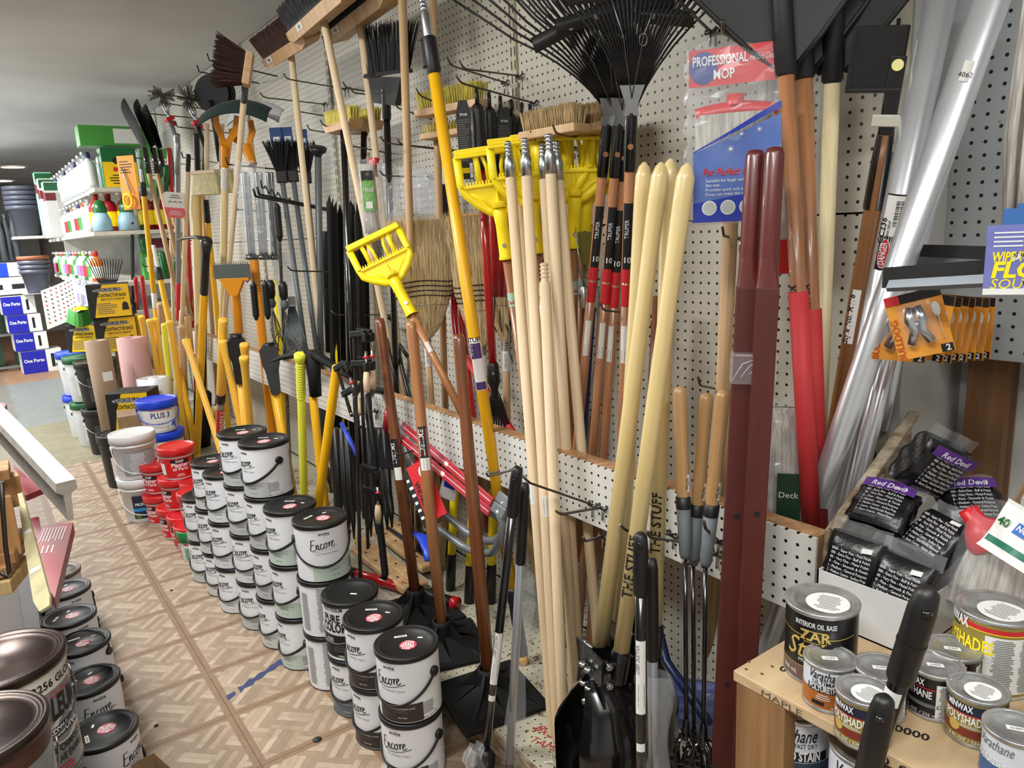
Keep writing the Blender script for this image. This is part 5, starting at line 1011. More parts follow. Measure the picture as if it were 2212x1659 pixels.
# ------------------------------------------------------------------ pegboard hooks
HN = [0]
def hook(tip, base, xb, xt, lab, r=.0028, mat=None, grp='steel pegboard hooks', up=.018, plate=True):
    b = X(base[0], base[1], xb); a = X(tip[0], tip[1], xt); HN[0] += 1
    t = thing('pegboard_hook', lab, 'hook', T(b), grp); d = (a - b); dn = d.normalized(); m_ = mat or HOOKM
    mb = MB(); mb.tube([(0, 0, 0), d * .5, d * .93, d * .98 + Vector((0, 0, .004)), d + dn * .008 + Vector((0, 0, up))], r, m_, 6); mb.build('arm', t)
    if plate: mb = MB(); mb.tube([Vector((.004, -.014, .006)), Vector((-.003, -.012, -.002)), Vector((-.003, .012, -.002)), Vector((.004, .014, .006))], r * 1.3, m_, 6); mb.tube([(0, 0, 0), (-.002, 0, -.034)], .003, ZINC, 6); mb.build('back_wire', t)
    return t
HK = [((970, 140), (1090, 178), 1.492, 1.2, 'upper of two crossed steel hooks left of the leaf rakes'), ((998, 148), (1122, 164), 1.492, 1.22, 'upper right crossed steel hook left of the leaf rakes'),
      ((990, 178), (1152, 222), 1.492, 1.18, 'steel hook carrying the black-gripped red tools'), ((903, 205), (1010, 250), 1.46, 1.22, 'steel hook under the yellow-bristled brush'), ((855, 232), (945, 262), 1.492, 1.2, 'steel hook passing the weathered wooden handle'),
      ((745, 190), (862, 208), 1.492, 1.2, 'left steel hook holding the black angle broom'), ((760, 200), (856, 212), 1.492, 1.22, 'right steel hook holding the black angle broom'), ((616, 170), (745, 192), 1.492, 1.12, 'long steel hook left of the slanting pale handle'),
      ((565, 210), (700, 225), 1.492, 1.1, 'long steel hook above the blue-tagged brooms'), ((640, 240), (710, 252), 1.492, 1.25, 'short steel hook above the blue-tagged brooms'), ((666, 280), (740, 292), 1.48, 1.22, 'steel hook under the left yellow-bristled broom'), ((695, 270), (790, 293), 1.48, 1.2, 'steel hook under the right yellow-bristled broom'),
      ((742, 312), (835, 330), 1.492, 1.22, 'steel hook carrying the mop refill'), ((826, 308), (990, 328), 1.492, 1.15, 'lower long steel hook in front of the weathered handles'), ((862, 312), (1000, 326), 1.492, 1.22, 'lower long steel hook behind the weathered handles'), ((825, 380), (928, 382), 1.492, 1.25, 'steel hook with the clear fitting packets'),
      ((1150, 300), (1243, 318), 1.492, 1.24, 'left steel hook under the tan scrub brushes'), ((1198, 288), (1292, 304), 1.48, 1.22, 'right steel hook under the tan scrub brushes'), ((1466, 2), (1535, 68), 1.492, 1.2, 'heavy rusty hook running down to the top of the mop packet'), ((1562, 68), (1615, 105), 1.4, 1.16, 'rusty hook through the header of the mop packet'),
      ((1300, 670), (1408, 682), 1.492, 1.24, 'steel hook between the orange and the digger handles'), ((1510, 832), (1560, 843), 1.492, 1.3, 'steel hook above the weeders'), ((1160, 562), (1262, 565), 1.492, 1.3, 'steel hook crossing behind the zinc-tipped handles'), ((1255, 652), (1275, 664), 1.492, 1.38, 'short steel hook by the navy poles'),
      ((1562, 510), (1600, 514), 1.492, 1.3, 'steel hook left of the maroon handles'), ((720, 680), (850, 680), 1.492, 1.25, 'steel hook crossing behind the dark stakes'), ((625, 585), (770, 588), 1.492, 1.12, 'thick steel hook across the grey broom handles')]
for tp, bs, xb, xt, lab in HK: hook(tp, bs, xb, xt, lab, .0036 if 'heavy' in lab or 'rusty' in lab or 'thick' in lab else .0028)
g2 = 'hooks on the low rail'
for tp, bs, xb, xt, lab in (((1135, 1040), (1280, 1090), 1.197, 1.0, 'upper rail hook around the zinc-tipped handles'), ((1205, 1112), (1302, 1096), 1.197, 1.05, 'lower rail hook right of the zinc-tipped handles'), ((1262, 1170), (1302, 1158), 1.197, 1.06, 'small rail hook behind the front digger handle'), ((1345, 1145), (1455, 1155), 1.197, 1.04, 'rail hook between the digger handles'), ((1400, 1160), (1478, 1172), 1.197, 1.0, 'rail hook holding the left weeder'),
                            ((1478, 1222), (1550, 1195), 1.197, 1.04, 'rail hook sloping under the weeder ferrules'), ((1522, 1140), (1552, 1168), 1.197, 1.05, 'short rail hook in front of the right weeder'), ((1052, 1030), (1120, 1012), 1.197, .99, 'rail hook reaching to the left lobby dustpan'), ((860, 985), (915, 965), 1.197, 1.08, 'rail hook between the tamper handles'), ((760, 900), (812, 888), 1.197, 1.0, 'rail hook beside the bar clamps')):
    hook(tp, bs, xb, xt, lab, .0032, grp=g2, up=.012)
# ------------------------------------------------------------------ plywood bench at the right with stain cans
PLY = M_('plywood_top', (200, 175, 138), .6, c2=(178, 150, 114), scale=(5, 30, 30), bump=.1, detail=6); PLYE = wood('plywood_edge', (176, 138, 92), (130, 96, 60), .7, 90); POST = wood('bench_post', (150, 112, 72), (120, 84, 50), .7, 40)
t = thing('plywood_bench', 'plywood-topped bench holding the small stain cans and the steel wool box', 'bench', T((.906, .688, 0)))
mb = MB(); mb.box((.33, -.35, .7105), (.66, .70, .019), PLY, bev=.002); mb.build('bench_top', t)
mb = MB(); mb.box((.02, -.05, .35), (.036, .09, .70), POST, bev=.002); mb.build('leg', t); mb = MB(); mb.box((.64, -.05, .35), (.036, .09, .70), POST, bev=.002); mb.build('leg', t)
mb = MB(); mb.box((.33, -.35, .53), (.64, .68, .018), PLY); mb.build('lower_shelf', t); mb = MB(); mb.box((.02, -.66, .35), (.036, .05, .70), POST, bev=.002); mb.build('leg', t)
mb = MB(); W_ = lambda u, v, s, a: (lambda o: (lambda x, y: (o.x - .906 + s * (x * math.cos(a) - y * math.sin(a)), o.y - .688 + s * (x * math.sin(a) + y * math.cos(a)), .7206)))(Z(u, v, .72))
mb.text('0000', 1, INK, W_(1712, 1457, .016, -1.25), bold=.03); mb.text('0000', 1, INK, W_(1968, 1590, .016, -1.25), bold=.03)
for k, (u, v) in enumerate(((1612, 1446), (1618, 1430), (1646, 1456), (1668, 1440))): mb.add([W_(u, v, .003, 0)(math.cos(a), math.sin(a)) for a in range(6)], [tuple(range(6))], M_('screw_brown', (96, 70, 44), .7))
mb.text('MAPLE', 1, M_('pencil', (90, 74, 56), .7), lambda x, y: (-.0006, -.09 - x * .018, .7035 + y * .011)); mb.text('7 0 0', 1, INK, lambda x, y: (-.0006, -.25 - x * .026, .7025 + y * .013)); mb.build('marker_writing', t, 'marker writing on the plywood')
LIDS = M_('tin_lid', (196, 196, 194), .3, .7, var=.2, scale=(25, 25, 25)); STBLK = M_('stain_black', (22, 21, 22), .3); GOLD = M_('gold_label', (150, 132, 62), .35, .2); GOLDT = M_('gold_print', (206, 178, 96), .4, .3)
BRN = M_('brown_band', (96, 76, 68), .4); ORB = M_('amber_band', (164, 96, 42), .4); LBL = M_('pale_blue_label', (206, 212, 222), .4); TEAL = M_('slate_teal', (44, 66, 84), .45); RUSTY = M_('rust_band', (120, 44, 34), .45)
def tin(lab, x, y, z, r, h, wrap, d, lidpaper=None, printer=None, grp='small cans of stain and varnish on the bench'):
    t = thing('stain_can', lab, 'can', T((x, y, z), toface(x, y, d)), grp)
    mb = MB(); mb.lathe([(0, 0), (r + .001, 0), (r + .0014, .003), (r, .005)], LIDS, 36); mb.lathe([(r, .005), (r, h - .006)], wrap, 36); mb.build('body', t)
    mb = MB(); k = r / .0365; mb.lathe([(r, h - .008), (r + .0016, h - .006), (r + .002, h - .001), (r, h), (r - .002 * k, h - .001), (r - .0035 * k, h - .003), (r - .005 * k, h - .0005), (r - .0065 * k, h - .0022), (r - .008 * k, h - .002), (r - .0095 * k, h - .005), (0, h - .005)], LIDS, 40); lid = mb.build('lid', t)
    if lidpaper:
        mb = MB(); a0 = .3 - d
        if lidpaper == 'tag': pts = [(-.011, -.002), (.011, -.004), (.011, .005), (-.011, .007)]; mb.add([(a * math.cos(a0) - b * math.sin(a0), a * math.sin(a0) + b * math.cos(a0), h - .0045) for a, b in pts], [(0, 1, 2, 3)], PAPER); mb.barcode(.014, .004, lambda a, b: (a * math.cos(a0) - (b + .0015) * math.sin(a0), a * math.sin(a0) + (b + .0015) * math.cos(a0), h - .0042), GREYINK, 10)
        else:
            rr_ = r * .62; mb.add([(rr_ * math.cos(i * PI / 14) + .006 * k, rr_ * math.sin(i * PI / 14), h - .0045) for i in range(28)], [tuple(range(28))], PAPER); P = lambda a, b: (a + .006 * k, b, h - .0042)
            flat_text(mb, -rr_ * .6, rr_ * .6, rr_ * .7, -rr_ * .7, 9, GREYINK, P, 3, al='C')
        mb.build('lid_sticker', lid, 'white sticker on the lid')
    if printer: mb = MB(); printer(mb, r, h); mb.build('label_print', t)
    return t
def p_zar(mb, r, h):
    mb.lathe([(r + .0004, .006), (r + .0004, .03)], BRN, 36); mb.text('INTERIOR OIL BASE', .0085, WHT, cylp(r, .0, .1), bold=.02, maxw=.062)
    mb.patch(r, 0, .62, .074, .094, GOLDT, off=.0004); mb.patch(r, 0, .58, .0755, .0925, STBLK, off=.0008); mb.text('ZAR', .017, GOLDT, cylp(r, 0, .078, .0012), bold=.03)
    mb.text('Stain', .034, GOLDT, cylp(r, -.15, .046), shear=.35, bold=.01, maxw=.075); mb.text('MULTI-SURFACE', .006, WHT, cylp(r, .1, .038)); mb.text('OILED', .009, WHT, cylp(r, .1, .014, .0012), bold=.03); mb.text('BLACK', .009, WHT, cylp(r, .9, .014, .0012), bold=.03); mb.text('946 mL', .007, WHT, cylp(r, -.75, .014, .0012))
    for s in (-1, 1): mb.stroke([Vector((s * (.018 + .045 * i / 10), .004 * (i / 10) ** 2)) for i in range(11)], .0012, GOLDT, cylp(r, 0, .083), cal=1)
    mb.lathe([(r + .0009, .03), (r + .0009, .031)], GOLDT, 36)
def p_var(mb, r, h):
    mb.lathe([(r + .0004, .006), (r + .0004, .034)], ORB, 30); mb.text('Varathane', .0145, INK, cylp(r, 0, .052), shear=.4, bold=.015, maxw=.048); mb.text('ULTIMATE', .007, INK, cylp(r, .05, .044), bold=.01)
    mb.patch(r, .05, 1.6, .032, .0425, INK, off=.0008); mb.text('POLYURETHANE', .0095, WHT, cylp(r, .05, .034, .0014), bold=.04, maxw=.052); fine_text(mb, r + .0006, -.1, .6, .03, .02, 3, PAPER); mb.patch(r, -.3, .5, .011, .017, INK, off=.0008); mb.text('INTERIOR', .005, WHT, cylp(r, .75, .018, .0014)); mb.text('8 fl oz (236 mL)', .004, WHT, cylp(r, .7, .008, .0014))
def p_poly(mb, r, h, k=1):
    s = r / .0365; mb.lathe([(r + .0004, h * .66), (r + .0004, h * .86)], NAVYL, 36); mb.lathe([(r + .0006, h * .64), (r + .0006, h * .66)], REDP, 36); mb.lathe([(r + .0005, h * .2), (r + .0005, h * .36)], RUSTY, 36)
    mb.text('MINWAX', .0095 * s, WHT, cylp(r, -.25, h * .72, .001), bold=.04, maxw=.034 * s); mb.text('POLYSHADES', .0125 * s, PAPER, cylp(r, .0, h * .47), bold=.03, maxw=.058 * s); fine_text(mb, r, .1, .9, h * .45, h * .38, 2, PAPER); mb.text('8 FL OZ / 236 mL', .005 * s, PAPER, cylp(r, .1, h * .1), bold=.01)
    mb.add([cylp(r, -.4, h * .36, .0011)(.008 * s * math.cos(a * PI / 9), .008 * s * math.sin(a * PI / 9)) for a in range(18)], [tuple(range(18))], GOLDT); mb.patch(r, 1.5, .8, h * .1, h * .7, PAPER); fine_text(mb, r + .0004, 1.5, .7, h * .68, h * .12, 16, GREYINK)
def p_ure(mb, r, h):
    mb.text('URETHANE', .0115, WHT, cylp(r, -.1, h * .48), bold=.03, maxw=.048); mb.text('MINWAX', .01, WHT, cylp(r, -.2, h * .72), bold=.03, maxw=.034); mb.lathe([(r + .0004, h * .66), (r + .0004, h * .68)], REDP, 36); mb.patch(r, 0, 1.6, h * .28, h * .36, GREYP); mb.text('8 FL. OZ. / 236 mL', .005, WHT, cylp(r, .1, h * .1)); mb.patch(r, 1.1, .8, h * .08, h * .8, PAPER); fine_text(mb, r + .0004, 1.1, .7, h * .78, h * .1, 18, GREYINK)
def p_mq(mb, r, h):
    mb.lathe([(r + .0004, h * .84), (r + .0004, h * .9)], REDP, 40); mb.lathe([(r + .0005, h * .83), (r + .0005, h * .84)], YELP, 40); mb.patch(r, -.75, .5, h * .78, h * .94, INK); mb.text('MINWAX', .018, WHT, cylp(r, -.7, h * .82, .001), bold=.05, maxw=.055)
    mb.text('POLYSHADES', .021, YELP, cylp(r, -.45, h * .56), bold=.03, maxw=.1); mb.patch(r, -.2, .75, h * .44, h * .53, INK); mb.text('STAIN & POLY in 1 STEP', .0095, WHT, cylp(r, -.25, h * .46, .0012), bold=.02, maxw=.08); mb.patch(r, 1.0, 1.5, h * .08, h * .8, PAPER); fine_text(mb, r + .0004, .7, .62, h * .78, h * .1, 30, GREYINK); fine_text(mb, r + .0004, 1.35, .6, h * .78, h * .1, 30, GREYINK, 4)
def p_ws(mb, r, h):
    mb.lathe([(r + .0004, .006), (r + .0004, h * .42)], TEAL, 40); mb.text('Varathane', .024, INK, cylp(r, -.05, h * .72), shear=.4, bold=.015, maxw=.075); mb.text('PREMIUM FAST DRY', .0085, INK, cylp(r, 0, h * .63), bold=.01, maxw=.07)
    mb.patch(r, 0, 2.0, h * .43, h * .57, INK); mb.text('WOOD STAIN', .0165, WHT, cylp(r, 0, h * .455, .0014), bold=.05, maxw=.08); mb.text('1 HOUR', .008, WHT, cylp(r, -.55, h * .33, .0012), bold=.03); mb.text('COVERS IN 1 COAT', .0068, WHT, cylp(r, -.35, h * .24, .0012), bold=.02, maxw=.05); mb.text('75% MORE', .0068, WHT, cylp(r, -.45, h * .16, .0012), bold=.02)
    mb.add([cylp(r, .55, h * .14, .0012)(.012 * math.cos(a * PI / 9), .012 * math.sin(a * PI / 9)) for a in range(18)], [tuple(range(18))], GOLDT); mb.text('3X', .011, INK, cylp(r, .55, h * .11, .0018), bold=.03)
z = .7202
tin('tall black quart can lettered ZAR at the bench corner', 1.012, .601, z, .054, .124, STBLK, -.15, 'round', p_zar)
tin('small white and amber can of Varathane polyurethane in front of the ZAR can', .952, .549, z, .0365, .073, LBL, -.1, 'tag', p_var)
tin('small gold Polyshades can in front, round white sticker on its lid', .915, .475, z, .0365, .073, GOLD, -.55, 'round', lambda mb, r, h: p_poly(mb, r, h))
tin('small can directly behind the front Polyshades can, tag on its lid', .985, .489, z, .0355, .073, STBLK, -.3, 'tag', p_ure)
tin('small black urethane can just right of the tilted black handle', 1.05, .443, z, .0365, .073, STBLK, -.6, 'tag', p_ure)
tin('small black can farthest back beside the big gold can', 1.112, .447, z, .0365, .073, STBLK, .3, 'tag', p_ure)
tin('small gold Polyshades can at the right with a faded round sticker', 1.035, .38, z, .0365, .073, GOLD, -.3, 'round', lambda mb, r, h: p_poly(mb, r, h))
tin('small can with a white and blue label at the bottom right corner', .985, .314, z, .0365, .073, LBL, -.7, 'tag', lambda mb, r, h: (mb.lathe([(r + .0004, .006), (r + .0004, h * .4)], M_('blue_label', (52, 92, 140), .4), 36), mb.text('Varathane', .0145, GREYINK, cylp(r, .1, .05), shear=.4, maxw=.045), mb.text('POLYURETHANE', .0095, WHT, cylp(r, .1, .03, .0014), bold=.03, maxw=.05)))
tin('tall gold quart can of Polyshades at the back right of the bench', 1.185, .42, z, .054, .124, GOLD, -.45, 'round', p_mq)
tin('partly hidden tin on the right behind the white and blue can', 1.09, .30, z, .0365, .073, GOLD, .2, 'tag', None)
g2 = 'wood stain quarts on the lower bench shelf'
tin('left wood stain quart under the bench top, slate blue band', .985, .62, .5392, .054, .124, LBL, -.05, None, p_ws, g2)
tin('second wood stain quart under the bench top', .975, .495, .5392, .054, .124, LBL, -.1, None, p_ws, g2)
# red and clear bulb at the right edge
t = thing('bulb_tool', 'clear dome with a red rim at the right edge of the photo', 'tool', T((1.02, .288, .80))); mb = MB(); mb.lathe([(.0, .02), (.012, .016), (.018, 0), (.012, -.016), (0, -.02)], ZINC, 20); mb.build('dome', t); mb = MB(); mb.tube([(.0175 * math.cos(a * PI / 10), -.002, .0175 * math.sin(a * PI / 10)) for a in range(20)], .004, REDL, 8, closed=True); mb.build('rim', t)
# open carton of steel wool
BOXW = M_('white_carton', (206, 206, 204), .65, var=.05, scale=(12, 12, 12)); t = thing('open_carton', 'open white carton on the bench filled with black steel wool bags', 'box', T((1.15, .525, .7202)))
mb = MB(); mb.box((.0015, .085, .048), (.003, .17, .096), BOXW); mb.box((.13, .0015, .044), (.26, .003, .088), BOXW); mb.box((.2585, .085, .048), (.003, .17, .096), BOXW); mb.box((.13, .1685, .048), (.26, .003, .096), BOXW); mb.box((.13, .085, .0015), (.26, .17, .003), CARDB); mb.build('carton_walls', t)
BAGK = M_('bag_black', (16, 16, 18), .3, bump=.5, scale=(90, 90, 90)); PURP = M_('bag_purple', (84, 42, 130), .35)
lines = ('0000 - Super Fine - Final Finish', '000 - Extra Fine - Buff & Polish', '00 - Very Fine - Metal Polish', '0 - Fine - Smooth & Finish', '1 - Medium - General Purpose', '2 - Medium Coarse - Surface Prep', '3 - Coarse - Paint/Varnish Removal', '4 - Extra Coarse - Heavy Duty')
def woolbag(c, M, lab, w=.085, h=.11, d=.055, purple=0, tagw=True):
    t = thing('steel_wool_bag', lab, 'bag', Matrix.Translation(c) @ M, 'black bags of steel wool')
    def sk(a, b, k=1): an = a * 2 * PI; e = math.sin(PI * min(1, max(0, b * .96 + .02))) ** .3; q = 1 + .03 * math.sin(a * 31 + b * 17); x = w / 2 * max(-1, min(1, 1.3 * math.cos(an))) * k; return (x * q, d / 2 * k * e * math.sin(an) * (1 + .06 * math.sin(b * 13 + a * 5)), h * (b - .5) * k)
    mb = MB(); mb.grid(sk, 28, 18, BAGK); mb.build('bag_body', t)
    mb = MB(); mb.grid(lambda u, v: ((u - .5) * w * 1.1, .004 * math.sin(u * 14), h * .5 - .004 + .028 * v), 12, 2, FILM, smooth=False); mb.build('sealed_edge', t, 'clear sealed edge')
    mb = MB(); P = lambda x, y: (x, -d / 2 - .0035 + .9 * x * x * 3, y)
    for k, s in enumerate(lines): mb.text(s, .0053, WHT, (lambda x, y, k=k: P(x - .034, y + h * .28 - k * .0082)), al='L', maxw=.066)
    flat_text(mb, -.034, .03, -h * .36, -h * .46, 4, GREYINK, P, 2)
    if purple: mb.grid(lambda u, v: (lambda p: (p[0], p[1] - .001, p[2]))(P((u - .5) * w * .92, h * .3 + .02 * v)), 8, 1, PURP); mb.text('Red Devil', .011, WHT, (lambda x, y: (lambda p: (p[0], p[1] - .002, p[2]))(P(x, y + h * .34))), shear=.2, bold=.02)
    if tagw: mb.add([(lambda p: (p[0], p[1] - .001, p[2]))(P(*q)) for q in ((.015, h * .42), (.032, h * .44), (.031, h * .37), (.014, h * .35))], [(0, 1, 2, 3)], PAPER)
    mb.build('printed_grades', t, 'white printed grade list'); return t
def rot(rz, rx=0, ry=0): return Matrix.Rotation(rz, 4, 'Z') @ Matrix.Rotation(rx, 4, 'X') @ Matrix.Rotation(ry, 4, 'Y')
fz = toface(1.2, .6)
woolbag(Vector((1.195, .655, .812)), rot(fz - .25, -.2, .12), 'left steel wool bag in the carton, its list of grades facing out', .09, .13, .06)
woolbag(Vector((1.2, .572, .80)), rot(fz - .35, -.3, .14), 'front steel wool bag in the carton behind the tilted black handle', .09, .125, .06)
woolbag(Vector((1.29, .655, .905)), rot(fz - .3, -1.0, .1), 'steel wool bag with a purple header lying on the left bag', .1, .09, .045, 1)
woolbag(Vector((1.36, .61, .985)), rot(fz + .5, .3, .5), 'topmost steel wool bag, tipped against the wall', .1, .1, .07, 1, False)
woolbag(Vector((1.29, .56, .875)), rot(fz - .6, -.8, .2), 'steel wool bag with barcodes lying on the front bag', .085, .09, .045)
woolbag(Vector((1.42, .56, .90)), rot(fz + .2, -.9, -.1), 'steel wool bag at the back right beside the red mop cap', .1, .09, .05, 1)
# bagged cotton mop with a red cap, sanding sponge bag, carton flap
c = Z(2120, 1300, .80); P = X(2130, 1240, 1.30)
t = thing('cotton_mop', 'bagged cotton mop head with a red plastic cap at the back of the bench', 'mop', T(X(2150, 1290, 1.29) + Vector((0, 0, -.03)), fz - .3, 0, .1))
mb = MB(); mb.grid(lambda a, b: ((.045 + .03 * (1 - b)) * math.cos(a * 2 * PI) * (1 + .05 * math.sin(a * 50)), (.03 + .01 * (1 - b)) * math.sin(a * 2 * PI) * (1 + .05 * math.sin(a * 50)), .14 * b + .008 * math.sin(a * 12)), 48, 10, COTTON); mb.build('mop_yarn', t)
mb = MB(); M0 = mb.M; mb.M = T((-.022, -.0, .118), 0, 0, -.75); mb.lathe([(.034, 0), (.036, .012), (.026, .035), (.0155, .045), (.0155, .066), (.0115, .066), (.0115, .05)], REDL, 24, sx=1.0); mb.build('red_cap', t, 'red threaded cap')
mb = MB(); mb.grid(lambda a, b: ((.06 + .03 * (1 - b)) * math.cos(a * 2 * PI), (.05 + .01 * math.sin(a * 22)) * math.sin(a * 2 * PI), -.01 + .19 * b), 20, 8, FILM, smooth=False); mb.build('plastic_bag', t, 'clear plastic bag')
t = thing('sponge_bag', 'white, green and blue plastic bag lettered NORTON over the mop at the right edge', 'bag', T(X(2222, 1172, 1.22), fz - .4, -.5, .35, .85)); mb = MB()
mb.grid(lambda u, v: ((u - .5) * .13, .008 * math.sin(u * 9 + v * 5) + .006, (v - .5) * .1), 14, 10, PAPER); mb.grid(lambda u, v: ((u - .5) * .13, .008 * math.sin(u * 9 + v * 5) + .02 * math.cos((v - .5) * 3), (v - .5) * .1), 14, 10, PAPER); mb.build('bag_body', t)
mb = MB(); P = lambda x, y: (x, .008 * math.sin((x / .13 + .5) * 9 + (y / .1 + .5) * 5) + .0045, y); mb.grid(lambda u, v: P((u - .5) * .125, -.034 + .012 * v), 14, 1, M_('norton_green', (20, 110, 84), .4)); mb.grid(lambda u, v: (lambda p: (p[0], p[1] - .0005, p[2]))(P(-.03 + .055 * u, .0 + .022 * v)), 6, 1, M_('norton_blue', (24, 96, 190), .4)); mb.text('NORTON', .011, WHT, lambda x, y: (lambda p: (p[0], p[1] - .0015, p[2]))(P(x - .003, y + .007)), bold=.04, maxw=.048); mb.text('40', .016, GRN, lambda x, y: (lambda p: (p[0], p[1] - .001, p[2]))(P(x - .05, y + .002)), bold=.03); mb.build('bag_print', t)
t = thing('carton_flap', 'torn brown and white carton corner at the far right edge', 'box', T(X(2205, 1090, 1.4), -.3)); mb = MB(); mb.prism([(-.03, -.07), (.08, -.07), (.08, .05), (.02, .06), (-.02, .0)], 0, .004, CARDB); mb.prism([(-.01, -.07), (.08, -.07), (.08, .06), (.03, .062), (.0, .01)], -.002, 0, BOXW); mb.build('flap', t)
# floor squeegees and their card
RUB = M_('squeegee_rubber', (22, 22, 22), .8); CHN = M_('squeegee_channel', (120, 126, 132), .3, .9)
def squeegee(P, Q, lab, hh=.028):
    t = thing('floor_squeegee', lab, 'squeegee', T(P, math.atan2((Q - P).y, (Q - P).x)), 'floor squeegees'); L = (Q - P).length; s = (Q - P).z / L
    sh = Matrix(((1, 0, 0, 0), (0, 1, 0, 0), (s, 0, 1, 0), (0, 0, 0, 1))); mb = MB(sh); mb.box((L / 2, 0, .016), (L, .006, .032), RUB); mb.build('rubber_blade', t)
    mb = MB(sh); mb.prism([(-.009, -.006), (.009, -.006), (.012, .0), (.006, .012), (-.006, .012), (-.012, .0)], .014, L, CHN, 'X'); mb.build('channel', t, 'grey aluminium channel'); return t
squeegee(X(1908, 622, 1.17), X(2330, 600, 1.12), 'lower black floor squeegee with a grey channel, just above the orange packets')
squeegee(X(1968, 568, 1.33), X(2330, 590, 1.2), 'upper black floor squeegee behind the front silver tube')
c0, c1 = X(2122, 630, 1.1), X(2122, 505, 1.1); t = thing('squeegee_card', 'blue card reading FLOOR SQUEEGEE in yellow at the right edge', 'card', T(c0, -1.05)); CB_ = M_('card_blue', (84, 102, 172), .45, c2=(128, 128, 190), scale=(4, 4, 14))
mb = MB(); mb.box((.055, 0, .042), (.11, .003, .09), CB_); mb.build('card', t); P = lambda ox, oz: (lambda x, y: (ox + x, -.0022, oz + y))
mb = MB(); mb.text("WIPE 'N DRY", .0125, YELP, P(.008, .040), bold=.04, shear=.15, al='L', maxw=.066); mb.text('FLOOR', .021, YELP, P(.008, .019), bold=.05, shear=.15, al='L'); mb.text('SQUEEGEE', .0135, YELP, P(.008, .004), bold=.05, shear=.15, al='L'); flat_text(mb, .008, .06, .08, .057, 4, WHT, P(0, 0), 2); mb.add([P(0, 0)(*q) for q in ((.03, .048), (.05, .052), (.051, .045), (.031, .041))], [(0, 1, 2, 3)], PAPER); mb.text('9.99', .007, INK, lambda x, y: (.04 + x, -.0028, .0435 + y)); mb.box((.05, -.001, .0), (.1, .003, .008), PAPER); mb.build('card_print', t)
for k, (u, v) in enumerate(((2165, 490), (2195, 478))): t = thing('squeegee_card', ('blue card edge just above the squeegee card', 'uppermost blue card edge at the right border')[k], 'card', T(X(u, v, 1.2 + .05 * k), -1.0)); MB().box((.03, 0, 0), (.06, .003, .05), M_('card_blue2', (60, 110, 176), .5)).build('card', t)
# orange carded hardware
ORC = M_('orange_card', (214, 110, 34), .5)
def ocard(c, rz, ry, w, h, lab, big=False):
    t = thing('hardware_card', lab, 'packet', Matrix.Translation(c) @ rot(rz, 0, ry), 'orange carded spring clamps'); mb = MB(); mb.box((0, 0, 0), (w, .0015, h), ORC); mb.build('backing_card', t)
    P = lambda x, y: (x, -.0014, y); mb = MB(); mb.add([P(*q) for q in ((-w / 2, h * .36), (w / 2, h * .36), (w / 2, h / 2), (-w / 2, h / 2))], [(0, 1, 2, 3)], INK); mb.add([(p[0], -.002, p[2]) for p in (P(w / 2 - .018, -h / 2 + .001), P(w / 2 - .001, -h / 2 + .001), P(w / 2 - .001, -h / 2 + .014), P(w / 2 - .018, -h / 2 + .014))], [(0, 1, 2, 3)], INK); mb.text('2', .01, WHT, lambda x, y: (w / 2 - .008 + x, -.0028, -h / 2 + .003 + y), bold=.04)
    if big: mb.add([(p[0], -.002, p[2]) for p in (P(-w / 2, h * .36), P(-w / 2 + .022, h * .36), P(-w / 2 + .022, h / 2), P(-w / 2, h / 2))], [(0, 1, 2, 3)], REDP); mb.text('BULLDOG', .011, M_('embossed_orange', (178, 82, 26), .5), lambda x, y: (-w / 2 + .012 - y, -.002, -.02 + x), bold=.03)
    mb.add([(w / 2 - .012 + .006 * math.cos(a), -.002, h * .18 + .012 * math.sin(a)) for a in [i * PI / 6 for i in range(12)]], [tuple(range(12))], PAPER); mb.tube([(w / 2 - .012, -.002, h * .1), (w / 2 - .01, -.002, -h * .3)], .0006, WHT, 4); mb.build('card_print', t)
    mb = MB(); k = w / .1
    for sg in (-1, 1): mb.tube([(sg * .006 * k, -.012, .035 * k), (sg * .012 * k, -.018, .012 * k), (sg * .006 * k, -.016, -.008 * k), (sg * .018 * k, -.014, -.035 * k)], .0055 * k, ZINC, 6, flat=1.6)
    mb.tube([(-.012 * k, -.012, .0), (.014 * k, -.012, .0)], .009 * k, ZINC, 10); mb.build('spring_clamp', t, 'zinc spring clamp')
    mb = MB(); mb.grid(lambda a, b: ((a - .5) * .066 * k, -.026 * math.sin(a * PI) * math.sin(b * PI), (b - .5) * .09 * k), 10, 10, FILM, smooth=False); mb.build('blister', t, 'clear blister')
    return t
fz2 = toface(1.3, .63)
ocard(X(1985, 700, 1.22), fz2 - .15, -.28, .082, .105, 'front orange card with a zinc spring clamp under the squeegees', True)
ocard(X(1945, 712, 1.29), fz2 - .2, .02, .085, .11, 'orange card half hidden at the left of the front one', True)
for k in range(7): ocard(X(2022 + k * 16, 708 + (k % 2) * 2, 1.32 + k * .035), fz2 - .55 + .05 * (k % 3), .12 - .06 * k * .3, .045, .115, ('orange spring clamp card directly behind the front one', 'second orange card of the receding row', 'third orange card of the receding row, yellow tag above', 'fourth orange card of the receding row', 'fifth orange card of the receding row', 'sixth orange card of the receding row', 'last orange card against the grey pegboard')[k])
t = thing('cotton_mop', 'grey cotton mop strands hanging at the upper right edge', 'mop', T(X(2228, 290, 1.3))); mb = MB()
for k in range(16): a = k * .8; mb.tube([(.012 * math.cos(a), .02 * math.sin(a), .2), (.02 * math.cos(a), .03 * math.sin(a), 0), (.016 * math.cos(a), .022 * math.sin(a), -.13)], .006, COTTON, 6)
mb.build('mop_yarn', t)
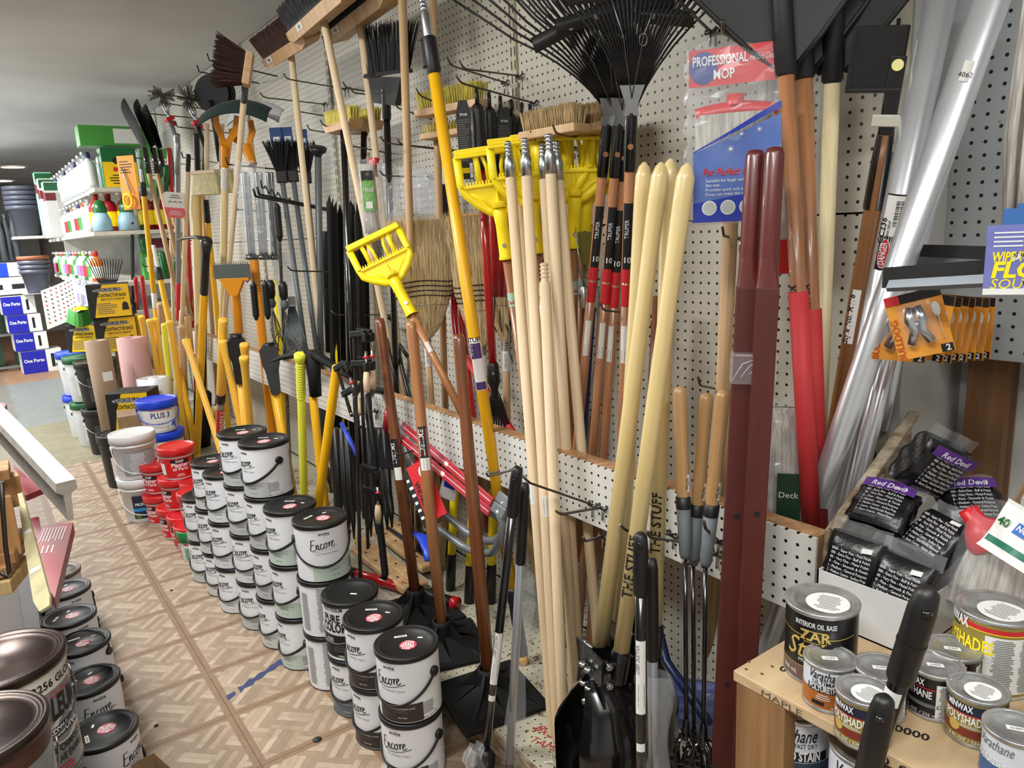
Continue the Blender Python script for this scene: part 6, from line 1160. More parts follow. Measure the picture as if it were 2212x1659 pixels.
# ------------------------------------------------------------------ farther tools: a data table of staffs
def seg_tool(name, lab, cat, T0, T1, segs, grp=None, down=True, zl=.107, front=None):
    """T0 top and T1 lower point as (u, v, x); segs (part, from, to, radius, material) as fractions of T0 -> T1 measured from the top"""
    a, b = X(*T0), X(*T1); A = ext(a, b, zl) if down else b; Lv = (a - b).length; L = (a - A).length; t = thing(name, lab, cat, frame(A, a, front), grp)
    for k, (pn, f0, f1, r, m_) in enumerate(segs):
        z1 = L - f0 * Lv; z0 = 0 if f1 is None else L - f1 * Lv
        if z0 < 0: z0 = 0
        rs = r if isinstance(r, tuple) else (r, r)
        mb = MB(); mb.lathe([(0, z0), (rs[1] * .92, z0), (rs[1], z0 + .004), (rs[0], z1 - .006), (rs[0] * .85, z1), (0, z1)], m_, 14); mb.build(pn, t)
    return t, L, Lv
amb = [(283, 685, 304, 800, .95), (294, 680, 312, 796, .97), (305, 682, 324, 800, .94), (323, 690, 344, 830, .93), (335, 688, 356, 830, .97), (366, 693, 402, 948, .95), (401, 732, 479, 978, .93), (481, 734, 520, 918, .95), (528, 742, 537, 918, 1.0), (527, 770, 540, 918, .97), (470, 880, 476, 960, 1.08)]
wd_ = ('leftmost amber pick handle behind the rolls', 'second amber pick handle from the left', 'third amber pick handle from the left', 'fourth amber pick handle, right of the first three', 'fifth amber pick handle, beside the lime one', 'long amber pick handle right of the lime one', 'amber pick handle slanting strongly down toward the white cans', 'amber pick handle with the swollen end by the black sledge cover', 'rear of the amber pair right of the sledge cover', 'front of the amber pair right of the sledge cover', 'short amber handle low behind the cans')
for (u0, v0, u1, v1, xx), lab in zip(amb, wd_):
    a, b = X(u0, v0, xx), X(u1, v1, xx + .04); A = ext(a, b); L = (a - A).length; t = thing('pick_haft', lab, 'tool handle', frame(A, a), 'amber fibreglass pick handles')
    mb = MB(); mb.lathe([(0, 0), (.026, .0), (.028, .04), (.019, .12), (.017, L * .6), (.0165, L - .12), (.019, L - .05), (.023, L - .015), (.021, L - .003), (.012, L), (0, L - .002)], AMB, 16, sy=.8); mb.build('shaft', t)
seg_tool('pick_haft', 'lime green fibreglass handle in the middle of the amber ones', 'tool handle', (354, 700, .95), (368, 840, .97), [('shaft', 0, None, .018, LIME)], 'amber fibreglass pick handles')
t, L, Lv = seg_tool('ribbed_haft', 'lime yellow handle with a ribbed grip standing before the pickaxe head', 'tool handle', (648, 764, 1.05), (657, 1075, 1.08), [('shaft', 0.02, None, .017, LIME)], front=(-.6, -.8, 0))
mb = MB(); mb.lathe([(.019, L - .0), (.0245, L - .003), (.025, L - .02), (.0185, L - .04)], LIME, 18); mb.lathe([(0, L), (.022, L)], LIME, 18)
for k in range(14): mb.lathe([(.0175, L - .045 - k * .012), (.0195, L - .049 - k * .012), (.0175, L - .0565 - k * .012)], LIME, 18)
mb.build('ribbed_grip', t, 'ribbed grip')
for (a, b, lab) in (((728, 790, 1.05), (690, 1075, 1.0), 'yellow handle crossing in front, clamped at its top'), ((676, 855, 1.1), (700, 1080, 1.1), 'yellow handle of the pickaxe seen below its head'), ((588, 830, 1.12), (606, 930, 1.12), 'yellow handle under the black sledge cover')):
    seg_tool('pick_haft', lab, 'tool handle', a, b, [('shaft', 0, None, .018, YEL)], 'yellow tool handles by the pickaxe')
# pickaxe head lying across the rail
def arcpts(pl, x): return [X(u, v, x + (k * .0)) for k, (u, v) in enumerate(pl)]
t = thing('pickaxe', 'black pickaxe head lying across the rail behind the lime handle', 'pickaxe', T(X(676, 775, 1.1)), None)
O = X(676, 775, 1.1); pl = [X(582, 782, 1.02), X(610, 772, 1.05), X(640, 766, 1.08), X(676, 764, 1.1), X(712, 785, 1.12), X(745, 808, 1.14), X(768, 826, 1.16)]
mb = MB(); mb.tube([p - O for p in pl], [.004, .016, .02, .026, .02, .014, .003], BLKM, 8, flat=.7); mb.build('pick_head', t); mb = MB(); e = X(682, 855, 1.1) - O; mb.tube([(0, 0, .03), e * .5, e], [.036, .027, .025], BLKM, 14); mb.build('socket', t)
for (u, v, ub, vb, xx, lab) in ((510, 735, 517, 800, 1.0, 'sledgehammer with a black plastic head cover, farther one'), (580, 755, 592, 825, 1.08, 'sledgehammer with a black plastic head cover, nearer one with a tie around it')):
    a, b = X(u, v, xx), X(ub, vb, xx); A = ext(a, b); t = thing('sledgehammer', lab, 'hammer', frame(A, a), 'covered sledgehammers'); L = (a - A).length
    mb = MB(); mb.lathe([(0, 0), (.018, .0), (.018, L - .1), (0, L - .1)], YEL if u > 550 else AMB, 14); mb.build('handle', t)
    mb = MB(); mb.prism([(-.022, L - .21), (.022, L - .21), (.03, L - .1), (.04, L - .07), (.042, L - .0), (.03, L + .012), (-.03, L + .012), (-.042, L), (-.04, L - .07), (-.03, L - .1)], -.035, .035, BLK); mb.lathe([(.028, L + .012), (.03, L + .03), (0, L + .03)], BLK, 14); mb.build('head_cover', t)
# bar clamps
for k, (u0, v0, u1, v1, xx, lab) in enumerate(((765, 722, 782, 1375, 1.03, 'left bar clamp, the full-length steel bar reaching the deck'), (778, 715, 792, 1130, 1.05, 'second bar clamp behind the left one'), (728, 795, 760, 900, 1.03, 'short bar clamp hanging from the top of the yellow handle'), (790, 1010, 795, 1185, 1.0, 'lower bar clamp with a red-capped screw'))):
    a, b = X(u0, v0, xx), (Z(u1, v1, .108) if k == 0 else X(u1, v1, xx)); t = thing('bar_clamp', lab, 'clamp', frame(b, a, (-.9, -.4, 0)), 'steel bar clamps'); L = (a - b).length
    mb = MB(); mb.box((0, 0, L / 2), (.006, .012, L), DSTEEL); mb.build('bar', t)
    for z in ((L - .0, L - .1) if k != 3 else (L, L - .08)):
        mb = MB(); mb.box((.018, 0, z), (.06, .018, .022), BLK, bev=.003); mb.box((.05, 0, z - .014), (.014, .02, .03), BLK, bev=.003); mb.build('jaw', t)
    mb = MB(); mb.tube([(.05, 0, L - .06), (.05, 0, L - .13)], .0045, ZINC, 8); mb.lathe([(0, 0), (.009, 0), (.009, .008), (0, .01)], REDL, 12, (.05, 0, L - .085)); mb.build('screw', t); mb = MB(); mb.lathe([(.0, 0), (.01, .002), (.012, .04), (.009, .07), (0, .072)], DOWEL, 12, (.05, 0, L - .2)); mb.build('wooden_grip', t)
# wrecking bars, shears and black bars by the rail
BLK2 = M_('bar_black', (20, 21, 22), .4)
def bar(name, lab, pts, r, m_=None, cat='bar', grp=None, flat=None):
    P = [X(*p) for p in pts]; t = thing(name, lab, cat, T(P[-1]), grp); mb = MB(); mb.tube([p - P[-1] for p in P], r, m_ or BLK2, 8, flat=flat); mb.build('bar', t); return t
g = 'black wrecking bars on the rail'
bar('wrecking_bar', 'hooked black wrecking bar hanging over the rail, nearer one', [(825, 845, 1.2), (806, 842, 1.15), (795, 858, 1.1), (797, 900, 1.08), (808, 980, 1.07), (812, 1060, 1.07), (832, 1240, 1.06), (828, 1252, 1.05)], .0135, grp=g)
bar('wrecking_bar', 'hooked black wrecking bar behind the nearer one', [(800, 832, 1.2), (780, 832, 1.15), (768, 850, 1.1), (770, 900, 1.1), (775, 1000, 1.1)], .012, grp=g)
bar('wrecking_bar', 'black bar with a bent top behind the tan tamper handle', [(846, 690, 1.4), (822, 674, 1.4), (826, 700, 1.38), (850, 800, 1.36), (862, 865, 1.35)], .009, grp=g)
bar('wrecking_bar', 'second bent black bar behind the tan tamper handle', [(880, 770, 1.42), (864, 745, 1.42), (862, 770, 1.4), (880, 840, 1.38), (890, 872, 1.37)], .009, grp=g)
for k in range(8):
    u = (738, 752, 763, 800, 812, 822, 835, 845)[k]; bar('pry_stake', ('first', 'second', 'third', 'fourth', 'fifth', 'sixth', 'seventh', 'last')[k] + ' of the black bars standing below the rail, counted from the left', [(u - 14, 925, 1.15), (u - 6, 1060, 1.15), (u, 1130 - 4 * k, 1.13), (u + 2, 1175 - 5 * k, 1.12)], [.013, .014, .012, .003], grp='black bars below the rail')
bar('yellow_strap', 'yellow strap handle behind the dark stakes', [(713, 620, 1.36), (722, 700, 1.34), (728, 790, 1.3)], .012, YELP, 'handle', flat=.4); bar('blue_lever', 'blue lever handle hanging below the rail beside the clamps', [(738, 915, 1.15), (772, 985, 1.12)], .01, BLUE, 'handle')
bar('yellow_strap', 'thin yellow strip below the rail behind the clamps', [(742, 905, 1.3), (746, 1060, 1.3)], .01, YELP, 'handle', flat=.4)
# big bow saw with red-sleeved blades
PK = M_('coral_sleeve', (176, 40, 54), .35); SAWG = M_('saw_grey', (140, 146, 150), .35, .5)
for k, (a, b) in enumerate((((868, 918, 1.175), (1064, 1086, 1.15)), ((858, 940, 1.16), (1060, 1108, 1.13)))):
    P0, P1 = X(*a), X(*b); L = (P1 - P0).length; t = thing('bow_saw', ('rear', 'front')[k] + ' bow saw with a coral blade sleeve hung below the rail', 'saw', frame(P0, P1, (-.7, -.7, .2)), 'two bow saws with coral sleeves')
    mb = MB(); mb.box((0, 0, L / 2), (.028, .008, L), PK, bev=.003); mb.box((0, -.0045, L / 2), (.002, .001, L * .98), WHT); mb.box((0, -.0048, L * .55), (.012, .001, .02), PAPER); mb.build('blade_sleeve', t)
    mb = MB(); mb.box((0, 0, L + .012), (.016, .004, .05), DSTEEL); mb.build('blade', t)
    R = t.matrix_basis.inverted(); q = [(1076, 1100), (1086, 1130), (1080, 1172), (1062, 1194), (1035, 1196), (1000, 1180), (945, 1140), (900, 1080), (868, 1000), (858, 950)] if k else [(1088, 1080), (1094, 1112), (1088, 1150), (1070, 1168), (1048, 1168), (1010, 1150), (960, 1110), (915, 1050), (880, 980), (866, 925)]
    mb = MB(); mb.tube([R @ X(u, v, (1.13 if k else 1.15) + .005 * i) for i, (u, v) in enumerate(q)], .0125, SAWG, 10)
    mb.box(R @ X(1078 + 10 * (1 - k), 1102 - 22 * (1 - k), 1.13 if k else 1.15), (.03, .012, .06), SAWG, bev=.002); mb.build('frame_tube', t)
t = thing('product_card', 'red and black product card hanging diagonally below the bow saw', 'card', frame(X(935, 1110, 1.1), X(895, 1010, 1.1), (-.7, -.7, 0))); L = .2; RC = M_('red_card', (206, 30, 40), .45)
mb = MB(); mb.box((.01, 0, .08), (.075, .002, .2), RC); mb.box((-.036, 0, .07), (.022, .002, .2), INK); mb.build('card', t); mb = MB(); P = lambda x, y: (x, -.002, y); mb.text('CORONA', .017, INK, lambda x, y: P(-.005 - y, .07 + x), bold=.04); mb.text('MAX CUT', .01, WHT, lambda x, y: P(.02 - y, .06 + x), bold=.02); mb.add([P(.02 + .012 * math.cos(a * PI / 9), .14 + .022 * math.sin(a * PI / 9)) for a in range(18)], [tuple(range(18))], WHT); flat_text(mb, -.044, -.028, .15, -.01, 6, WHT, P); mb.build('card_print', t)
for u, v, rz, lab, c1, c2 in ((905, 1015, .6, 'red card edge behind the tan tamper handle', RC, INK), (970, 1055, .3, 'small wrapped blue and white packet behind the tampers', PAPER, BLUE)):
    t = thing('product_card', lab, 'card', T(X(u, v, 1.2), -1, 0, rz)); mb = MB(); mb.box((0, 0, 0), (.06, .004, .08), c1); mb.box((0, -.003, .015), (.04, .002, .025), c2); mb.build('card', t)
# handles below the rail standing on the deck
for (u0, v0, u1, v1, xx, gc, m_, lab) in ((985, 1090, 972, 1290, 1.3, BLK, YELP, 'yellow handle with a black grip standing under the bow saw'), (1022, 1160, 1012, 1330, 1.3, BLK, YELP, 'second yellow handle with a black grip under the bow saw'), (1066, 1170, 1060, 1300, 1.36, BLK, YELP, 'third yellow handle with a black grip by the long yellow pole'),
        (968, 1050, 950, 1270, 1.36, None, PLAINW, 'square pine handle behind the tan tamper'), (1040, 1120, 1034, 1280, 1.4, None, PLAINW, 'pine handle farther right below the rail'), (1110, 1130, 1180, 1320, 1.45, None, PLAINW, 'leaning pine handle in the dark below the rail'), (945, 1040, 950, 1190, 1.38, None, BLK, 'dark handle behind the tan tamper')):
    a, b = X(u0, v0 - 110, xx), X(u1, v1, xx); A = ext(a, b); t = thing('tool_pole', lab, 'handle', frame(A, a), 'handles standing under the rail'); L = (a - A).length
    mb = MB(); mb.lathe([(0, 0), (.0155, 0), (.0155, L), (0, L)], m_, 12); mb.build('shaft', t)
    if gc: mb = MB(); mb.lathe([(0, -.001), (.019, 0), (.018, .15), (.016, .16)], gc, 14); mb.build('grip', t)
# pine brush blocks on the deck
for k, (u0, v0, u1, v1, lab) in enumerate(((775, 1160, 912, 1262, 'front pine push broom block lying on the deck'), (770, 1185, 885, 1275, 'pine board under the front broom block'), (815, 1150, 925, 1235, 'second pine broom block with black bristles behind it'), (845, 1140, 945, 1205, 'third pine broom block at the back'))):
    a, b = Z(u0, v0, .14), Z(u1, v1, .14); L = (b - a).length; t = thing('broom_block', lab, 'broom', T(((a + b) / 2).to_tuple(), math.atan2((b - a).y, (b - a).x)), 'pine broom blocks on the deck')
    mb = MB(); mb.box((0, 0, -.012 + .012 * k), (L, .055, .03), BLOCK, bev=.008)
    for q in (-.3, -.1, .12, .3): mb.lathe([(0, 0), (.006, 0), (.006, .0008), (0, .0008)], BLK, 10, (q * L, 0, .0035 + .012 * k))
    mb.build('block', t)
    if k > 1: mb = MB(); mb.box((0, .05, .0), (L * .9, .05, .05), BBR, bev=.01); mb.build('bristles', t)
a, b = Z(690, 1215, .14), Z(990, 1305, .13); t = thing('telescopic_tool', 'red and black telescopic tool lying on the deck behind the tampers', 'tool', frame(a, b, (0, 0, 1))); L = (b - a).length
for pn, z0, z1, r, m_ in (('black_end', 0, .22, .017, BLK), ('red_tube', .22, .62, .019, REDG), ('grey_tube', .22, .3, .0195, BLK), ('red_collar', .62, .7, .022, REDG), ('rubber_grip', .7, .96, .021, BLK), ('red_end', .96, 1, .024, REDG)):
    mb = MB(); mb.lathe([(0, z0 * L), (r, z0 * L + .003), (r, z1 * L - .003), (0, z1 * L)], m_, 18); mb.build(pn, t)
for k, (u, v, xx, s, lab) in enumerate(((885, 1110, 1.3, .16, 'upturned corn whisk in the dark under the rail'), (720, 1060, 1.4, .14, 'straw bristles farther along under the rail'))):
    t = thing('straw_broom', lab, 'broom', T(X(u, v, xx) - Vector((0, 0, s)), -1), 'straw brooms under the rail'); mb = MB(); rnd = random.Random(k)
    for i in range(140): x = rnd.uniform(-1, 1); mb.tube([(x * .03, rnd.uniform(-.015, .015), 0), (x * .055 + rnd.gauss(0, .006), rnd.uniform(-.02, .02), s * 1.9)], .0016, RBR if i % 3 else CORN, 3, cap=False, smooth=False)
    mb.build('bristles', t)['kind'] = 'stuff'
bar('garden_tool', 'royal blue plastic handle curving on the deck behind the tan tamper', [(895, 1150, 1.15), (915, 1162, 1.1), (925, 1190, 1.08), (922, 1212, 1.06)], [.012, .022, .018, .008], BLUE, 'tool', flat=.4)
t = thing('dust_brush', 'black fan-shaped brush with a mauve handle under the rail by the clamps', 'brush', T(X(835, 975, 1.15), -1)); mb = MB(); mb.prism([(-.02, .07), (.03, .07), (.07, -.07), (-.04, -.06)], -.01, .01, BBR); mb.build('bristles', t); mb = MB(); mb.tube([(.0, 0, .07), (.02, 0, .16)], .012, PK, 10); mb.build('handle', t)
# blue and red mop packet lying on the deck behind the weeders
packet('mop_packet', 'blue and red wrapped mop lying on the deck behind the weeder claws', 'mop packet', Z(1478, 1530, .17), .2, .2, fr2, M_('packet_blue', (40, 66, 150), .35), None, .09, printer=lambda mb: (mb.box((-.07, -.03, .14), (.05, .03, .07), REDL), mb.grid(lambda a, b: (-.07 + .1 * a, -.05 - .01 * math.sin(a * 20), .0 + .07 * b), 12, 3, COTTON)))
bar('blue_pole', 'navy blue pole slanting behind the weeder rods', [(1395, 1250, 1.4), (1440, 1430, 1.32), (1530, 1560, 1.25)], .013, NAVY, 'pole')
bar('cable_tie', 'white cable tie loop lying on the front of the steel deck', [(1148, 1632, 1.0), (1160, 1648, .99), (1195, 1645, 1.0), (1190, 1628, 1.02), (1150, 1622, 1.01)], .0016, WHT, 'cable tie')
# ------------------------------------------------------------------ upper left: hooks and long tools
g = 'long yellow and black poles at the left'
seg_tool('extension_pole', 'yellow extension pole with a zinc tip left of the price card', 'extension pole', (305, 365, 1.05), (333, 640, 1.05), [('tip', 0, .1, .009, ZINC), ('collar', .1, .2, .021, BLK), ('shaft', .2, .97, .018, YEL), ('label', .97, 1.1, .0185, PAPER), ('foot', 1.1, None, .018, YEL)], g)
seg_tool('extension_pole', 'second yellow extension pole slanting down to the amber handles', 'extension pole', (331, 530, 1.0), (388, 800, 1.0), [('tip', 0, .18, .012, PAPER), ('collar', .18, .28, .022, BLK), ('shaft', .28, None, .018, YEL)], g)
seg_tool('tool_pole', 'wooden hoe handle with a black neck at the centre left', 'hoe', (407, 335, 1.05), (392, 730, 1.08), [('neck', 0, .07, .013, BLK), ('shaft', .07, None, .0145, DOWEL)], g)
seg_tool('tool_pole', 'thick pale ash handle standing upright behind the hoe handle', 'handle', (421, 415, 1.1), (430, 720, 1.1), [('shaft', 0, None, (.022, .026), ASH)], g)
seg_tool('tool_pole', 'black and yellow handle to the right of the pale ash handle', 'handle', (444, 432, 1.18), (470, 690, 1.2), [('grip', 0, .18, .018, BLK), ('shaft', .18, None, .016, YEL)], g)
seg_tool('sprayer_wand', 'grey aluminium pole with a red lower sleeve behind the price card', 'pole', (383, 290, 1.12), (386, 690, 1.15), [('shaft', 0, .77, .017, GREYT if False else M_('satin_grey', (150, 152, 156), .35, .6)), ('sleeve', .77, 1, .019, REDM)], g, False)
seg_tool('tool_pole', 'yellow pole with a black neck right of the grey pole', 'pole', (424, 290, 1.12), (436, 640, 1.15), [('neck', 0, .22, .016, BLK), ('shaft', .22, None, .016, YEL)], g)
t, L, Lv = seg_tool('mattock', 'mattock with a flat grey head and a black and yellow handle', 'mattock', (446, 520, 1.0), (438, 700, 1.0), [('upper_handle', 0, .62, .021, BLK), ('lower_handle', .62, None, .021, YEL)], None)
mb = MB(); R = t.matrix_basis.inverted(); mb.tube([R @ X(*p) for p in ((378, 522, .93), (400, 514, .95), (425, 512, .98), (446, 516, 1.0), (455, 520, 1.02))], [.004, .02, .018, .026, .022], DSTEEL, 8, flat=.45); mb.lathe([(.024, L - .06), (.03, L), (0, L + .01)], DSTEEL, 12); mb.build('mattock_head', t)
for k, (u0, v0, u1, v1, xx, r, m_, lab) in enumerate(((285, 480, 287, 600, 1.12, .014, BLK, 'dark handle with a red end left of the yellow extension pole'), (293, 600, 298, 690, 1.08, .017, REDG, 'left glossy red grip of the long pruner'), (306, 596, 318, 690, 1.08, .017, REDG, 'right glossy red grip of the long pruner'), (365, 320, 372, 430, 1.25, .016, REDG, 'short red grip behind the grey pole'), (345, 360, 338, 440, 1.2, .02, GRN, 'left green socketed planter'), (360, 360, 356, 440, 1.22, .02, GRN, 'right green socketed planter'),
        (350, 545, 360, 600, 1.12, .026, GRN, 'green bulb planter below the planters'), (368, 470, 375, 690, 1.3, .014, DOWEL, 'pale wooden handle behind the grey pole'), (402, 430, 412, 620, 1.28, .015, REDG, 'dark red tube behind the hoe handle'), (394, 672, 392, 750, 1.1, .02, DOWEL, 'short wooden axe handle behind the lime handle'), (346, 655, 352, 720, 1.05, .026, PLAINW, 'curved pale axe handle end'), (405, 682, 412, 760, 1.1, .022, PLAINW, 'pale hatchet handle right of the red sleeve'), (428, 698, 432, 900, 1.08, .022, PLAINW, 'pale handle under the grey mattock blade'),
        (392, 705, 404, 950, 1.02, .022, PLAINW, 'thick pale handle reaching down beside the buckets'), (548, 560, 562, 690, 1.2, .024, ORANGE, 'thick orange handle below the zinc clamps'), (508, 620, 516, 720, 1.15, .024, ORANGE, 'orange shaft below the toothed blade'), (597, 605, 606, 750, 1.25, .018, YELP, 'bright yellow handle between the two wire brushes'), (600, 450, 612, 700, 1.2, .009, STEEL, 'thin chrome telescopic rod with a black grip'), (436, 395, 445, 520, 1.3, .016, PLAINW, 'pale handle behind the masonry brush'))):
    seg_tool('tool_pole', lab, 'handle', (u0, v0, xx), (u1, v1, xx + .01), [('shaft', 0, None if v1 - v0 > 115 else 1, r, m_)], 'mixed handles on the left wall', v1 - v0 > 115)
# masonry brushes
for u, v, xx, lab in ((446, 395, 1.12, 'nearer pale masonry brush hanging by its wooden handle'), (478, 392, 1.22, 'farther pale masonry brush behind the yoke handle')):
    t = thing('masonry_brush', lab, 'brush', T(X(u, v, xx), -.9), 'pale masonry brushes'); mb = MB(); mb.box((0, 0, .055), (.15, .05, .02), M_('brush_cream', (220, 200, 176), .5), bev=.004); mb.build('block', t)
    mb = MB(); mb.grid(lambda a, b: ((.072 + .018 * b) * max(-1, min(1, 1.3 * math.cos(a * 2 * PI))), (.02 + .02 * b) * math.sin(a * 2 * PI) * (1 + .04 * math.sin(a * 90)), .048 - .11 * b), 48, 4, M_('pale_bristle', (216, 206, 160), .8, var=.2, scale=(300, 300, 20), bump=.8)); mb.grid(lambda a, b: (.09 * b * max(-1, min(1, 1.3 * math.cos(a * 2 * PI))), .04 * b * math.sin(a * 2 * PI), -.062), 30, 1, M_('pale_bristle', (0, 0, 0))); mb.build('bristles', t); mb = MB(); mb.tube([(.01, 0, .06), (.02, 0, .13), (.05, .0, .3)], [.012, .013, .012], DOWEL, 10); mb.build('handle', t)
# spiky chimney brushes with red clamps
for u, v, xx, lab in ((350, 205, 1.12, 'left tool of grey wire spikes above a red clamp'), (408, 212, 1.2, 'right tool of grey wire spikes above a red clamp')):
    c = X(u, v, xx); t = thing('twist_tiller', lab, 'tiller', T(c), 'spiky grey tillers with red clamps'); rnd = random.Random(u); mb = MB()
    for i in range(46): d = Vector((rnd.gauss(0, 1), rnd.gauss(0, 1), rnd.gauss(0, .8))).normalized() * rnd.uniform(.06, .085); mb.tube([(0, 0, 0), d], [.007, .0045], M_('spike_grey', (120, 120, 114), .5, .4), 4, smooth=False)
    mb.build('spikes', t); q = X(u + 16, v + 52, xx) - c; mb = MB(); [mb.tube([(0.01 * s, 0, -.02), q * .5 + Vector((.016 * s, 0, 0)), q], .0045, ZINC, 5) for s in (-1, 0, 1)]; mb.build('prongs', t)
    mb = MB(); mb.box(q, (.05, .06, .022), REDL, Matrix.Rotation(-.4, 4, 'Y'), .005); mb.box(q + Vector((.01, 0, -.025)), (.04, .04, .03), REDL, bev=.005); mb.build('red_clamp', t); p = X(u + 35, v + 110, xx) - c; mb = MB(); mb.tube([q, p, X(u + 33, v + 170, xx) - c], .015, M_('satin_grey', (0, 0, 0)) if u < 400 else BLK, 10); mb.build('neck', t)
# black blades of the spades and the black disc
for u0, v0, u1, v1, xx, lab in ((268, 240, 312, 320, 1.1, 'front black spade blade near the ceiling'), (294, 240, 330, 320, 1.17, 'middle black spade blade near the ceiling'), (312, 250, 345, 325, 1.24, 'rear black spade blade near the ceiling')):
    b, a = X(u0, v0, xx), X(u1, v1, xx); t = thing('spade', lab, 'spade', frame(a, b, (-.9, -.2, -.3)), 'black spades with their blades up'); L = (b - a).length; w = .095
    mb = MB(); mb.grid(lambda p, q: ((p - .5) * 2 * w * (.25 + .75 * min(1, q * 3)) * (1 - .0 * q), .03 * (2 * p - 1) ** 2 - .012, .0 + L * q + (.03 * (1 - (2 * p - 1) ** 2) if q == 1 else 0)), 10, 10, BLKM); mb.grid(lambda p, q: ((p - .5) * 2 * w * (.25 + .75 * min(1, q * 3)), .03 * (2 * p - 1) ** 2 - .009, L * q), 10, 10, BLKM); mb.build('blade', t)
    c = X(u1 + 10, v1 + 55, xx); e = ext(a, X(u1 + 34, v1 + 150, xx + .03), .9); rod(t, 'socket', c, a, [(0, .02), (1, .018)], BLKG, 10); rod(t, 'handle', e, c, [(0, .016), (1, .017)], PLAINW, 10)
t = thing('steel_disc', 'round dark disc tool hung just under the ceiling', 'disc tool', frame(X(457, 202, 1.3) - Vector((0, .0, .1)), X(457, 202, 1.3) + Vector((0, 0, .1)), (-.7, -.7, 0))); mb = MB(); mb.tube([(0, -.004, .1), (0, .004, .1)], .105, M_('disc_slate', (56, 60, 68), .5), 40); mb.tube([(.03, .03, .1), (.03, .036, .1)], .1, BLK, 40); mb.build('disc', t); mb = MB(); mb.tube([(.0, -.02, .06), (.01, -.02, -.28)], .013, BLK, 10); mb.build('neck', t)
# green steel scoop heads and orange yokes
DKG = M_('dark_green_steel', (52, 70, 70), .35, .3); 
for u, v, xx, s, lab in ((505, 238, 1.12, 1, 'dark green curved snow pusher blade above the orange yokes'), (550, 240, 1.28, .8, 'second dark green curved blade with a white edge')):
    t = thing('curved_blade', lab, 'blade', T(X(u, v, xx), -.75), 'dark green curved blades'); mb = MB(); mb.grid(lambda p, q: ((p - .5) * .34 * s, -.09 * q + .05, .05 * (1 - (2 * p - 1) ** 2) - .07 * q * q + .0), 14, 8, DKG); mb.grid(lambda p, q: ((p - .5) * .34 * s, -.09 * q + .05, .05 * (1 - (2 * p - 1) ** 2) - .07 * q * q + .004), 14, 8, DKG if s == 1 else WHT); mb.build('blade', t)
for u, v, vb, xx, lab in ((489, 235, 345, 1.12, 'orange forked yoke on a labelled wooden handle'), (540, 258, 345, 1.2, 'second orange forked yoke farther right')):
    c = X(u - 2, vb - 15, xx); t = thing('forked_yoke', lab, 'tool', frame(ext(c, X(480 if u < 500 else 545, 700, xx + .05)) if u < 500 else X(u + 4, 350, xx), c, (-.6, -.8, 0)), 'orange forked yokes'); L = (c - t.matrix_basis.translation).length
    if u < 500: mb = MB(); mb.lathe([(0, 0), (.0185, 0), (.0185, L), (0, L)], ASH, 14); mb.patch(.0187, 0, 2, L - .2, L - .08, PAPER); mb.build('handle', t)
    mb = MB(); k = .21 if u < 500 else .16; mb.prism([(-.02, L - .06), (.02, L - .06), (.03, L + k * .3), (.062, L + k * .6), (.066, L + k), (.04, L + k), (.035, L + k * .7), (0, L + k * .3), (-.035, L + k * .7), (-.04, L + k), (-.066, L + k), (-.062, L + k * .6), (-.03, L + k * .3)], -.004, .004, ORANGE); mb.lathe([(.021, L - .07), (.021, L + .04)], ORANGE, 14); mb.build('yoke', t, 'orange painted yoke')
# toothed scraper blade, wire brushes, zinc rods, wire rakes, grey fan rake
t = thing('toothed_scraper', 'grey toothed floor scraper blade on an orange socket', 'scraper', T(X(500, 578, 1.08), -.8)); mb = MB(); mb.box((0, 0, -.02), (.2, .004, .07), M_('blade_grey', (120, 128, 126), .35, .7)); [mb.prism([(-.095 + k * .0127, .014), (-.087 + k * .0127, .014), (-.084 + k * .0127, .03)], -.002, .002, ZINC) for k in range(15)]; mb.build('blade', t); mb = MB(); mb.box((.01, 0, -.06), (.16, .02, .015), ORANGE, bev=.003); mb.prism([(-.06, -.065), (.06, -.065), (.02, -.14), (-.02, -.14)], -.012, .012, ORANGE); mb.build('socket', t)
for u, v, xx, lab in ((583, 625, 1.12, 'left grey and black handled wire brush on the rail hooks'), (610, 628, 1.15, 'right grey and black handled wire brush on the rail hooks')):
    a = X(u, v - 20, xx); b = X(u + 6, v + 42, xx); t = thing('wire_brush', lab, 'brush', frame(b, a), 'grey and black wire brushes'); L = (a - b).length; mb = MB(); mb.lathe([(.012, L * .35), (.019, L * .5), (.02, L * .85), (.012, L), (0, L)], BLK, 12); mb.build('grip', t); mb = MB(); mb.lathe([(.0, 0), (.014, .01), (.018, L * .2), (.012, L * .36)], GREYT, 12); mb.build('ferrule', t)
    mb = MB(); rnd = random.Random(u); [mb.tube([(0, 0, .0), (rnd.uniform(-.02, .04), rnd.uniform(-.01, .01), -.1), (rnd.uniform(-.03, .1), rnd.uniform(-.02, .02), -.24)], .0013, DSTEEL, 3) for i in range(16)]; mb.build('wires', t)
for k, (u0, u1, xx) in enumerate(((526, 540, 1.1), (534, 548, 1.12), (552, 566, 1.15), (562, 575, 1.18), (578, 590, 1.22), (586, 598, 1.24))):
    seg_tool('zinc_rod', ('first', 'second', 'third', 'fourth', 'fifth', 'last')[k] + ' of the zinc garden torch rods in clear film, from the left', 'rod', (u0, 372, xx), (u1, 560, xx), [('rod', 0, .95, .0115, ZINC), ('bracket', .95, 1.08, .024, STEEL)], 'bundle of zinc rods', False)
packet('plastic_packet', 'clear film wrapped around the bundle of zinc rods', 'packet', X(548, 450, 1.1), .13, .4, None, None, None, .05, 'clear packets among the brooms')
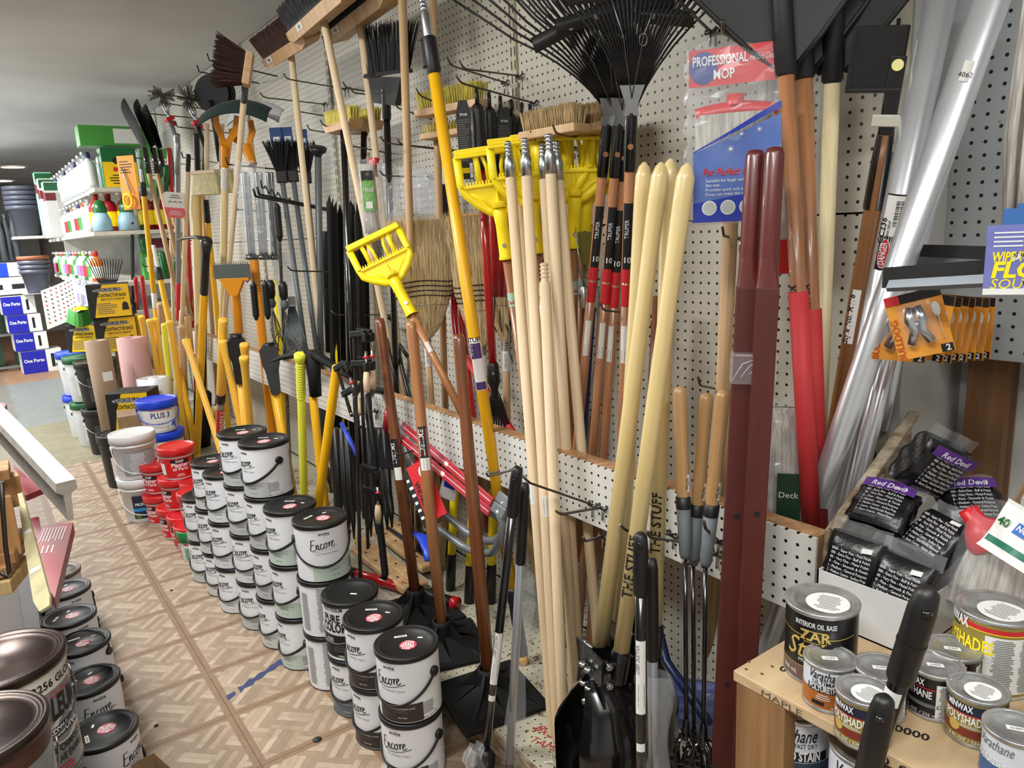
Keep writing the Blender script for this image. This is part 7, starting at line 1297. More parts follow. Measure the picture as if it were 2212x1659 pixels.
for u, v, xx, lab in ((546, 650, 1.05, 'left black ribbed rod grip below the zinc brackets'), (571, 648, 1.08, 'right black ribbed rod grip below the zinc brackets'), (597, 480, 1.15, 'black ribbed grip of the chrome telescopic rod')):
    a, b = X(u, v - 45, xx), X(u + 8, v + 42, xx); t = thing('ribbed_grip', lab, 'grip', frame(b, a), 'black ribbed grips'); L = (a - b).length; mb = MB(); mb.lathe([(0, 0), (.006, .0)] + [(.014 + .0025 * (k % 2), .02 + (L - .04) * k / 22) for k in range(23)] + [(0, L)], BLK, 12); mb.build('grip', t)
t = thing('fan_rake', 'dark grey spring-steel fan rake resting head down on the rail', 'rake', frame(X(640, 770, 1.15), X(628, 640, 1.2))); L = .3; mb = MB(); GRW = M_('rake_steel', (96, 104, 108), .35, .7)
for k in range(15): a = (k - 7) / 7; mb.tube([(a * .008, 0, .27), (a * .035, 0, .14), (a * .06, -.005, .0), (a * .06, -.03, -.01)], .0025, GRW, 4)
mb.build('tines', t); mb = MB(); mb.box((0, 0, .27), (.04, .012, .05), ZINC, bev=.003); mb.build('clamp_plate', t)
# scissor-like pruner card and price card
t = thing('pruner_packet', 'orange carded garden shears with yellow handles beside the shelf', 'packet', T(X(278, 395, 1.0), -.8)); mb = MB(); mb.box((0, 0, 0), (.13, .004, .36), ORC, bev=.001); flat_text(mb, -.05, .05, .15, .06, 5, INK, lambda x, y: (x, -.003, y)); mb.build('card', t)
mb = MB(); mb.tube([(-.03, -.012, .1), (-.01, -.012, .02), (.02, -.014, -.07)], .005, ZINC, 6); mb.build('blade', t); mb = MB(); mb.tube([(-.01 + .032 * math.cos(a), -.02, -.12 + .045 * math.sin(a)) for a in [i * PI / 8 for i in range(16)]], .009, YELP, 8, closed=True); mb.build('handle_loop', t)
t = thing('price_card', 'rounded white and pink product card hanging on the grey pole', 'card', frame(X(379, 470, 1.0), X(378, 425, 1.0))); h = .15; mb = MB(); rd = lambda w, z0, z1: [(-w, z0), (w, z0), (w, z1), (-w, z1)]
mb.prism([(-.048, .02), (-.04, 0), (.04, 0), (.048, .02), (.062, .11), (.062, .135), (.045, .15), (-.045, .15), (-.062, .135), (-.062, .11)], -.002, .002, PAPER); mb.prism([(-.048, .02), (-.04, 0), (.04, 0), (.048, .02), (.056, .06), (-.056, .06)], -.003, .003, M_('pink_band', (224, 104, 112), .5)); mb.build('card', t)
mb = MB()
for q in (-.025, 0, .025): mb.tube([(q + .008 * math.cos(a), -.0035, .09 + .008 * math.sin(a)) for a in (.2, .9, 1.57, 2.2, 2.9)], .0022, GREYINK, 4)
flat_text(mb, -.035, .035, .045, .015, 3, WHT, lambda x, y: (x, -.0045, y), al='C'); flat_text(mb, -.03, .03, .14, .115, 2, GREYINK, lambda x, y: (x, -.0045, y), al='C'); mb.build('card_print', t)
# black wall hooks at upper left, some wavy
for k, (tp, bs, xb, xt, wav, lab) in enumerate((((452, 130), (600, 165), 1.49, 1.15, 0, 'black hook nearest the ceiling, pointing at the brown push broom'), ((430, 155), (560, 180), 1.49, 1.12, 0, 'second black hook under the ceiling'), ((376, 207), (520, 228), 1.49, 1.1, 0, 'black hook above the right red clamp'), ((352, 222), (470, 240), 1.49, 1.08, 0, 'black hook above the left red clamp'), ((310, 244), (450, 258), 1.49, 1.05, 0, 'black hook crossing both red clamps'),
        ((383, 274), (500, 288), 1.49, 1.15, 0, 'black hook right of the grey pole neck'), ((245, 297), (330, 325), 1.49, 1.1, 1, 'upper wavy black hook against the white boards'), ((230, 306), (322, 330), 1.49, 1.08, 1, 'lower wavy black hook against the white boards'), ((285, 340), (400, 355), 1.49, 1.05, 0, 'black hook over the green boxes'), ((275, 438), (380, 452), 1.49, 1.02, 1, 'wavy black hook carrying the orange shears card'),
        ((566, 405), (640, 440), 1.49, 1.12, 1, 'wavy black hook above the black double hook'), ((552, 424), (710, 455), 1.49, 1.05, 0, 'thick black double hook, front arm'), ((560, 420), (714, 452), 1.49, 1.08, 0, 'thick black double hook, rear arm'), ((492, 355), (660, 372), 1.49, 1.05, 0, 'thin hook across the zinc rods'), ((507, 452), (590, 458), 1.49, 1.1, 0, 'short hook across the zinc rods'),
        ((505, 600), (580, 612), 1.49, 1.1, 1, 'wavy hook under the toothed scraper'), ((395, 340), (470, 352), 1.49, 1.15, 0, 'hook carrying the masonry brushes'), ((310, 575), (420, 580), 1.49, 1.1, 0, 'thin hook across the green planters'), ((305, 515), (430, 520), 1.49, 1.1, 0, 'thin hook above the green bulb planter'))):
    b = X(bs[0], bs[1], xb); a = X(tp[0], tp[1], xt); t = thing('wall_hook', lab, 'hook', T(b), 'black hooks on the far wall'); d = a - b; mb = MB()
    pts = [d * (i / 24) + Vector((0, 0, (.014 * math.sin(i * 1.5) if wav and i < 23 else 0))) for i in range(25)] + [d * 1.02 + Vector((0, 0, .03))]; mb.tube(pts, .0055 if 'thick' in lab else .0038, BHOOK, 5); mb.build('arm', t)
t, L, Lv = seg_tool('striking_tool', 'yellow and black handle with a red label lettered STRIKE FAST', 'tool', (482, 690, .96), (474, 960, .98), [('upper_handle', 0, .56, .022, AMB), ('black_band', .56, .63, .024, BLK), ('lower_handle', .63, None, .02, M_('satin_grey', (0, 0, 0)))], None)
mb = MB(); mb.patch(.0205, 0, 2.2, L - Lv * .88, L - Lv * .68, REDP, n=8); mb.text('STRIKE FAST', .022, WHT, cylv(.0205, 0, L - Lv * .78, .0016, -1), bold=.05, maxw=Lv * .18); mb.build('label_print', t, 'red label')
t = thing('hand_rake', 'small black fan rake standing up in front of the garden bottles', 'rake', frame(X(252, 760, .85), X(236, 640, .85), (-.5, -.85, 0))); L = (X(252, 760, .85) - X(236, 640, .85)).length
mb = MB(); mb.lathe([(0, -.3), (.015, -.3), (.014, L), (0, L)], MIDW, 12); mb.patch(.0145, 0, 2.4, L * .35, L * .8, PAPER); mb.build('handle', t); mb = MB(); mb.prism([(-.012, L), (.012, L), (.075, L + .13), (-.075, L + .13)], -.005, .005, BLK); mb.lathe([(.018, L - .04), (.016, L + .06)], BLK, 10); mb.build('head_plate', t)
for k in range(13):
    a = (k - 6) / 6; MB().tube([(a * .072, 0, L + .12), (a * .125, 0, L + .27), (a * .13, -.015, L + .29)], .0035, BLK, 4).build('tine', t)
for u0, v0, u1, v1, m_, lab in ((262, 640, 270, 700, BLK, 'black loop-gripped shears beside the small fan rake'), (276, 640, 284, 720, BLK, 'second black shears grip behind the amber handles'), (277, 690, 281, 790, YELP, 'bright yellow pole left of the amber handles')):
    a, b = X(u0, v0, .98), X(u1, v1, 1.0); t = thing('garden_shears' if m_ is BLK else 'tool_pole', lab, 'garden tool', frame(b, a), 'garden tools left of the amber handles'); L = (a - b).length
    mb = MB(); mb.tube([(-.03, 0, L * .4), (-.04, 0, L * .8), (0, 0, L), (.04, 0, L * .8), (.03, 0, L * .3)] if m_ is BLK else [(0, 0, -.2), (0, 0, L)], .017, m_, 8); mb.build('grip', t)
    if m_ is BLK: mb = MB(); mb.tube([(.02, 0, L * .3), (.04, 0, -.22)], .016, YELP, 8); mb.build('shaft', t)
for u0, v0, u1, v1, xx, lab in ((440, 700, 436, 1010, 1.1, 'black flat blade and pole behind the amber handles'), (702, 500, 712, 760, 1.4, 'black pole behind the dark stakes')): seg_tool('tool_pole', lab, 'pole', (u0, v0, xx), (u1, v1, xx), [('shaft', 0, .45, .02, BLK), ('blade', .45, 1, .055 if u0 < 500 else .02, BLKM)], 'mixed handles on the left wall', False)
# ------------------------------------------------------------------ shelving with garden bottles along the right wall
SHW = M_('shelf_enamel', (206, 204, 194), .45, var=.1, scale=(8, 8, 8))
Y0, Y1, XF = 6.62, 10.4, .84
t = thing('garden_shelving', 'cream steel wall shelving stacked with garden bottles beyond the hanging tools', 'shelving', T((XF, Y0, 0)))
for z, xo in ((1.895, .05), (1.565, 0), (1.165, 0), (.93, -.1)): MB().box(((1.5 - XF + xo) / 2, (Y1 - Y0) / 2, z - .015), (1.5 - XF - xo, Y1 - Y0, .03), SHW).build('shelf_board', t)
for yy in (2.2,): MB().box((.3, yy, 1.0), (.6, .02, 2.0), SHW).build('side_panel', t)
MB().box((.25, (Y1 - Y0) / 2, .07), (.75, Y1 - Y0, .14), SHW).build('base', t)
BW = M_('bottle_white', (226, 230, 234), .3, spec=.6); cols = [M_('bottle_' + n_, c, .35) for n_, c in (('lilac', (150, 140, 200)), ('green', (60, 150, 60)), ('orange', (230, 120, 50)), ('blue', (60, 70, 150)), ('pink', (220, 90, 150)))]
def bottle(x, y, z, h, r, body, cap, label, lab, grp, bulb=False, M2=None):
    t = thing('bottle', lab, 'bottle', T((x, y, z), -.9), grp); mb = MB()
    mb.lathe([(0, 0), (r, 0), (r, h * .62), (r * .75, h * .74), (r * .35, h * .8), (r * .33, h * .86), (0, h * .86)] if not bulb else [(0, 0), (r, 0), (r * .95, h * .35), (r * .6, h * .6), (0, h * .6)], body, 12); mb.build('body', t)
    mb = MB(); mb.lathe([(r * .42, h * .84), (r * .42, h * .92), (r * .3, h), (0, h)] if not bulb else [(r * .66, h * .58), (r * .7, h * .72), (r * .45, h * .95), (0, h)], cap, 10)
    if not bulb and label: mb.box((0, -r * .55, h * .95), (r * .35, r * 1.1, h * .07), BW)
    mb.build('cap', t)
    if label: mb = MB(); mb.lathe([(r * 1.015, h * .12), (r * 1.015, h * .5)], label, 12); mb.build('label', t)
    return t
ORD = ('nearest', 'second', 'third', 'fourth', 'fifth', 'sixth', 'seventh', 'eighth', 'ninth', 'tenth', 'eleventh', 'twelfth', 'thirteenth', 'fourteenth')
def row(z, ys_, x, h, r, fn, what, grp):
    for k, y in enumerate(ys_):
        b, c, l = fn(k); bottle(x, y, z, h, r, b, c, l, '%s %s from the near end' % (ORD[k], what), grp)
row(1.9, [6.95 + .27 * k for k in range(13)], .92, .29, .055, lambda k: (BW, (M_('cap_navy', (50, 50, 110), .4), WHT, PAPER)[k % 3], PAPER), 'white spray bottle in front on the top shelf', 'white bottles on the top shelf')
row(1.9, [7.1 + .3 * k for k in range(9)], 1.06, .3, .05, lambda k: (BW, WHT, None), 'white bottle at the back of the top shelf', 'white bottles on the top shelf')
row(1.57, [7.25 + .26 * k for k in range(10)], .9, .27, .055, lambda k: (BW, (WHT, cols[2], M_('cap_navy', (0, 0, 0)))[k % 3], (PAPER, cols[1], REDP)[k % 3]), 'white labelled bottle on the second shelf', 'labelled bottles on the second shelf')
REDB = M_('bottle_red', (160, 24, 32), .35)
for k, (x, y) in enumerate(((.93, 6.95), (1.02, 6.95), (1.12, 6.85), (1.26, 6.8), (1.36, 6.8), (1.44, 6.8))): bottle(x, y, 1.57, .31, .06, REDB, M_('bottle_red', (0, 0, 0)), YELP, ORD[k] + ' red bottle from the left on the second shelf', 'red bottles on the second shelf')
for k, (x, y) in enumerate(((.92, 6.72), (1.1, 6.7))): bottle(x, y, 1.57, .24, .075, M_('pale_blue_base', (150, 186, 204), .4), GRN, None, ('left', 'right')[k] + ' green-topped hose-end sprayer with a pale blue base', 'green-topped sprayers', True)
row(1.17, [7.05 + .24 * k for k in range(14)], .88, .25, .05, lambda k: ((BW, BW, cols[1])[k % 3] if k else cols[2], (REDP, cols[2], cols[3], YELP, cols[1])[k % 5], (PAPER, cols[1], REDP, cols[4], cols[0])[k % 5]), 'small labelled bottle on the third shelf', 'colourful bottles on the third shelf')
row(.935, [7.1 + .22 * k for k in range(10)], .84, .22, .05, lambda k: (BW, (cols[3], WHT)[k % 2], (cols[0], PAPER)[k % 2]), 'white and violet bottle on the lowest shelf', 'white and violet bottles on the lowest shelf')
def carton(name, lab, c, d, m_, pr=None, rz=0, cat='box', grp=None, cut=None):
    t = thing(name, lab, cat, T(c, rz), grp); MB().box((0, 0, d[2] / 2), d, m_, bev=.003).build('carton', t)
    if pr: mb = MB(); pr(mb, d); mb.build('printed_face', t)
    return t
GBX = M_('box_green', (70, 150, 60), .4); GBD = M_('box_deep_green', (20, 96, 50), .4); YBX = M_('box_yellow', (238, 196, 20), .4)
def fr_(mb, d, x0, x1, z0, z1, m_, o=.001): mb.box(((x0 + x1) / 2, -d[1] / 2 - o / 2, (z0 + z1) / 2), (x1 - x0, o, z1 - z0), m_)
def p_mg(mb, d): fr_(mb, d, -.12, .12, .0, .19, YBX); mb.add([(.05 * math.cos(a), -d[1] / 2 - .003, .2 + .03 * math.sin(a)) for a in [i * PI / 10 for i in range(20)]], [tuple(range(20))], INK); fr_(mb, d, -.05, .05, .12, .15, REDP, .002); flat_text(mb, -.09, .09, .1, .02, 4, INK, lambda x, y: (x, -d[1] / 2 - .003, y), al='C')
carton('product_box', 'deep green and yellow plant food box on the top shelf', (1.1, 6.75, 1.9), (.25, .16, .3), GBD, p_mg)
carton('product_box', 'light green box beside the plant food on the top shelf', (1.37, 6.75, 1.9), (.2, .16, .3), GBX, lambda mb, d: (fr_(mb, d, -.08, .08, .06, .22, PAPER), flat_text(mb, -.07, .07, .2, .08, 6, GREYINK, lambda x, y: (x, -d[1] / 2 - .003, y))))
carton('product_box', 'green box with a white panel lying on top near the ceiling', (1.12, 6.85, 2.22), (.52, .2, .15), GBX, lambda mb, d: fr_(mb, d, -.02, .18, .02, .13, PAPER))
carton('product_box', 'green box with a white panel on the third shelf', (1.26, 6.8, 1.17), (.17, .1, .22), GBX, lambda mb, d: fr_(mb, d, -.06, .06, .06, .18, PAPER))
carton('product_box', 'magenta box at the back of the third shelf', (1.38, 7.0, 1.17), (.2, .1, .33), M_('box_magenta', (140, 40, 90), .5), lambda mb, d: fr_(mb, d, -.08, .06, .05, .25, PAPER))
for k in range(3): bottle(1.22 + .11 * k, 6.76, 1.17 + (.22 if k == 0 else 0), .22, .05, GRN, GRN, None, ('green bottle standing on the green box', 'left dark green bottle on the third shelf', 'right dark green bottle on the third shelf')[k], 'dark green bottles')
for k, (y, z, h, m_, lab) in enumerate(((9.6, 1.57, .62, PAPER, 'tall white tube pack standing at the far end of the shelves'), (9.1, 1.57, .55, PAPER, 'tall white and maroon product box at the far end of the shelves'), (9.9, 1.6, .68, M_('mint_box', (150, 206, 180), .5), 'tall mint green pack at the far end of the shelves'))):
    carton('product_box', lab, (.84, y, z), (.16, .2, h), m_, lambda mb, d: (mb.box((-d[0] / 2 - .001, 0, d[2] * .75), (.002, d[1] * .9, .1), M_('box_maroon', (110, 30, 34), .5)), fr_(mb, d, -.08, .08, d[2] * .66, d[2] * .8, M_('box_maroon', (0, 0, 0))), fr_(mb, d, -.08, .08, d[2] * .84, d[2] * .98, GBD)))
# contractor bag boxes, rolls, pails at the end of the aisle
def p_gf(mb, d):
    q = lambda x, y: (x, -d[1] / 2 - .0035, y); w, h = d[0], d[2]; mb.prism([(-w * .38, .004), (w / 2 - .004, .004), (w / 2 - .004, h - .004), (-w * .12, h - .004), (-w * .27, h * .6)], -d[1] / 2 - .002, -d[1] / 2, YBX)
    mb.add([(w * .36 * math.cos(a), -d[1] / 2 - .003, h * .82 + h * .06 * math.sin(a)) for a in [i * PI / 10 for i in range(20)]], [tuple(range(20))], M_('logo_grey', (170, 170, 170), .4)); mb.text('G-FORCE PRO', h * .1, INK, lambda x, y: q(x, h * .79 + y), bold=.04, maxw=w * .6)
    mb.text('CONTRACTOR BAGS', h * .1, INK, lambda x, y: q(x + w * .08, h * .62 + y), bold=.04, maxw=w * .66); mb.text('HEAVY DUTY CLEAN UP', h * .06, INK, lambda x, y: q(x + w * .08, h * .52 + y), bold=.03, maxw=w * .55); flat_text(mb, -w * .3, w * .2, h * .45, h * .1, 6, GREYINK, q)
    mb.prism([(w * .27, h * .2), (w * .44, h * .2), (w * .42, h * .4), (w * .35, h * .46), (w * .29, h * .4)], -d[1] / 2 - .004, -d[1] / 2 - .002, INK)
for k, (c, d, rz, lab) in enumerate((((.80, 6.05, .955), (.27, .2, .235), -.15, 'upper yellow and black G-FORCE box of contractor bags'), ((.82, 6.1, .70), (.27, .2, .25), -.15, 'G-FORCE box directly under the upper one'), ((.66, 6.3, .70), (.22, .2, .2), -.6, 'G-FORCE box at the left of the stacked pair'), ((.70, 4.95, .34), (.24, .2, .25), -.5, 'low G-FORCE box behind the white pails'))): carton('contractor_bag_box', lab, c, d, INK, p_gf, rz, grp='yellow and black contractor bag boxes')
t = thing('chip_bag', 'crumpled green and yellow bag on the left contractor box', 'bag', T((.62, 6.2, .95))); mb = MB(); mb.grid(lambda a, b: ((.1 - .03 * b) * math.cos(a * 6.283), .06 * math.sin(a * 6.283) * (1 + .3 * math.sin(a * 20)), -.04 + .1 * b + .02 * math.sin(a * 15)), 20, 5, GBX, smooth=False); mb.grid(lambda a, b: (.07 * (1 - b) * math.cos(a * 6.283), .05 * (1 - b) * math.sin(a * 6.283), .06 + .03 * b), 16, 3, YBX, smooth=False); mb.build('bag_body', t)
t = thing('sticker_sheet', 'curled white sheet of printed stickers hanging by the lowest shelf', 'sheet', T((.62, 7.6, .98), -.6)); mb = MB(); sh = lambda u, v: ((u - .5) * .3, .08 * math.sin(u * 3), .12 - .34 * v + .12 * u); mb.grid(sh, 10, 6, PAPER); rnd = random.Random(2)
for i in range(7):
    for j in range(8): p = Vector(sh((i + .6) / 8, (j + .7) / 9)); mb.box(p + Vector((0, -.004, 0)), (.014, .002, .012), (INK, REDP, GREYINK)[rnd.randrange(3)])
mb.build('sheet', t)
for k, (x, y, z, lid_, bd, lab) in enumerate(((.64, 5.95, 0, BLK, BLK, 'lower black pail at the near end of the far pails'), (.64, 5.95, .34, BLK, BLK, 'upper black pail with a black lid'), (.60, 6.28, 0, GBD, WPL, 'lower white pail with a green lid and red emblem'), (.60, 6.28, .34, GBD, WPL, 'upper white pail with a green lid'), (.585, 6.62, 0, BLUEL, WPL, 'lower white pail with a blue lid'), (.585, 6.62, .34, BLUEL, WPL, 'farthest upper white pail with a blue lid'))):
    t = pail('pail', lab, 'pail', T((x, y, z), toface(x, y, .1)), .115, .135, .33, lid_, 'pails at the far end of the aisle', body=bd); a = (.115, .135, .33); mb = MB(); conepatch(mb, *a, 0, 1.4, .05, .22, PAPER if bd is WPL else M_('label_charcoal', (60, 62, 66), .5)); conepatch(mb, *a, -.2, .4, .13, .2, REDP if k in (2, 3) else GREYINK, .001); mb.build('label_print', t); bail(t, .132, .3, .25, .1, STEEL, .0025, tilt=.2, flat=1)
t = pail('pail', 'black pail with a white label right of the brown paper roll', 'pail', T((.60, 5.02, 0), toface(.6, 5.02)), .1, .12, .33, BLK, body=BLK); mb = MB(); conepatch(mb, .1, .12, .33, -.2, .8, .05, .2, PAPER); mb.build('label_print', t)
def roll(name, lab, x, y, z0, z1, r, m_, hollow=True, tilt=0):
    t = thing(name, lab, 'roll', T((x, y, z0), 0, 0, tilt)); mb = MB(); mb.lathe([(0, 0), (r, 0), (r, z1 - z0), (r * .3, z1 - z0 - .001), (r * .28, z1 - z0 - .05)], m_, 28); mb.build('roll', t); return t
t = roll('paper_roll', 'tall brown kraft paper roll with two white labels', .63, 5.42, 0, .86, .072, M_('kraft_paper', (148, 124, 100), .75), tilt=-.03)
mb = MB(); mb.patch(.0725, .3, .9, .2, .25, PAPER); mb.patch(.0725, .3, .9, .6, .66, PAPER); mb.build('white_label', t)
roll('paper_roll', 'thick pink rosin paper roll behind the brown one', .83, 5.55, .0, .84, .095, M_('rosin_pink', (178, 138, 136), .7)); roll('film_roll', 'stood-up roll of clear stretch film among the amber handles', .88, 5.1, .35, .62, .06, M_('stretch_film', (210, 214, 216), .3))
roll('bubble_wrap', 'fat roll of bubble wrap behind the blue-lidded pails', .87, 5.22, .0, .60, .10, M_('bubble_film', (206, 210, 214), .25, bump=1, scale=(120, 120, 120)))
t = thing('cardboard_carton', 'plain brown cardboard carton on the floor beside the white pails', 'box', T((.64, 4.72, 0), -.12)); mb = MB(); mb.box((0, 0, .25), (.14, .2, .5), CARDB, bev=.004); mb.build('carton', t); mb = MB(); mb.box((-.072, .0, .3), (.003, .05, .03), GREYINK); mb.build('printed_mark', t)
# the shop's far end
carton('long_box', 'long white carton with small black pictures in the distance', (.42, 10.9, .95), (.72, .4, .2), PAPER, lambda mb, d: [fr_(mb, d, -.25 + k * .22, -.12 + k * .22, .06, .12, INK) for k in range(3)], .1)
carton('long_box', 'long white carton with a blue panel on top of the pictured one', (.3, 10.9, 1.16), (.6, .4, .16), PAPER, lambda mb, d: fr_(mb, d, -.12, .08, .0, .16, BLUE), .1)
for k in range(4):
    z = (.0, .28, .5, .72)[k]; h = (.27, .21, .21, .21)[k]; carton('patio_umbrella_box', ('bottom', 'second', 'third', 'top')[k] + ' blue and white One Porto box of the distant stack', (.52 - .03 * k + (.05 if k == 0 else 0), 10.7, z), (.42 if k == 0 else .34, .3, h), PAPER, lambda mb, d: (fr_(mb, d, -d[0] / 2, d[0] * .1, 0, d[2], M_('box_blue', (24, 30, 160), .4)), mb.text('One Porto', .04, WHT, lambda x, y: (x - d[0] * .2, -d[1] / 2 - .004, d[2] * .5 + y), bold=.04, maxw=d[0] * .5), fr_(mb, d, d[0] * .22, d[0] * .3, d[2] * .2, d[2] * .8, INK)), .05, grp='blue and white boxes in the distance')
t = thing('wire_rack', 'grey wire shelf rack holding green packets in the distance', 'rack', T((.15, 11.2, 0))); WR = M_('wire_grey', (110, 114, 112), .5)
for z in (.05, .45, .85): mb = MB(); [mb.tube([(-.3 + .03 * i, -.2, z), (-.3 + .03 * i, .3, z)], .004, WR, 4) for i in range(21)]; mb.box((0, -.2, z), (.62, .012, .03), WR); mb.build('shelf_grid', t)
for sx_ in (-.3, .3): mb = MB(); mb.box((sx_, -.2, .45), (.02, .02, .9), WR); mb.build('post', t)
for k in range(5): carton('green_packet', ('left', 'second', 'middle', 'fourth', 'right')[k] + ' dark green film packet on the wire rack', (-.06 + .11 * k, 11.25, .47 if k % 2 else .07), (.1, .3, .26), M_('dark_green_film', (30, 60, 44), .3), None, 0, 'packet', 'dark green packets on the wire rack')
for k in range(7): t = thing('wrapped_umbrella', ORD[k] + ' film-wrapped dark umbrella standing in the distance', 'umbrella', T((.12 + .07 * k, 10.95 + .05 * (k % 2), 1.34), .1 * k), 'wrapped umbrellas in the distance'); mb = MB(); mb.lathe([(0, 0), (.03, .0), (.045, .35), (.02, .5), (.03, .55), (0, .56)], M_('umbrella_grey', (70, 76, 82), .4), 8); mb.build('folded_canopy', t)
t = thing('planter_stack', 'stack of slate grey plastic planters on a high shelf in the distance', 'planter', T((.66, 10.6, 1.62))); PLG = M_('planter_slate', (84, 88, 102), .4)
for k in range(5): mb = MB(); mb.lathe([(.12, -.0 + .06 * k), (.16, .3 + .055 * k), (.185, .3 + .055 * k), (.19, .345 + .055 * k), (.16, .345 + .055 * k)] if k else [(0, 0), (.11, 0), (.16, .3), (.185, .3), (.19, .345), (.16, .345)], PLG, 24); mb.build('planter', t)
t = thing('pot_stack', 'stack of dark flower pots with one terracotta rim below the planters', 'pot', T((.62, 9.9, .98)))
for k in range(4): mb = MB(); mb.lathe([(.1, .04 * k), (.14, .22 + .05 * k), (.155, .22 + .05 * k), (.155, .26 + .05 * k), (.12, .26 + .05 * k)], M_('terracotta', (150, 90, 66), .7) if k == 3 else PLG, 20); mb.build('pot', t)
t = thing('far_shelf', 'distant shelf under the planters and flower pots', 'shelf', T((.75, 10.4, 0))); [MB().box((.1, .3, z), (.7, .6, .03), SHW).build('shelf_board', t) for z in (1.6, .96)]; MB().box((.4, .3, .9), (.03, .6, 1.8), SHW).build('side_panel', t)
t = thing('far_display', 'distant pegboard display with small dark goods on a white shelf', 'display', T((.2, 15.2, 0))); mb = MB(); mb.box((.2, .3, 1.7), (1.4, .03, 1.6), pegmat('pegboard_far', (120, 118, 112), 'XZ')); mb.build('pegboard', t); MB().box((.2, .05, 1.72), (1.3, .4, .03), SHW).build('shelf_board', t)
for k in range(4): mb = MB(); mb.box((-.2 + .22 * k, 0, 1.82), (.14, .15, .15), (DKG, BLK, CARDB, DKG)[k], bev=.02); mb.build('goods', t)
for k, (u, v, zz) in enumerate(((28, 361, 2.57), (5, 391, 2.57))):
    p = Z(u, v, 2.566); t = thing('ceiling_lamp', ('nearer', 'farther')[k] + ' round recessed ceiling lamp, glowing, at the far left', 'lamp', T(p), 'recessed ceiling lamps'); mb = MB(); mb.lathe([(0, -.004), (.14, -.004)], M_('lamp_glow_%d' % k, ((255, 226, 190), (255, 250, 240))[k], emit=4), 24); mb.build('lens', t); mb = MB(); mb.lathe([(.14, -.006), (.17, -.008), (.175, 0)], WHT, 24); mb.build('trim_ring', t)
# ------------------------------------------------------------------ left foreground gondola
GM = M_('gondola_grey', (66, 60, 54), .7); t = thing('left_gondola', 'grey steel shelf unit along the left of the aisle', 'shelving', T((-.45, .75, 0))); MB().box((.2, 1.5, .662), (.46, 3.0, .02), GM).build('shelf_board', t); MB().box((-.02, 1.5, .7), (.03, 3.0, 1.4), GM).build('back_panel', t)
MB().box((.28, 1.6, .0025), (.66, 3.6, .003), M_('grey_floor_strip', (104, 100, 98), .6)).build('base_sheet', t)
CW = M_('rust_can_grey', (150, 152, 154), .3, .4); LIDM = M_('mirror_lid', (62, 52, 48), .3, .8)
def bigcan(x, y, z, lab, wrap, pr, d=0):
    t = thing('paint_can', lab, 'paint can', T((x, y, z), toface(x, y, d)), 'big paint cans on the left shelf'); mb = MB(); mb.lathe([(0, 0), (.083, 0), (.084, .004), (.083, .006)], STEEL, 40); mb.lathe([(.083, .006), (.083, .184)], wrap, 48); mb.build('body', t); gallon_lid(t, LIDM, sticker=False)
    mb = MB(); pr(mb); mb.build('label_print', t); bail(t, .083, .19, .135, .06, STEEL, .0016, ears=False, flat=1); return t
def p_rust(mb):
    mb.lathe([(.0834, .145), (.0834, .182)], M_('label_cream', (206, 202, 192), .5), 48); mb.text('242256 GLOSS', .012, INK, cylp(.0834, .55, .152), bold=.03); mb.text('TRUSTED QUALITY', .009, REDP, cylp(.0834, .4, .134)); mb.text('RUST-OLEUM', .034, INK, cylp(.0834, .25, .1), bold=.05, shear=.15, maxw=.14)
    mb.add([cylp(.0834, .62, .078, .0006)(.034 * math.cos(a), .021 * math.sin(a)) for a in [i * PI / 12 for i in range(24)]], [tuple(range(24))], M_('label_cream', (0, 0, 0))); mb.patch(.0834, .5, 1.1, .07, .088, NAVYL, off=.001); mb.text('PROFESSIONAL', .014, WHT, cylp(.0834, .5, .0735, .0015), bold=.04, maxw=.085); mb.patch(.0834, .1, .3, .063, .097, REDP, off=.0005)
    mb.text('HIGH PERFORMANCE', .012, INK, cylp(.0834, .45, .046), bold=.03, maxw=.1); mb.text('PROTECTIVE ENAMEL', .0115, INK, cylp(.0834, .45, .03), bold=.03, maxw=.1); fine_text(mb, .0834, .4, .7, .026, .008, 3, REDP)
bigcan(-.052, 1.25, .672, 'grey Rust-Oleum professional paint can on the left shelf', CW, p_rust, .22)
bigcan(-.088, 1.073, .672, 'paint can with a brown top band at the lower left corner', CW, lambda mb: (mb.lathe([(.0836, .15), (.0836, .184)], M_('band_brown', (74, 44, 36), .4), 48), mb.text('FINISH', .02, GREYINK, cylp(.0834, .6, .1), bold=.03), mb.patch(.0834, .9, .4, .02, .05, REDP)), 0)
# white primed moulding sticking out over the aisle
WM = M_('primed_moulding', (188, 180, 172), .55, var=.1, scale=(6, 30, 30)); a = X(148, 1085, .105); b = at(-60, 860, y=2.75); t = thing('wood_moulding', 'white primed length of wood moulding sticking out over the aisle', 'moulding', frame(b, a, (0, 0, 1))); L = (a - b).length
mb = MB(); mb.prism([(-.02, -.052), (.02, -.052), (.022, -.03), (.008, -.02), (.006, .045), (-.006, .045), (-.008, -.02), (-.022, -.03)], 0, L, WM, 'Z'); mb.build('moulding', t)
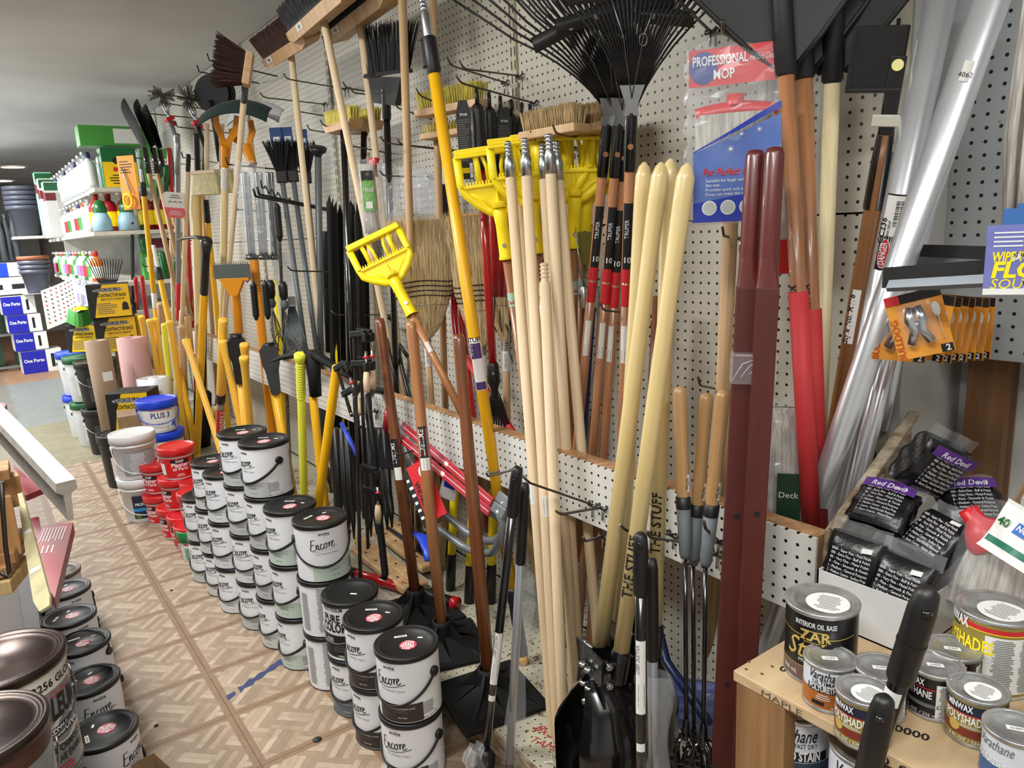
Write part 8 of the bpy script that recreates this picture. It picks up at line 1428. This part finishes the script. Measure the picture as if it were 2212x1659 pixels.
# bin of wooden offcuts
OFF = wood('offcut_wood', (176, 130, 82), (140, 98, 56), .7, 40); PW2 = wood('pale_offcut', (196, 170, 120), (170, 136, 84), .7, 60)
t = thing('offcut_board', 'thick brown board standing at the left edge above the price strip', 'board', T(Yp(20, 1132, 1.62), .1)); mb = MB(); mb.box((-.03, 0, .0), (.08, .035, .115), OFF, bev=.002); mb.build('board', t)
for k, (u, v, xx, d, lab) in enumerate(((12, 1068, .0, (.05, .09, .03), 'upper wood block leaning in the offcut pile'), (28, 1040, .005, (.03, .05, .035), 'small upright wood block in the offcut pile'), (5, 1015, -.0, (.045, .08, .02), 'thin wood strip on top of the offcut pile'), (22, 1178, .0, (.075, .14, .022), 'stacked wood strip under the brown board'), (20, 1205, .0, (.08, .14, .02), 'lower wood strip under the brown board'), (30, 1240, .005, (.07, .12, .026), 'pale torn plywood piece above the big paint can'))):
    p = Yp(u + 10, v, 1.7 - .02 * k); t = thing('wood_offcut', lab, 'offcut', T(p, .15 - .1 * k), 'wooden offcuts in the left bin'); MB().box((-d[0] * .4, 0, 0), d, (OFF, PW2)[k == 5], bev=.002).build('block', t)
a, b = Yp(104, 1312, 1.45), Yp(45, 1062, 1.75); t = thing('price_strip', 'yellowed torn plywood strip with price tags beside the big paint can', 'strip', frame(a, b, (-.2, -1, 0))); L = (b - a).length
mb = MB(); mb.prism([(-.014, 0), (.004, .0), (.008, .02), (.006, L * .5), (.003, L), (-.006, L), (-.016, L * .4), (-.02, .03)], -.003, .003, M_('aged_strip', (206, 196, 154), .7, var=.15)); mb.build('strip', t); mb = MB(); mb.box((-.005, -.0035, L * .3), (.018, .001, .01), PAPER); mb.box((-.004, -.0035, L * .62), (.014, .001, .008), PAPER); mb.build('price_tags', t)
p = [(4, 1040, .0), (6, 1100, .0), (12, 1180, .0), (20, 1235, .0), (14, 1246, -.003), (2, 1236, -.01)]; P = [Yp(u, v, 1.4) for u, v, x_ in p]; t = thing('wire_hook', 'grey bent wire hook at the left edge in front of the offcuts', 'hook', T(P[0])); mb = MB(); mb.tube([q - P[0] for q in P], .004, DSTEEL, 6); mb.build('wire', t)
# red cartons
RB = M_('red_carton', (128, 14, 26), .35)
def redbox(pts, z, h, lab, txt=True):
    P = [Z(u, v, z) for u, v in pts]; o = P[0]; t = thing('red_carton', lab, 'box', T(o), 'glossy red cartons on the left'); mb = MB(); q = [((p - o).x, (p - o).y) for p in P]; mb.prism(q, -h, 0, RB, 'Z'); mb.build('carton', t)
    if txt:
        e1 = Vector(q[1]); e2 = Vector(q[3]); P2 = lambda a, b: (*(e1 * a + e2 * b), .0012); mb = MB(); rnd = random.Random(1)
        for k in range(8): a0 = .1 + k * .1; mb.add([P2(a0, .12), P2(a0 + .025, .12), P2(a0 + .03, rnd.uniform(.5, .62)), P2(a0, rnd.uniform(.5, .62))], [(0, 1, 2, 3)], WHT)
        [mb.add([P2(.3 + k * .15, .7), P2(.34 + k * .15, .7), P2(.36 + k * .15, .93), P2(.32 + k * .15, .93)], [(0, 1, 2, 3)], WHT) for k in range(3)]; mb.build('printed_text', t, 'white printed text')
    return t
redbox([(93, 1135), (158, 1128), (118, 1292), (62, 1205)], .62, .035, 'glossy red carton with white text overhanging the left floor cans')
redbox([(62, 1120), (84, 1116), (90, 1150), (66, 1180)], .60, .05, 'red carton corner behind the overhanging one', False)
redbox([(30, 1005), (92, 1055), (56, 1070), (30, 1055)], .66, .02, 'red carton with white text under the white moulding', False)
redbox([(-30, 862), (14, 872), (10, 880), (-30, 880)], .9, .02, 'red carton edge at the far left edge', False); redbox([(-30, 885), (36, 914), (10, 926), (-30, 900)], .8, .02, 'second red carton edge at the far left edge', False)
t = thing('cardboard_carton', 'open cardboard carton corner on the floor at the bottom left', 'box', T(Z(285, 1652, .10), .25)); mb = MB(); mb.box((0, -.0, -.05), (.12, .003, .1), CARDB); mb.box((.058, -.09, -.05), (.003, .18, .1), CARDB); mb.box((-.058, -.09, -.05), (.003, .18, .1), CARDB); mb.build('carton_walls', t)
for k, (u, v, w_, lab) in enumerate(((558, 1462, .036, 'dark blue paint smear across the parquet'), (297, 1125, .012, 'blue tape scrap on the floor before the white pails'))):
    o = MB(); p = Z(u, v, .0012); t = thing('floor_scrap', lab, 'scrap', T(p)); d = (Z(u + 62, v - 42, .0012) - p) if k == 0 else (Z(u + 30, v - 9, .0012) - p)
    mb = MB(); rnd = random.Random(9); n = 16; vs = []
    for i in range(n + 1): c_ = -d + d * 2 * i / n; w2 = w_ * rnd.uniform(.2, .6); vs += [c_ + Vector((0, w2, 0)), c_ - Vector((0, w2, 0))]
    mb.add(vs, [(2 * i, 2 * i + 1, 2 * i + 3, 2 * i + 2) for i in range(n) if rnd.random() < .85], M_('blue_scrap', (44, 56, 96), .7)); mb.build('smear', t)
for u, v, lab in ((685, 1597, 'dark chip of debris on the parquet near the nearest cans'), (337, 1567, 'small dark chip on the parquet left of center'), (370, 1275, 'tiny dark chip on the parquet by the middle seam')): t = thing('floor_debris', lab, 'debris', T(Z(u, v, .002))); MB().lathe([(0, 0), (.014 if u > 600 else .007, 0), (.01 if u > 600 else .005, .002), (0, .003)], INK, 7).build('chip', t)
